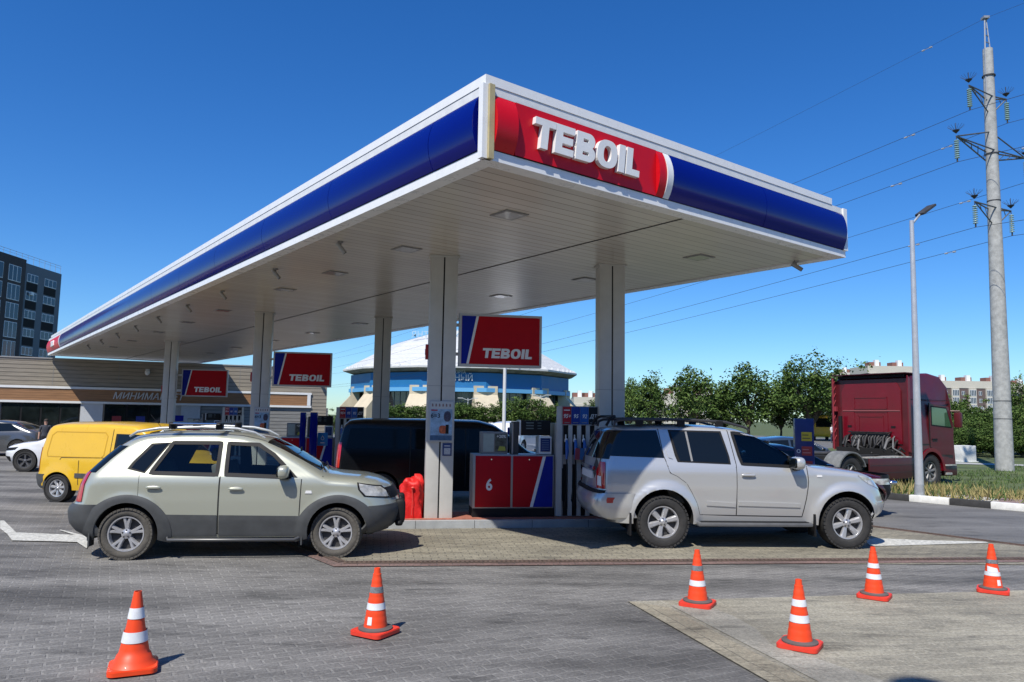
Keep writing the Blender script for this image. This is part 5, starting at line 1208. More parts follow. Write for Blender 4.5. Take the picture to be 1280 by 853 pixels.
# ------------------------------------------------------------------ cones
CONEO = mat('cone_orange', (.80, .062, .010), .5, coat=.05, var=.07, vscale=5); CW_ = mat('cone_white', (.66, .68, .70), .35, var=.12, vscale=15)
CGR = mat('cone_grey_tape', (.22, .23, .24), .3, metal=.3, var=.35, vscale=25); CRB = mat('cone_rubber', (.10, .085, .08), .8, var=.2); CBASE = mat('cone_base_red', (.68, .045, .022), .5, var=.12, vscale=9)
def cone(px, py, rz, bands, label, style='rubber', h=.55, sticker=False, s=1., lean=(0, 0)):
    g_ = gz(px, py); t = thing('traffic_cone', (g_.x, g_.y, .014), rz, label, 'traffic cone', 'orange and white traffic cones'); t.scale = (s, s, s)
    t.rotation_euler = (lean[0], lean[1], rz)
    hb = .165
    P = rounded(-hb, -hb, hb, hb, .05); MB().prism(P, .0, .030, 'xy').prism([(a * .97, b * .97) for a, b in P], .030, .036, 'xy').build('base', CBASE if style == 'rubber' else CONEO, t, smooth=30)
    rb, rt_ = (.105, .026)
    f = lambda z: rb + (rt_ - rb) * (z - .04) / (h - .04)
    segs = []
    zs = sorted(bands)
    def surf(name, z0, z1, m_, off=0):
        mb = MB(); pr = [(f(z0) + off, z0)] + [(f(z) + off, z) for z in np.linspace(z0, z1, 5)[1:]]; mb.lathe(pr, 36); return mb.build(name, m_, t, smooth=50)
    mb = MB(); pr = [(rb + .004, .034)] + [(f(z) + (.0025 if int(z * 90) % 5 == 0 and style == 'rubber' else 0), z) for z in np.linspace(.05, h - .05, 26)] + [(f(h - .05) - .003, h - .047), (rt_, h), (rt_ - .006, h + .001), (rt_ - .008, h - .02)]
    if style == 'skirt': pr = [(.16, .034), (.150, .045), (.128, .075), (.115, .11)] + [(f(z) + .012 * max(0, 1 - (z - .11) / .2), z) for z in np.linspace(.12, h, 14)] + [(rt_ - .004, h)]
    mb.lathe(pr, 36); mb.build('body', CONEO, t, smooth=50)
    off = .0035 if style == 'rubber' else .014
    for z0, z1, c_ in bands: surf('band', z0, z1, c_, .0035 if style == 'rubber' else (.0045 + .012 * max(0, 1 - (z0 - .11) / .2)))
    if style == 'rubber': MB().lathe([(.10, .037), (.148, .037), (.148, .048), (.112, .058), (.104, .06)], 36).build('rubber_collar', CRB, t, smooth=40)
    if sticker:
        a = -math.pi / 2 - rz + sticker * .25; st = MB(); vs = []
        for z in (.085, .15):
            for da in (-.22, 0, .22): r_ = f(z) + .0045; vs.append((r_ * math.cos(a + da), r_ * math.sin(a + da), z))
        st.add(vs, [(0, 1, 4, 3), (1, 2, 5, 4)]); st.build('sticker', PLATE, t)
    return t
cone(166, 838.5, R(24), [(.20, .275, CW_), (.365, .44, CW_)], 'nearest traffic cone at bottom left, smooth body with a flared skirt', 'skirt', .555)
cone(469, 793, R(-30), [(.205, .26, CW_), (.345, .395, CGR)], 'traffic cone in front of the pale green car nose, one white and one grey band', sticker=-1.6)
cone(872, 757.5, R(-28), [(.195, .25, CW_), (.345, .395, CGR)], 'traffic cone in front of the silver SUV, dirty grey upper band')
cone(1000, 810, R(-33), [(.205, .265, CW_), (.335, .39, CW_)], 'traffic cone at bottom right standing on the tan slabs, two clean white bands')
cone(1093, 748, R(-36), [(.205, .26, CW_), (.325, .375, CW_)], 'traffic cone near the silver SUV front wheel with two white bands', s=.97)
c6 = cone(1241.5, 741, R(-34), [(.19, .235, CW_), (.33, .375, CGR)], 'rightmost traffic cone with crooked tape and a white sticker', sticker=.6, s=.96)
vs = []
a0 = -math.pi / 2 - c6.rotation_euler[2]
for z, da0, da1 in ((.232, -1.2, .35), (.30, -1.3, .25)):
    for k in range(7): a = a0 + da0 + (da1 - da0) * k / 6; r_ = .105 + (.026 - .105) * (z - .04) / .51 + .006; vs.append((r_ * math.cos(a), r_ * math.sin(a), z - .02 * k / 6 * (1 if z > .25 else 0)))
mesh_obj('loose_tape', vs, [(k, k + 1, k + 8, k + 7) for k in range(6)], CW_, c6)

# ------------------------------------------------------------------ red tractor lorry
TR = mat('lorry_red', (.145, .002, .010), .35, coat=.35, var=.12, vscale=2); TRD = mat('lorry_red_dusty', (.062, .010, .012), .5, coat=.2, var=.15)
g_ = gz(1165, 611.5); th = R(30); hh = Vector((math.cos(th), math.sin(th), 0)); nnn = Vector((-hh.y, hh.x, 0))
lo = g_ + nnn * 1.22
t = thing('tractor_lorry', (lo.x, lo.y, 0), th, 'dark red tractor lorry without trailer, seen from behind beside the lamp post', 'lorry')
def outline_cab():
    # side silhouette of the cab (x,z): sleeper with high roof
    return [(-.95, .92), (-.95, 3.22), (-.80, 3.36), (.2, 3.42), (.75, 3.34), (1.02, 3.02), (1.16, 2.55), (1.30, 1.85), (1.34, 1.15), (1.34, .55), (.62, .50), (.56, .80), (.40, 1.06), (0, 1.18), (-.40, 1.06), (-.56, .92)]
bm = bmesh.new(); P = outline_cab(); HW = 1.24
fa = [bm.verts.new((x, -HW + (.10 if z > 3.3 else 0) + (.05 if x > 1.2 else 0), z)) for x, z in P]; fb = [bm.verts.new((x, HW - (.10 if z > 3.3 else 0) - (.05 if x > 1.2 else 0), z)) for x, z in P]
bm.faces.new(fa); bm.faces.new(fb[::-1])
for i in range(len(P)): j = (i + 1) % len(P); bm.faces.new((fa[i], fb[i], fb[j], fa[j]))
bmesh.ops.recalc_face_normals(bm, faces=bm.faces)
ed = [e for e in bm.edges if abs(abs(e.verts[0].co.y) - abs(e.verts[1].co.y)) < .2 and e.verts[0].co.y * e.verts[1].co.y > 0 and min(e.verts[0].co.z, e.verts[1].co.z) > 1.1]
bmesh.ops.bevel(bm, geom=ed, offset=.09, segments=4, profile=.5, affect='EDGES')
me = bpy.data.meshes.new('cab'); bm.to_mesh(me); bm.free(); me.materials.append(mat('cab_side_maroon', (.085, .006, .010), .45, coat=.25, var=.2, vscale=2)); me.shade_smooth(); me.set_sharp_from_angle(angle=R(32))
cab = bpy.data.objects.new('cab', me); COL.objects.link(cab); cab.parent = t
# rear wall pressings
mb = MB()
mb.prism([(-.98, 1.30), (.98, 1.30), (.98, 2.86), (.85, 3.10), (-.85, 3.10), (-.98, 2.86)], -.985, -.95, 'yz'); mb.build('rear_wall', TR, cab)
def frame_rect(y0, y1, z0, z1, w, x_):
    m_ = MB(); m_.box((x_, y0, z0), (x_ - .012, y1, z0 + w)); m_.box((x_, y0, z1 - w), (x_ - .012, y1, z1)); m_.box((x_, y0, z0), (x_ - .012, y0 + w, z1)); m_.box((x_, y1 - w, z0), (x_ - .012, y1, z1)); return m_
frame_rect(-.42, .42, 1.62, 2.12, .035, -.986).build('pressing', TR, cab, smooth=30); frame_rect(-.55, .55, 2.32, 2.68, .025, -.986).build('pressing', TR, cab); frame_rect(-.56, .56, 1.50, 2.24, .02, -.986).build('pressing', TR, cab)
MB().box((-.998, -.95, 2.26), (-.987, .95, 2.285)).build('seam_strip', mat('dull_edge', (.30, .10, .10), .5), cab)
for y_ in (-.72, .72): MB().box((-.995, y_ - .07, 1.76), (-.987, y_ + .07, 1.82)).build('vent', BLACK, cab)
# side air deflectors behind the cab, roof visor
for s_ in (-1, 1):
    fn = MB(); fn.prism([(-.95, 1.05), (-.95, 3.20), (-.95 - (.15 if s_ > 0 else .10), 3.30), (-.95 - (.17 if s_ > 0 else .12), 1.10)], s_ * 1.22, s_ * 1.255, 'xz'); f_ = fn.build('side_deflector', TR if s_ < 0 else mat('deflector_inner', (.10, .012, .02), .6, var=.4, vscale=12), t)
    if s_ > 0:
        rb_ = MB()
        for k in range(9): z_ = 1.3 + k * .22; rb_.tube([(-1.11, 1.21, z_), (-.97, 1.21, z_ + .2)], .012, 6)
        rb_.tube([(-1.12, 1.20, 1.05), (-1.10, 1.20, 3.28)], .02, 6); rb_.box((-1.09, 1.12, 2.25), (-1.0, 1.21, 2.40)); rb_.build('deflector_stay', mat('deflector_stay_red', (.26, .03, .04), .5), f_)
MB().box((-1.12, -1.22, 3.36), (-.45, 1.22, 3.39), bev=.012).build('roof_visor', mat('visor_dark', (.05, .006, .01), .5), t, smooth=40)
MB().box((-1.0, -1.1, 3.26), (-.945, 1.1, 3.34)).build('visor_gap', SOOT, t)
# side: door, window, seams, steps
sy = -HW - .006
def side_poly(name, P, m_, y0=sy, y1=-HW + .01, par=cab): return MB().prism(P, y0, y1, 'xz').build(name, m_, par)
wf = side_poly('door', [(-.02, 1.22), (.50, 1.0), (1.10, .98), (1.20, 1.85), (.96, 2.42), (-.02, 2.50)], bpy.data.materials['cab_side_maroon'], -HW - .010)
side_poly('window', [(.08, 1.88), (1.06, 1.82), (.82, 2.36), (.08, 2.40)], mat('lorry_glass', (.03, .12, .06), .08, coat=1), -HW - .018, par=wf)
side_poly('window_seal', [(.04, 1.85), (1.10, 1.78), (.85, 2.40), (.04, 2.44)], BLACK, -HW - .014, par=wf)
side_poly('door_seam', [(-.045, 1.22), (-.02, 1.22), (-.02, 2.52), (-.045, 2.52)], SOOT, -HW - .008)
side_poly('locker_seam', [(-.90, 1.30), (-.08, 1.30), (-.08, 1.315), (-.90, 1.315)], SOOT, -HW - .008)
side_poly('roof_seam', [(-.93, 2.60), (1.0, 2.60), (1.0, 2.615), (-.93, 2.615)], SOOT, -HW - .008)
side_poly('handle', [(.05, 1.42), (.30, 1.42), (.30, 1.47), (.05, 1.47)], BLACK, -HW - .03, par=wf)
for s_ in (-1, 1):
    mo = MB().box((1.12, s_ * 1.30, 1.80), (1.26, s_ * 1.50, 2.26), bev=.04).tube([(1.1, s_ * 1.22, 2.30), (1.24, s_ * 1.42, 2.30), (1.25, s_ * 1.42, 2.2)], .02, 8).build('side_mirror', mat('mirror_maroon', (.09, .012, .016), .4), t, smooth=40)
    # arch and front wheel
    am = MB(); vs = []; NN = 20
    for k in range(NN + 1):
        a = R(180) * k / NN
        for rr_, yy in ((.56, HW - .22), (.56, HW + .03), (.66, HW + .03), (.66, HW - .02)): vs.append((rr_ * math.cos(a), s_ * yy, .52 + rr_ * math.sin(a) * 1.02))
    fs = [(k * 4 + q, k * 4 + (q + 1) % 4, (k + 1) * 4 + (q + 1) % 4, (k + 1) * 4 + q) for k in range(NN) for q in range(4)]
    am.add(vs, fs).build('wheel_arch', TR, t, smooth=40)
    build_wheel('wheel', t, .50, .30, .29, 8, (0, s_ * 1.07, .50), s_, 0, rimmat=mat('lorry_rim', (.20, .20, .20), .5, metal=.4, var=.4, vscale=12), style='thin')
    rw_ = build_wheel('wheel', t, .50, .34, .29, 8, (-3.65, s_ * 1.02, .50), s_, 0, rimmat=mat('lorry_rim', (.20, .20, .20), .5), style='thin')
    # side skirt between the axles
    MB().box((-2.92, s_ * 1.20, .34), (-.66, s_ * 1.245, .92), bev=.012).build('side_skirt', TRD, t, smooth=40)
    for zz in (.52, .72): MB().box((-2.90, s_ * 1.246, zz), (-.68, s_ * 1.249, zz + .012)).build('skirt_seam', IRON, t)
    MB().box((-2.92, s_ * 1.0, .925), (-.66, s_ * 1.23, .96)).build('step_plate', mat('bright_step', (.55, .53, .48), .45, metal=.4, var=.5, vscale=8), t)
    gm = MB(); vs = []
    for k in range(17):
        a = R(20) + R(140) * k / 16
        for rr_, yy in ((.58, .72), (.58, 1.25), (.62, 1.25), (.62, .72)): vs.append((-3.65 + rr_ * math.cos(a), s_ * yy, .50 + rr_ * math.sin(a)))
    gm.add(vs, [(k * 4 + q, k * 4 + (q + 1) % 4, (k + 1) * 4 + (q + 1) % 4, (k + 1) * 4 + q) for k in range(16) for q in range(4)]).build('mudguard', mat('mudguard_grey', (.16, .165, .16), .6, var=.3), t, smooth=40)
MB().box((.66, -1.22, .36), (1.36, 1.22, .66), bev=.03).build('front_bumper', TRD, t, smooth=40)
MB().box((.70, -1.27, .40), (1.0, -1.20, .46)).box((.70, -1.27, .66), (1.25, -1.23, .70)).build('step', mat('bright_step', (.55, .53, .48), .45), t)
# chassis, fifth wheel, hoses behind the cab
MB().box((-4.4, -.48, .72), (.9, -.38, .98)).box((-4.4, .38, .72), (.9, .48, .98)).box((-3.6, -.48, .8), (-3.3, .48, .95)).box((-1.6, -.48, .8), (-1.4, .48, .95)).build('chassis', IRON, t)
MB().lathe([(0, .99), (.45, .99), (.47, 1.03), (.42, 1.07), (0, 1.07)], 24, c=(-3.5, 0, 0)).build('fifth_wheel', IRON, t, smooth=40)
MB().box((-1.35, -.95, .75), (-1.0, .95, 1.15)).build('rear_crossbox', SOOT, t)
MB().tube([(-2.0, -.95, .75), (-1.0, -.95, .75)], .22, 16).build('air_tank', STEEL, t, smooth=50)
MB().box((-2.7, .62, .45), (-1.3, 1.15, .92), bev=.05).build('fuel_tank', STEEL, t, smooth=40)
MB().tube([(-1.12, .95, 1.0), (-1.12, .95, 2.1)], .06, 12).build('intake_pipe', BLACK, t, smooth=60)
hs = MB()
for k in range(13):
    y0 = -.62 + k * .095; hs.tube([(-1.02, y0, 1.58 + .04 * math.sin(k * 2)), (-1.16, y0 + .03, 1.45), (-1.22, y0 + .05 * math.sin(k * 3), 1.25 - .05 * (k % 3)), (-1.15, y0 + .09, 1.10), (-1.05, y0 + .1 * math.cos(k), 1.25)], .028 + .014 * (k % 2), 8)
hs.box((-1.10, -.60, 1.52), (-.99, .60, 1.60)); hs.box((-1.2, .2, 1.1), (-1.0, .55, 1.42)); hs.box((-1.18, -.65, 1.0), (-1.0, -.3, 1.35)); hs.tube([(-1.0, -.66, 1.64), (-1.15, -.66, 1.62), (-1.15, .66, 1.62), (-1.0, .66, 1.64)], .018, 8)
hs.build('hose_bundle', mat('hose_black', (.014, .014, .015), .6, var=.5, vscale=9), t, smooth=50)
rr_ = random.Random(5)
for col_i, (m_, cnt) in enumerate(((mat('hose_black', (.014, .014, .015), .6), 16), (mat('hose_grey', (.12, .12, .12), .5), 5))):
    for k in range(cnt):
        y0, z0 = rr_.uniform(-.85, .85), rr_.uniform(1.05, 1.55); y1, z1 = y0 + rr_.uniform(-.35, .35), rr_.uniform(.9, 1.2)
        MB().tube([(-1.0, y0, z0), (-1.12, y0 * .9 + y1 * .1, z0 - .05), (-1.25 - rr_.uniform(0, .12), (y0 + y1) / 2, (z0 + z1) / 2 - .1), (-1.2, y1, z1), (-1.02, y1, z1 - .1)], rr_.uniform(.02, .045), 8).build('hose', m_, t, smooth=60)
for k in range(4): y0 = -.75 + k * .45; MB().box((-1.14, y0, 1.0), (-1.0, y0 + rr_.uniform(.12, .25), 1.2 + rr_.uniform(0, .25)), bev=.02).build('valve_box', BLACK, t, smooth=40)
MB().lathe([(0, -1.16), (.07, -1.16), (.09, -1.08), (.09, -1.0), (0, -1.0)], 16, c=(0, .78, 1.30), axis='x').build('work_lamp', CHROME, t, smooth=40)

# ------------------------------------------------------------------ lamp posts, pylon, wires
def lamp_post():
    b = gz(1149.6, 621, .12); t = thing('lamp_post', (b.x, b.y, .12), 0, 'tall white lamp post with a single LED head, before the lorry', 'lamp post')
    top = at(1139.5, 276, b.y); v = top - Vector((b.x, b.y, .12))
    MB().tube([(0, 0, 0), v * .3, v], [.105, .085, .052], 16).build('pole', mat('post_white', (.50, .52, .54), .38, metal=.35, var=.06), t, smooth=60)
    MB().lathe([(.0, 0), (.16, 0), (.16, .03), (.12, .05), (.11, .30), (0, .30)], 16).build('foot', STEEL, t, smooth=40)
    d = Vector((.55, .25, .38))
    MB().tube([v - Vector((0, 0, .10)), v + d * .55], [.032, .028], 10).build('arm', STEEL, t, smooth=60)
    q = v + d * .5; dx = d.normalized(); up = Vector((0, 0, 1)); side = dx.cross(up).normalized(); un_ = side.cross(dx)
    rot = Matrix((dx, side, un_)).transposed()
    h = MB(); h.box((0, -.13, -.03), (.58, .13, .035), bev=.02); h.v = [rot @ p_ + q for p_ in h.v]; ho = h.build('lamp_head', IRON, t, smooth=40)
    h = MB(); h.box((.10, -.10, -.036), (.52, .10, -.031)); h.v = [rot @ p_ + q for p_ in h.v]; h.build('lens', mat('led_lens', (.35, .33, .27), .3), ho)
lamp_post()
pb = gz(1256, 589, .12); top = at(1234.5, 62, pb.y + .6); peak = at(1231.5, 23, pb.y + .8)
t = thing('power_pylon', (pb.x, pb.y, .12), 0, 'tall grey concrete power pylon with three pairs of glass insulators', 'pylon'); B0 = Vector((pb.x, pb.y, .12))
v = top - B0
CPY = mat('pylon_concrete', (.34, .345, .33), .85, var=.28, vscale=5, bump=.2)
MB().tube([v * k for k in (0, .2, .4, .6, .8, 1)], [.325, .305, .275, .245, .22, .19], 24).build('pole', CPY, t, smooth=60)
rg = MB()
for f_ in (.115, .155): rg.lathe([(.322, 0), (.322, .02)], 24, c=tuple(v * f_))
for f_ in (.93, .735, .50, .62): rg.lathe([(.25, 0), (.25, .05), (.2, .05)], 24, c=tuple(v * f_))
rg.build('band', IRON, t)
pk = peak - B0; ld = MB(); sd2 = Vector((.88, .47, 0)) * .19
ld.tube([v * .87 - sd2 * 1.15, v - sd2, pk - sd2 * .25], .028, 6).tube([v * .87 + sd2 * 1.15, v + sd2, pk + sd2 * .25], .028, 6)
for k in range(5): f_ = k / 4.5; a = v.lerp(pk, f_); ww = 1 - .75 * f_; ld.tube([a - sd2 * ww, a + sd2 * ww], .022, 6)
ld.box((pk.x - .12, pk.y - .12, pk.z - .04), (pk.x + .12, pk.y + .12, pk.z + .06)); ld.build('top_ladder', mat('pale_steel', (.30, .32, .34), .5, metal=.3), t)
ARM = Vector((.88, .47, 0)); WDIR = Vector((-.47, .88, 0)); GL = mat('insulator_glass', (.22, .36, .34), .15, coat=1, var=.2)
wires = []
ends = []
for (lx, ly, rx_, ry_, truss) in ((1211, 104, 1258, 127, 0), (1195, 163, 1282, 205, 1), (1218, 247, 1264, 269, 0)):
    zc_ = None
    # heights from left end at depth less, right end at depth more
    Lp = at(lx, ly, pb.y - (.62 if not truss else 1.15)); Rp = at(rx_, ry_, pb.y + (.62 if not truss else 1.15))
    zz = (Lp.z + Rp.z) / 2; Lp.z = Rp.z = zz; ax = v * ((zz - .12) / v.z); c0 = B0 + ax
    am = MB(); lp, rp = Lp - B0, Rp - B0
    for e_ in (lp, rp):
        root = Vector((ax.x, ax.y, e_.z)); n_ = WDIR * .16
        lowd = -.55 if not truss else -.55
        am.tube([e_, root + n_ + Vector((0, 0, .0 + (lowd if e_ is lp and 0 else 0)))], .03, 6).tube([e_, root - n_], .03, 6)
        am.tube([e_, root + Vector((0, 0, -.75 if not truss else -.85))], .026, 6) if not truss else am.tube([e_, root + Vector((0, 0, .85))], .03, 6)
        if truss:
            am.tube([e_, root + n_ * 1.4 + Vector((0, 0, -.35))], .03, 6)
            for k in range(1, 5): f_ = k / 5; q = e_.lerp(root, f_); am.tube([q, e_.lerp(root + n_ * 1.4 + Vector((0, 0, -.35)), f_ + .1)], .016, 5)
        else:
            for k in range(1, 3): f_ = k / 3; am.tube([e_.lerp(root + n_, f_), e_.lerp(root + Vector((0, 0, -.75)), f_)], .016, 5)
    ao = am.build('crossarm', mat('arm_steel', (.11, .12, .12), .55, metal=.4, var=.3), t, smooth=50)
    for e_ in (lp, rp):
        ins = MB(); n_ = 9
        for k in range(n_):
            z_ = -.16 - k * .085; ins.lathe([(.02, z_), (.085, z_ - .015), (.095, z_ - .04), (.035, z_ - .05), (.02, z_ - .085)], 14, c=tuple(e_))
        io = ins.build('insulator', GL, ao, smooth=50)
        MB().tube([e_ + Vector((0, 0, 0)), e_ + Vector((0, 0, -.16))], .016, 6).tube([e_ + Vector((0, 0, -.92)), e_ + Vector((0, 0, -1.04))], .03, 6).build('hanger', IRON, io)
        sp__ = MB(); cc_ = e_ + Vector((0, 0, .12)); sp__.lathe([(0, -.02), (.12, .10), (.13, .12), (0, .14)], 12, c=tuple(cc_)); sp__.tube([cc_, cc_ + Vector((0, 0, .42))], .012, 5)
        for k in range(14):
            a = 2 * math.pi * k / 14; sp__.tube([cc_ + Vector((0, 0, .05)), cc_ + Vector((math.cos(a) * .30, math.sin(a) * .30, .30))], .005, 4)
        sp__.build('bird_spikes', IRON, ao)
        wires.append(B0 + e_ + Vector((0, 0, -1.04)))
wires.append(B0 + pk + Vector((0, 0, 0)))
# wires sag away to the next pylon and towards the viewer's right
for i, w0 in enumerate(wires):
    far = w0 + WDIR * 190; near = w0 - WDIR * 150; pts = []
    for k in range(61):
        f_ = k / 60; p_ = w0.lerp(far, f_); p_.z -= 4 * 3.4 * f_ * (1 - f_); pts.append(p_)
    pts2 = []
    for k in range(1, 41): f_ = k / 40; p_ = w0.lerp(near, f_); p_.z -= 4 * 2.4 * f_ * (1 - f_); pts2.append(p_)
    o = MB().tube(pts2[::-1] + pts, .010 if i < 6 else .006, 5).build('power_line', mat('wire', (.03, .032, .035), .6), None)
    nm = ['upper left', 'upper right', 'middle left', 'middle right', 'lower left', 'lower right', 'topmost'][i]
    tag(o, 'power line hanging from the %s point of the concrete pylon' % nm if i < 6 else 'thin topmost earth wire running from the peak of the pylon', 'power line', 'power lines on the pylon')
    for f_ in (.018, -.018):
        q = w0 + WDIR * (190 * f_ * .7); q.z -= .35 * abs(f_) * 30 * .3
        if i != 0: pass
    dm = MB()
    for s_ in (1, -1):
        q = w0 + WDIR * (2.6 * s_); q = Vector((q.x, q.y, q.z - .22)); dm.tube([q - WDIR * .24, q - WDIR * .12], .035, 8); dm.tube([q + WDIR * .12, q + WDIR * .24], .035, 8); dm.tube([q - WDIR * .14, q + WDIR * .14], .01, 5)
    dm.build('damper', mat('damper_grey', (.35, .36, .37), .5), o)
# white mast behind the first brand sign
p = at(628, 640, 27); tp = at(628, 425, 27); o = MB().tube([(0, 0, 0), (0, 0, tp.z)], [.075, .055], 14).lathe([(0, 0), (.14, 0), (.14, .04), (.08, .06)], 14).build('mast', mat('mast_white', (.62, .64, .65), .4), None, smooth=60)
o.location = (p.x, p.y, 0); tag(o, 'slim white mast rising behind the first brand sign', 'mast')
def street_lamp(px, ytop, Y, label, double=True):
    tp = at(px, ytop, Y); t = thing('street_lamp', (tp.x, tp.y, 0), 0, label, 'street lamp', 'distant street lamps')
    MB().tube([(0, 0, 0), (0, 0, tp.z)], [.10, .06], 8).build('pole', mat('lamp_pale', (.5, .52, .52), .5), t, smooth=60)
    hd_ = MB()
    for s_ in ((-1, 1) if double else (1,)): hd_.tube([(0, 0, tp.z - .3), (s_ * .9, 0, tp.z)], .04, 6); hd_.box((s_ * .7, -.12, tp.z - .03), (s_ * 1.5, .12, tp.z + .06))
    hd_.build('lamp_arm', mat('lamp_pale', (.5, .52, .52), .5), t)
street_lamp(585, 498, 110, 'double armed street lamp in front of the sports hall, left of the mast')
street_lamp(676, 494, 110, 'double armed street lamp in front of the right half of the sports hall')
street_lamp(1016, 504, 120, 'pale street lamp above the blue price board')
street_lamp(1229, 509, 90, 'pale street lamp in the hedge right of the lorry')

# white concrete block on the grass
p = gz(1205, 577.5, .12); o = MB().box((-.45, -.3, 0), (.45, .3, .78), bev=.03).box((-.52, -.36, -.02), (.52, .36, .04)).build('marker_block', mat('block_white', (.66, .66, .62), .8, var=.1), None, smooth=40)
o.location = (p.x, p.y, .12); o.rotation_euler = (0, 0, .3); tag(o, 'white concrete block by the path right of the lorry', 'block')
# shadow at the bottom edge comes from the lamp added behind the viewer
# ------------------------------------------------------------------ shop
P0 = Vector((-26.6, 38.6, 0)); P1 = Vector((-11.0, 44.7, 0)); sx_ = (P1 - P0); SL = sx_.length; syaw = math.atan2(sx_.y, sx_.x)
t = thing('shop_building', P0, syaw, 'long low minimarket with slatted grey wall, wood band and dark windows', 'shop')
def slat_mat(name, c, per=.16, axis='Z', dark=.35):
    M = bpy.data.materials.new(name); M.use_nodes = True; nt = M.node_tree; n = nt.nodes; l = nt.links; b = n['Principled BSDF']
    tc = n.new('ShaderNodeTexCoord'); sp = n.new('ShaderNodeSeparateXYZ'); l.new(tc.outputs['Object'], sp.inputs[0])
    md = n.new('ShaderNodeMath'); md.operation = 'FLOORED_MODULO'; md.inputs[1].default_value = per; l.new(sp.outputs[axis], md.inputs[0])
    rp = n.new('ShaderNodeMapRange'); rp.inputs[1].default_value = 0; rp.inputs[2].default_value = per * .22; rp.inputs[3].default_value = dark; rp.inputs[4].default_value = 1; l.new(md.outputs[0], rp.inputs[0])
    mp = n.new('ShaderNodeMapping'); mp.inputs['Scale'].default_value = (.6, .6, 9); l.new(tc.outputs['Object'], mp.inputs[0])
    nz = n.new('ShaderNodeTexNoise'); nz.inputs['Scale'].default_value = 2.2; nz.inputs['Detail'].default_value = 6; l.new(mp.outputs[0], nz.inputs[0])
    r2 = n.new('ShaderNodeMapRange'); r2.inputs[1].default_value = .3; r2.inputs[2].default_value = .7; r2.inputs[3].default_value = .78; r2.inputs[4].default_value = 1.15; l.new(nz.outputs['Fac'], r2.inputs[0])
    ml = n.new('ShaderNodeMath'); ml.operation = 'MULTIPLY'; l.new(rp.outputs[0], ml.inputs[0]); l.new(r2.outputs[0], ml.inputs[1])
    sc = n.new('ShaderNodeVectorMath'); sc.operation = 'SCALE'; sc.inputs[0].default_value = c; l.new(ml.outputs[0], sc.inputs['Scale'])
    l.new(sc.outputs[0], b.inputs['Base Color']); b.inputs['Roughness'].default_value = .6
    bp = n.new('ShaderNodeBump'); bp.inputs['Strength'].default_value = .6; bp.inputs['Distance'].default_value = .03; l.new(rp.outputs[0], bp.inputs['Height']); l.new(bp.outputs[0], b.inputs['Normal']); return M
SLAT = slat_mat('grey_slat_cladding', (.29, .255, .20), .21); WOOD = slat_mat('wood_band', (.30, .155, .07), .13, dark=.7)
def B(name, x0, x1, z0, z1, m_, y0=0., y1=.3, par=t, bev=0): return MB().box((x0, y0, z0), (x1, y1, z1), bev=bev).build(name, m_, par, smooth=40 if bev else None)
LX = -14; RX = SL
B('wall', LX, RX, 0, 4.50, mat('shop_wall', (.42, .42, .40), .7, var=.1), .10, 11)
B('roof', LX + .1, RX - .1, 4.502, 4.55, CONC, .3, 10.8)
B('slat_cladding', LX, RX - .02, 3.12, 4.56, SLAT, .0, .099)
mb = MB()
x_ = LX + 1
while x_ < RX: mb.box((x_, -.006, 3.13), (x_ + .02, .0, 4.54)); x_ += 3.1
mb.build('cladding_joint', GREY, t)
B('coping', LX, RX + .02, 4.562, 4.62, mat('coping_grey', (.30, .30, .29), .5), -.04, .3)
B('fascia_trim', LX, RX - .9, 3.00, 3.118, WHITE, -.10, .098)
B('wood_band', LX, RX - 1.15, 2.36, 2.995, WOOD, -.06, .098)
B('fascia_trim', LX, RX - .9, 2.24, 2.355, WHITE, -.10, .098)
B('fascia_trim', RX - 1.14, RX - .95, 2.36, 2.995, WHITE, -.10, .098)
SGL = mat('shop_glass', (.010, .014, .013), .05, coat=1, var=.8, vscale=1.2)
def win(x0, x1, n, z0=.35, z1=2.22):
    w = B('window', x0, x1, z0, z1, BLACK, .03, .099)
    k = (x1 - x0) / n
    for i in range(n): B('pane', x0 + i * k + .05, x0 + (i + 1) * k - .05, z0 + .05, z1 - .05, SGL, .012, .031, w)
def px2x(px):  # where a pixel column meets the shop front
    d = ray(px, 520); a = np.array([[d.x, -sx_.x / SL], [d.y, -sx_.y / SL]]); s_ = np.linalg.solve(a, np.array([P0.x, P0.y])); return float(s_[1])
win(LX + .5, px2x(-2), 6); win(px2x(0), px2x(99), 4)
B('white_panel', px2x(100), px2x(128), .1, 2.235, mat('shop_white_panel', (.50, .52, .54), .5, var=.05), -.02, .098)
win(px2x(130), px2x(212), 3, .05)
B('white_panel', px2x(226), px2x(250), .1, 2.235, mat('shop_white_panel', (.50, .52, .54), .5), -.02, .098)
B('shutter', px2x(251), px2x(410), .1, 2.235, slat_mat('shutter_slats', (.22, .22, .21), .2), .02, .098)
B('wall_end', RX - .9, RX - .01, .0, 3.11, SLAT, -.01, .098)
text('lettering', 'МИНИМАРКЕТ', .50, mat('letter_grey', (.55, .56, .56), .4), t, depth=.05, bold=.006, shear=.25, loc=((px2x(139)), -.10, 2.67), align='LEFT', sx=.97)
# posters inside the glass
for px_, c_ in ((140, (.25, .02, .03)), (170, (.02, .04, .25))):
    x_ = px2x(px_); B('window_poster', x_, x_ + .45, 1.0, 1.6, mat('window_poster_%d' % px_, c_, .4), .004, .011)
# dome camera on the wall
dc = MB().sup((px2x(181), -.18, 4.0), (.13, .13, .16), 2, 2, 14, 10).box((px2x(181) - .1, -.12, 4.05), (px2x(181) + .1, 0, 4.2)).build('security_camera', WHITE, None, smooth=60)
dc.location = P0; dc.rotation_euler = (0, 0, syaw); tag(dc, 'white dome camera on the slatted wall above the shop lettering', 'camera')
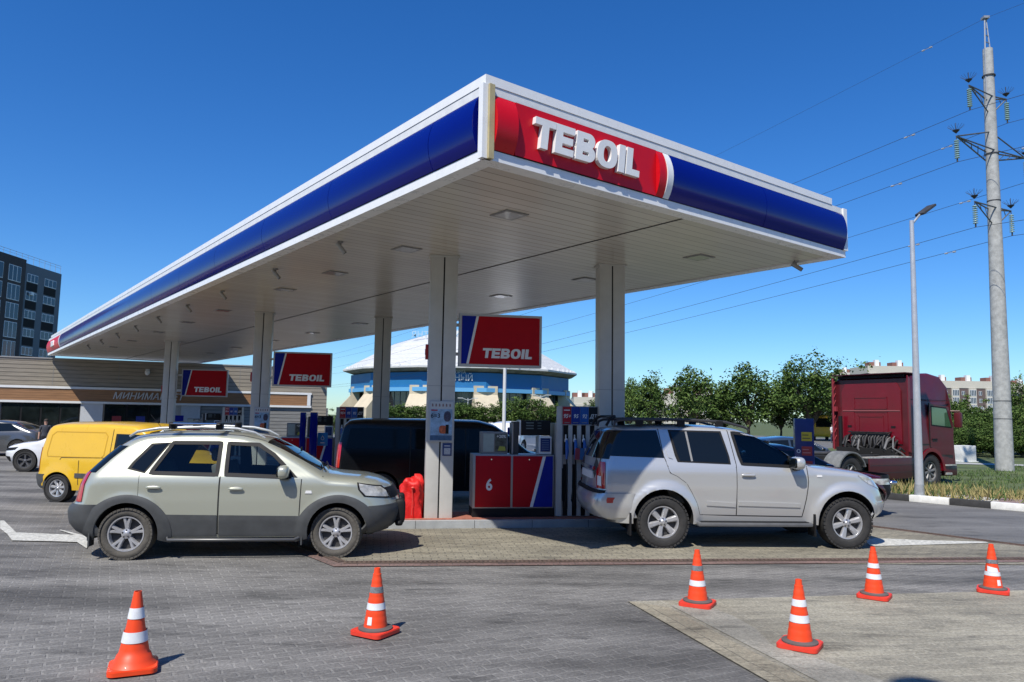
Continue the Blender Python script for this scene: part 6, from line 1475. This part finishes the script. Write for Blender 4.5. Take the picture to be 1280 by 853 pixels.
# side camera near right end
dc = MB().box((px2x(400) - .1, -.35, 3.62), (px2x(400) + .06, .0, 3.76), bev=.02).build('security_camera', WHITE, None, smooth=60)
dc.location = P0; dc.rotation_euler = (0, 0, syaw); tag(dc, 'white box camera at the right end of the shop wall', 'camera')
# blue vending fridges by the shop door behind the third column
p = at(204, 535, 38)
o = MB().box((0, 0, 0), (.9, .6, 1.7), bev=.03).box((.06, -.01, .1), (.43, 0, 1.6)).box((.47, -.01, .1), (.84, 0, 1.6)).build('vending_machine', BLUE2, None, smooth=40); o.location = (p.x, p.y, 0); o.rotation_euler = (0, 0, syaw)
tag(o, 'blue vending machine at the shop front behind the third column', 'vending machine')

# ------------------------------------------------------------------ apartment block on the left (dark facade facing right)
def px_on(px, X0, Y0, X1, Y1):
    d = ray(px, 450); a = np.array([[d.x, -(X1 - X0)], [d.y, -(Y1 - Y0)]]); s_ = np.linalg.solve(a, np.array([X0, Y0])); return float(s_[1])
Q0 = at(73, 400, 128); Q1 = at(-45, 400, 106); fx = Vector((Q0.x - Q1.x, Q0.y - Q1.y, 0)); FL = fx.length; fyaw = math.atan2(fx.y, fx.x)
roofz = at(73, 343, 128).z
t = thing('apartment_block', (Q1.x, Q1.y, 0), fyaw, 'tall dark grey apartment block with white framed windows on the far left', 'apartment building')
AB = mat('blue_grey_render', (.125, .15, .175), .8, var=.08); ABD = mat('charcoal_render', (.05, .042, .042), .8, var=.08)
PXW = lambda px: px_on(px, Q1.x, Q1.y, Q0.x, Q0.y) * FL
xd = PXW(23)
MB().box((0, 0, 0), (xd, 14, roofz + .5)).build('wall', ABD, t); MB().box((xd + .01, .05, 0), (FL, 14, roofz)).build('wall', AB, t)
WFR = mat('window_white', (.62, .64, .66), .5); WGL = mat('window_pane', (.03, .05, .07), .15, var=.3, vscale=.2)
fl_h = 2.97; mb = MB()
def awin(par, x0, x1, z0, z1, n, ybase=0.):
    w = MB().box((x0, ybase - .06, z0), (x1, ybase + .02, z1)).build('window', WFR, par); k = (x1 - x0) / n; g_ = MB()
    for i in range(n): g_.box((x0 + i * k + .10, ybase - .075, z0 + .12), (x0 + (i + 1) * k - .08, ybase - .061, z1 - .10))
    g_.build('pane', WGL, w)
for fl_ in range(8):
    zt = roofz - 1.55 - fl_ * fl_h
    for a_, b_ in ((25.5, 39.5), (48, 63)):
        xa, xb = PXW(a_), PXW(b_)
        awin(t, xa, xb, zt - 1.35, zt, 3, .05); MB().box((xa, .02, zt - 2.75), (xb, .05, zt - 1.42)).build('dark_spandrel', SOOT, t)
    for a_, b_ in ((1, 17), (-26, -6)):
        awin(t, PXW(a_), PXW(b_), zt - 1.9, zt + .6, 3, 0)
mb = MB()
for k in range(16): mb.tube([(FL * k / 15, .3, roofz + (.5 if FL * k / 15 < xd else 0)), (FL * k / 15, .3, roofz + 1.4)], .03, 5)
mb.tube([(0, .3, roofz + 1.4), (FL, .3, roofz + 1.4)], .03, 5); mb.tube([(0, .3, roofz + 1.0), (FL, .3, roofz + 1.0)], .02, 5); mb.build('roof_railing', STEEL, t)
xc = PXW(31); MB().box((xc - .35, -.4, roofz - 5.0), (xc + .35, -.02, roofz - 4.5)).build('air_conditioner', WHITE, t)

# ------------------------------------------------------------------ apartment blocks far right
def far_block(px0, px1, pytop, Y, label, cols, brown=True, dy=0):
    a = at(px0, pytop, Y); b = at(px1, pytop, Y + dy); z = a.z; d = b - a; L = math.hypot(d.x, d.y); ya = math.atan2(d.y, d.x)
    t = thing('apartment_block', (a.x, a.y, 0), ya, label, 'apartment building')
    MB().box((0, 0, 0), (L, 15, z - 1.2)).build('wall', mat('brown_wall', (.115, .085, .08), .85) if brown else mat('cream_wall', (.42, .39, .33), .85), t)
    MB().box((-.2, -.2, z - 3.0), (L + .2, 15.2, z - .1)).build('cornice', mat('cream_trim', (.50, .47, .40), .8), t)
    k = L / cols
    for i in range(cols):
        x0 = i * k; bay = i % 2 == 0
        if bay: MB().box((x0 + k * .08, -.8, 0), (x0 + k * .92, -.01, z - 3.1)).build('bay', mat('cream_trim', (.50, .47, .40), .8), t)
        f_ = 0; zz = z - 4.6
        while zz > 2:
            if bay: awin(t, x0 + k * .14, x0 + k * .86, zz - 1.5, zz + .9, 4, -.81)
            else: awin(t, x0 + k * .32, x0 + k * .68, zz - 1.2, zz + .4, 2, -.01)
            zz -= 3.0
    for i in range(max(2, cols // 3)):
        x0 = L * (i + .5) / max(2, cols // 3); MB().box((x0 - 2.4, 3, z - .1), (x0 + 2.0, 7, z + 1.6)).build('roof_hut', mat('roof_hut_red', (.20, .09, .07), .8), t); MB().box((x0 - .6, 2, z - .1), (x0 + .9, 4, z + 2.4)).build('chimney', WHITE, t)
    return t
far_block(1166, 1262, 475.5, 300, 'long brown and cream apartment block right of the lorry roof', 9)
far_block(1040, 1100, 466, 330, 'cream apartment block stepping down behind the trees left of the lorry', 5, False, -10)
far_block(1085, 1142, 457, 290, 'cream and brown apartment block behind the lorry roof', 5)
far_block(1262, 1330, 480, 310, 'brown apartment block behind the pylon at the right edge', 5)
far_block(718, 745, 496, 280, 'small pale block glimpsed right of the sports hall', 2, False)
# pale hall glimpsed behind the trees
far_block(828, 905, 492, 200, 'low pale building behind the row of trees', 5, False)

# ------------------------------------------------------------------ sports hall: many sided hall, blue band, pale metal roof
ac = at(577, 480, 185); RR = 28.3; t = thing('sports_hall', (ac.x, ac.y, 0), 0, 'round sports hall with a pale metal roof and a blue band, behind the columns', 'sports hall')
Yf = 185 - RR
ze = at(577, 458, Yf).z; zb1 = at(577, 465, Yf).z; zb0 = at(577, 484, Yf).z
N_ = 12
def ringp(r, z): return [(r * math.cos(2 * math.pi * (k + .5) / N_), r * math.sin(2 * math.pi * (k + .5) / N_), z) for k in range(N_)]
def ngon_loft(name, rings, m_, caps=False, par=t):
    vs = [p_ for rg_ in rings for p_ in rg_]; fs = [(i * N_ + k, i * N_ + (k + 1) % N_, (i + 1) * N_ + (k + 1) % N_, (i + 1) * N_ + k) for i in range(len(rings) - 1) for k in range(N_)]
    if caps: fs += [tuple(range(N_))[::-1], tuple((len(rings) - 1) * N_ + k for k in range(N_))]
    return MB().add(vs, fs).build(name, m_, par)
BAND = mat('arena_blue', (.015, .15, .36), .5, var=.08, vscale=.5); ROOFM = slat_mat('arena_roof', (.56, .57, .56), 1.1, dark=.82)
ztop = at(577, 417, 185).z
ngon_loft('wall', [ringp(RR * .88, 0), ringp(RR * .88, zb0)], mat('arena_glass', (.015, .025, .035), .12, coat=1, var=.8, vscale=.3), True)
ngon_loft('blue_band', [ringp(RR * .95, zb0), ringp(RR * .95, zb1)], BAND, True)
ngon_loft('light_strip', [ringp(RR * .955, zb0 - .9), ringp(RR * .965, zb0 - .9), ringp(RR * .965, zb0 - .05), ringp(RR * .955, zb0 - .05)], mat('arena_pale_blue', (.12, .36, .62), .5), True)
ngon_loft('soffit', [ringp(RR * .92, zb1 + .02), ringp(RR * 1.02, ze - .3)], mat('arena_soffit', (.20, .20, .20), .8, var=.5, vscale=.5))
ngon_loft('roof', [ringp(RR * 1.02, ze - .3), ringp(RR * 1.02, ze + .1), ringp(RR * .60, ze + (ztop - ze) * .66), ringp(RR * .30, ztop - .6), ringp(RR * .28, ztop)], ROOFM, True)
mb = MB()
for k in range(N_):
    a = ringp(RR * .945, 0)[k]; p_ = Vector((a[0], a[1], 0))
    d_ = p_.normalized(); n_ = Vector((-d_.y, d_.x, 0))
    vs = [];
    for q, h_ in ((0, zb0 + .4), (1.9, zb0 + .4), (1.9, zb0 - 1.5), (4.6, zb0 - 4.6), (4.6, 0), (0, 0)):
        for s_ in (-2.6, 2.6): w_ = p_ * .93 + d_ * q + n_ * s_; vs.append((w_.x, w_.y, h_))
    fs = [(i * 2, i * 2 + 1, ((i + 1) % 6) * 2 + 1, ((i + 1) % 6) * 2) for i in range(6)] + [tuple(i * 2 for i in range(6)), tuple(i * 2 + 1 for i in range(6))[::-1]]
    MB().add(vs, fs).build('pier', mat('arena_stone', (.52, .45, .33), .85, var=.1, vscale=.6), t)
# glazing bars
mb = MB()
for k in range(N_):
    a = Vector(ringp(RR * .883, 0)[k]); b = Vector(ringp(RR * .883, 0)[(k + 1) % N_])
    for f_ in np.linspace(0, 1, 9): q = a.lerp(b, f_); mb.tube([(q.x, q.y, 0), (q.x, q.y, zb0 - .9)], .06, 4)
    for z_ in (2.5, 5, 7.5): mb.tube([(a.x, a.y, z_), (b.x, b.y, z_)], .05, 4)
mb.build('glazing_bars', mat('glazing_grey', (.16, .17, .18), .5), t)
# roof letters and band letters (facing the camera)
inv = t.rotation_euler[2]
def hall_text(s_, px, py, size, m_, Yd, nm='lettering', bold=.0):
    w_ = at(px, py, Yd); q = Matrix.Rotation(-inv, 3, 'Z') @ (w_ - Vector((ac.x, ac.y, 0))); return text(nm, s_, size, m_, t, depth=.15, bold=bold, loc=q, rot=(R(90), 0, -inv))
hall_text('СПОРТА', 572, 465.5, .85, PLATE, 184.8 - RR * .918); hall_text('ЯНТАРНЫЙ', 563, 472.5, 1.7, PLATE, 184.8 - RR * .918, bold=.02)
hall_text('ЯНТАРНЫЙ', 545, 419, 2.0, mat('roof_letter_blue', (.35, .5, .62), .5), 172, bold=.02)
mb = MB()
for k in range(N_ * 6):
    a = 2 * math.pi * k / (N_ * 6); mb.box((RR * .985 * math.cos(a) - .15, RR * .985 * math.sin(a) - .15, ze - .0), (RR * .985 * math.cos(a) + .15, RR * .985 * math.sin(a) + .15, ze + .7))
mb.build('snow_guard', WHITE, t)
tw = at(673 / 1, 500, 150)

# ------------------------------------------------------------------ trees
LEAF = [mat('leaf_dark', (.038, .072, .017), .8, spec=.12), mat('leaf_mid', (.070, .120, .028), .8, spec=.12), mat('leaf_light', (.100, .150, .038), .8, spec=.12)]
BARK = mat('bark', (.09, .07, .05), .9, var=.3)
def crown_mesh(name, seed, n_clump=60, per=46, leaf=.15, flat=1.0, gaps=.35, cone_=0.):
    r_ = np.random.default_rng(seed); vs = []; fs = []; mi = []
    cl = []
    tries = 0
    while len(cl) < n_clump and tries < 5000:
        tries += 1
        p = r_.normal(size=3); p /= np.linalg.norm(p); rad = r_.uniform(.25, 1.0) ** .55
        az = math.atan2(p[1], p[0]); lump = 1 + .22 * math.sin(3 * az + seed) + .16 * math.sin(5 * az + 2 * seed + p[2] * 4) + .12 * r_.normal()
        q = p * rad * lump; q[2] *= flat
        if cone_: s_ = 1 - cone_ * max(0, q[2] + .2); q[0] *= s_; q[1] *= s_
        if q[2] < -.75: continue
        cl.append(q)
    for q in cl:
        cr = r_.uniform(.12, .26); base = r_.integers(0, 3)
        for k in range(per):
            p = q + r_.normal(size=3) * cr * np.array([1, 1, .75]) * .62
            n_ = r_.normal(size=3); n_[2] = abs(n_[2]) + .3; n_ /= np.linalg.norm(n_)
            a = np.cross(n_, r_.normal(size=3)); a /= np.linalg.norm(a) + 1e-9; b = np.cross(n_, a); s_ = leaf * r_.uniform(.55, 1.2) * .5
            i0 = len(vs); vs += [tuple(p - a * s_), tuple(p + b * s_ * .62), tuple(p + a * s_ * 1.25), tuple(p - b * s_ * .62)]; fs.append((i0, i0 + 1, i0 + 2, i0 + 3))
            mi.append(int(np.clip(base + r_.integers(-1, 2), 0, 2)))
    me = bpy.data.meshes.new(name); me.from_pydata(vs, [], fs)
    for q in LEAF: me.materials.append(q)
    me.polygons.foreach_set('material_index', mi); me.update()
    # limbs
    lb = MB()
    for q in cl[::4]: lb.tube([(0, 0, -1.0), (q[0] * .35, q[1] * .35, -.35 + q[2] * .2), (q[0] * .9, q[1] * .9, q[2] * .9)], [.035, .02, .006], 5)
    ob = lb.build('limbs', BARK); lm_ = ob.data; bpy.data.objects.remove(ob)
    return me, lm_
CR_ = [crown_mesh('crown', s, n_clump=105, per=52, leaf=.12) for s in (1, 2, 3)]
CRB = [crown_mesh('crown_big', s, n_clump=190, per=55, leaf=.08) for s in (11, 12)]
CRP = [crown_mesh('crown_near', s, n_clump=170, per=56, leaf=.09, flat=.9) for s in (21, 22, 23)]
CRT = [crown_mesh('crown_tall', s, n_clump=130, per=54, leaf=.10, flat=1.15, cone_=.42) for s in (31, 32, 33, 34)]
def tree(px, pytop, hw, Y, label, variants, zb=.0, base_frac=.30, group='trees beyond the forecourt', name='broadleaf_tree', rz=None, squash=None):
    tp = at(px, pytop, Y); H_ = tp.z - zb; r_ = hw / 932 * Y
    t = thing(name, (tp.x, tp.y, zb), rz if rz is not None else random.uniform(0, 6.28), label, 'tree' if name.endswith('tree') else 'bush', group)
    me, lm_ = random.choice(variants) if isinstance(variants, list) else variants
    zc_ = H_ * (base_frac + (1 - base_frac) / 2); hz_ = H_ * (1 - base_frac) / 2
    c = bpy.data.objects.new('crown', me); COL.objects.link(c); c.parent = t; c.location = (0, 0, zc_); c.scale = (r_, r_, hz_ * .92)
    l_ = bpy.data.objects.new('limbs', lm_); COL.objects.link(l_); l_.parent = t; l_.location = (0, 0, zc_); l_.scale = (r_, r_, hz_ * .92)
    MB().tube([(0, 0, -.1), (.03, .02, H_ * base_frac * .6), (.0, .05, H_ * base_frac * 1.25)], [.035 * r_ + .06, .03 * r_ + .05, .03 * r_ + .03], 8).build('trunk', BARK, t, smooth=60)
    return t
# row right of the second column
TREES = [(786, 488, 24, 84), (812, 482, 30, 80), (866, 474, 37, 78), (905, 497, 24, 82), (935, 471, 42, 78), (975, 492, 28, 80), (1012, 458, 50, 76), (1052, 476, 30, 80), (755, 500, 20, 90)]
desc = ['slim tree just right of the second column', 'young tree with an open crown, second from the second column', 'dense round tree over the silver SUV roof', 'low tree between two taller ones over the silver SUV', 'broad tree over the silver SUV windscreen', 'lower tree left of the big one', 'biggest tree, above the blue price board', 'tree touching the left edge of the lorry', 'small tree half hidden by the second column']
for (px, py, hw, Y), d_ in zip(TREES, desc): tree(px, py - 12, hw * 1.0, Y, d_, CRT if hw < 49 else CRB, base_frac=.13)
desc = ['first small tree left of the first column, before the sports hall', 'second small tree left of the first column, before the sports hall', 'small tree behind the first column', 'small tree right of the first column', 'small tree left of the white mast', 'small tree right of the white mast', 'small tree under the blue band of the hall, third from the mast', 'small tree beside the grade header']
for (px, py, hw, Y), d_ in zip([(497, 503, 22, 86), (527, 506, 22, 88), (558, 504, 20, 88), (583, 501, 21, 86), (608, 504, 21, 85), (638, 499, 21, 86), (664, 497, 25, 84), (690, 503, 17, 88)], desc): tree(px, py, hw, Y, d_, CR_, base_frac=.2)
tree(424, 515, 16, 60, 'small shrub-like tree at the corner of the shop', CR_, base_frac=.1); tree(441, 514, 15, 64, 'small tree right of the shop corner', CR_, base_frac=.1)
tree(735, 507, 14, 110, 'low tree under the right end of the sports hall', CR_, base_frac=.2); tree(560, 506, 16, 92, 'low tree hidden mostly by the first column', CR_)
# thick hedge and trees on the right
i = 0
HD = ['bush', 'bush']
spots = [(1176, 503, 30, 50), (1200, 512, 26, 47), (1222, 520, 24, 44), (1245, 508, 28, 48), (1268, 503, 28, 46), (1296, 500, 30, 44), (1212, 532, 24, 42), (1240, 536, 26, 41.5), (1275, 530, 28, 42), (1190, 535, 22, 42), (1160, 520, 26, 48), (1308, 525, 28, 42), (1330, 510, 30, 45)]
pos = ['upper bush right of the lorry cab', 'bush behind the white block', 'bush left of the pylon foot', 'bush just behind the pylon', 'bush right of the pylon', 'bush at the right edge of the frame', 'low bush above the white block', 'low bush at the pylon foot', 'low bush right of the pylon foot', 'low bush touching the lorry', 'bush hidden behind the lorry cab', 'low bush beyond the right edge', 'tall bush beyond the right edge']
for (px, py, hw, Y), d_ in zip(spots, pos): tree(px, py, hw, Y, 'dense ' + d_, CRP, zb=.1, base_frac=.02, group='dense bushes on the right', name='bush')
tree(1278, 474, 30, 58, 'tall tree rising behind the pylon at the right edge', CRB, base_frac=.15); tree(1187, 492, 22, 62, 'tree behind the hedge right of the lorry', CR_, base_frac=.15); tree(1215, 500, 24, 60, 'middle tree behind the hedge', CR_, base_frac=.15)
# low ground cover strip under the far trees
# distant parked cars and people between trunks
def person(px, py_feet, Y, rz, top_c, leg_c, label, hair=(.03, .02, .015)):
    p = at(px, py_feet, Y); t = thing('person', (p.x, p.y, 0), rz, label, 'person')
    J = {'pelvis': (0, 0, .95), 'chest': (0, .0, 1.30), 'neck': (0, .0, 1.48), 'head': (0, .01, 1.60), 'crown': (0, .01, 1.70),
         'shl': (.17, 0, 1.42), 'shr': (-.17, 0, 1.42), 'ell': (.22, -.02, 1.15), 'elr': (-.22, -.02, 1.15), 'wl': (.23, -.10, .90), 'wr': (-.23, -.10, .90), 'hl': (.23, -.12, .82), 'hr': (-.23, -.12, .82),
         'hipl': (.09, 0, .90), 'hipr': (-.09, 0, .90), 'kl': (.10, -.03, .50), 'kr': (-.10, .03, .50), 'al': (.10, .02, .09), 'ar': (-.10, .08, .09), 'tl': (.11, -.14, .03), 'tr': (-.11, -.08, .03)}
    rad = {'pelvis': .14, 'chest': .15, 'neck': .055, 'head': .095, 'crown': .07, 'shl': .07, 'shr': .07, 'ell': .045, 'elr': .045, 'wl': .032, 'wr': .032, 'hl': .035, 'hr': .035, 'hipl': .10, 'hipr': .10, 'kl': .06, 'kr': .06, 'al': .042, 'ar': .042, 'tl': .035, 'tr': .035}
    Ed = [('pelvis', 'chest'), ('chest', 'neck'), ('neck', 'head'), ('head', 'crown'), ('chest', 'shl'), ('chest', 'shr'), ('shl', 'ell'), ('shr', 'elr'), ('ell', 'wl'), ('elr', 'wr'), ('wl', 'hl'), ('wr', 'hr'), ('pelvis', 'hipl'), ('pelvis', 'hipr'), ('hipl', 'kl'), ('hipr', 'kr'), ('kl', 'al'), ('kr', 'ar'), ('al', 'tl'), ('ar', 'tr')]
    ks = list(J); me = bpy.data.meshes.new('body'); me.from_pydata([J[k] for k in ks], [(ks.index(a), ks.index(b)) for a, b in Ed], []); o = bpy.data.objects.new('body', me); COL.objects.link(o)
    sk = o.modifiers.new('s', 'SKIN'); sl = me.skin_vertices[0].data
    for i_, k in enumerate(ks): sl[i_].radius = (rad[k], rad[k] * (.75 if k in ('pelvis', 'chest') else 1)); sl[i_].use_root = (k == 'pelvis')
    ss = o.modifiers.new('ss', 'SUBSURF'); ss.levels = 2; ss.render_levels = 2
    dg = bpy.context.evaluated_depsgraph_get(); m2 = bpy.data.meshes.new_from_object(o.evaluated_get(dg)); bpy.data.objects.remove(o)
    skin = mat('skin', (.38, .22, .16), .5); top_m = mat('cloth_%d%d%d' % tuple(int(c * 99) for c in top_c), top_c, .8); leg_m = mat('cloth_%d%d%d' % tuple(int(c * 99) for c in leg_c), leg_c, .8)
    m2.materials.clear()
    for q in (skin, top_m, leg_m, BLACK): m2.materials.append(q)
    for f in m2.polygons:
        c = f.center; f.material_index = 0 if c.z > 1.47 or (abs(c.x) > .18 and c.z < 1.16 and c.z > .7) else (1 if c.z > .98 or abs(c.x) > .17 and c.z > .7 else (2 if c.z > .07 else 3))
    m2.shade_smooth(); b_ = bpy.data.objects.new('body', m2); COL.objects.link(b_); b_.parent = t
    MB().sup((0, .025, 1.645), (.092, .10, .095), 2, 2, 16, 10).build('hair', mat('hair_dark', hair, .8), t, smooth=60)
    MB().sup((0, -.09, 1.60), (.012, .02, .018), 2, 2, 8, 6).build('nose', skin, t, smooth=60)
    return t
person(53.5, 580, 29.5, R(30), (.04, .045, .06), (.02, .02, .025), 'dark haired person standing behind the white saloon by the shop window').scale = (.88, .88, .88)
for px, c_, d_ in ((1041, (.6, .6, .6), 'pale clothed'), (1049, (.5, .5, .52), 'grey shirted'), (1057, (.03, .04, .05), 'dark clothed')): person(px, 560, 70, random.uniform(0, 6), c_, (.04, .05, .08), '%s person far away between the trees and the lorry' % d_)
# yellow bus far away
p = at(1026, 560, 80); t = thing('minibus', (p.x, p.y, 0), R(75), 'yellow minibus far behind the blue price board', 'bus')
MB().box((-3, -1, .4), (3, 1, 2.7), bev=.2).build('body', YEL, t, smooth=40); MB().box((-2.7, -1.01, 1.5), (2.4, -1.002, 2.2)).box((-2.7, 1.002, 1.5), (2.4, 1.01, 2.2)).box((-3.01, -.8, 1.4), (-3.002, .8, 2.3)).build('window', GLASS, t)
for x_ in (-2, 2):
    for s_ in (-1, 1): build_wheel('wheel', t, .4, .25, .24, 6, (x_, s_ * .9, .4), s_)
# parked cars on the far road behind the SUV
for i, (px, m_, rz, d_) in enumerate(((600, WHP, 3, 'white'),)):
    p = at(px, 560, 58 + i * 2); simple_car('saloon_car', (p.x, p.y), R(rz), '%s saloon parked far off %s' % (d_, 'behind the black minivan bonnet'), 'car', sed(), m_, 2.75, .33, wwin, scr=(1.75, 2.38), rw=(-.3, .3), archR=.37, wy=.79)
# pale railing in the distance
for (a_, b_, lab) in (((478, 700), 540, 'pale metal railing in front of the small trees'),):
    l_ = at(a_[0], b_, 76); r__ = at(a_[1], b_, 76); t = thing('railing', (l_.x, l_.y, 0), 0, lab, 'fence'); L = r__.x - l_.x
    mb = MB(); mb.box((0, 0, 1.0), (L, .05, 1.06)); mb.box((0, 0, .2), (L, .05, .26))
    k = 0
    while k < L: mb.box((k, .01, 0), (k + .05, .04, 1.05)); k += .6
    mb.build('rails', mat('railing_pale', (.5, .5, .48), .6), t)
# a loose grey stone-built planter far left to hold the horizon

# ------------------------------------------------------------------ what stands behind the viewer (seen only in reflections)
def back_block(x, y, L, h, rz, label, cols):
    t = thing('apartment_block', (x, y, 0), rz, label, 'apartment building'); MB().box((0, 0, 0), (L, 14, h)).build('wall', mat('brown_wall', (.115, .085, .08), .85) if cols % 2 else mat('cream_wall', (.42, .39, .33), .85), t)
    k = L / cols
    for i in range(cols):
        for f_ in range(int(h / 3) - 1): awin(t, i * k + k * .25, i * k + k * .75, 1.6 + f_ * 3, 3.2 + f_ * 3, 2, -.01)
back_block(40, -52, 60, 21, math.pi, 'long apartment block behind the viewer, right part', 15)
back_block(-28, -58, 50, 24, math.pi, 'long apartment block behind the viewer, left part', 12)
def tree_at(x, y, h, r_, label):
    t = thing('broadleaf_tree', (x, y, 0), random.uniform(0, 6), label, 'tree', 'trees behind the viewer'); me, lm_ = random.choice(CRP)
    for nm, m_ in (('crown', me), ('limbs', lm_)):
        c = bpy.data.objects.new(nm, m_); COL.objects.link(c); c.parent = t; c.location = (0, 0, h * .58); c.scale = (r_, r_, h * .42)
    MB().tube([(0, 0, 0), (.05, 0, h * .4)], [.2, .14], 8).build('trunk', BARK, t, smooth=60)
for i, x in enumerate(range(-42, 46, 8)): tree_at(x + random.uniform(-1, 1), -27 + random.uniform(-2, 2), random.uniform(6.5, 9), random.uniform(4, 5), '%s leafy tree from the left in the row behind the viewer' % 'first second third fourth fifth sixth seventh eighth ninth tenth eleventh twelfth'.split()[i])
# unseen lamp, added so its round head throws the shadow at the bottom edge
hl = 9.0; off_ = hl / math.tan(SUN_EL); bx, by = 3.0 + SUN_AZ.x * off_, 5.56 + SUN_AZ.y * off_
t = thing('shadow_lamp', (bx, by, 0), 0, 'unseen tall lamp with a round head, added behind the viewer for its shadow', 'street lamp')
MB().tube([(0, 0, 0), (0, 0, hl)], [.07, .045], 12).build('pole', STEEL, t, smooth=60); MB().sup((0, 0, hl), (.25, .25, .2), 2, 2, 20, 12).build('globe', mat('globe_grey', (.3, .3, .3), .4), t, smooth=60)
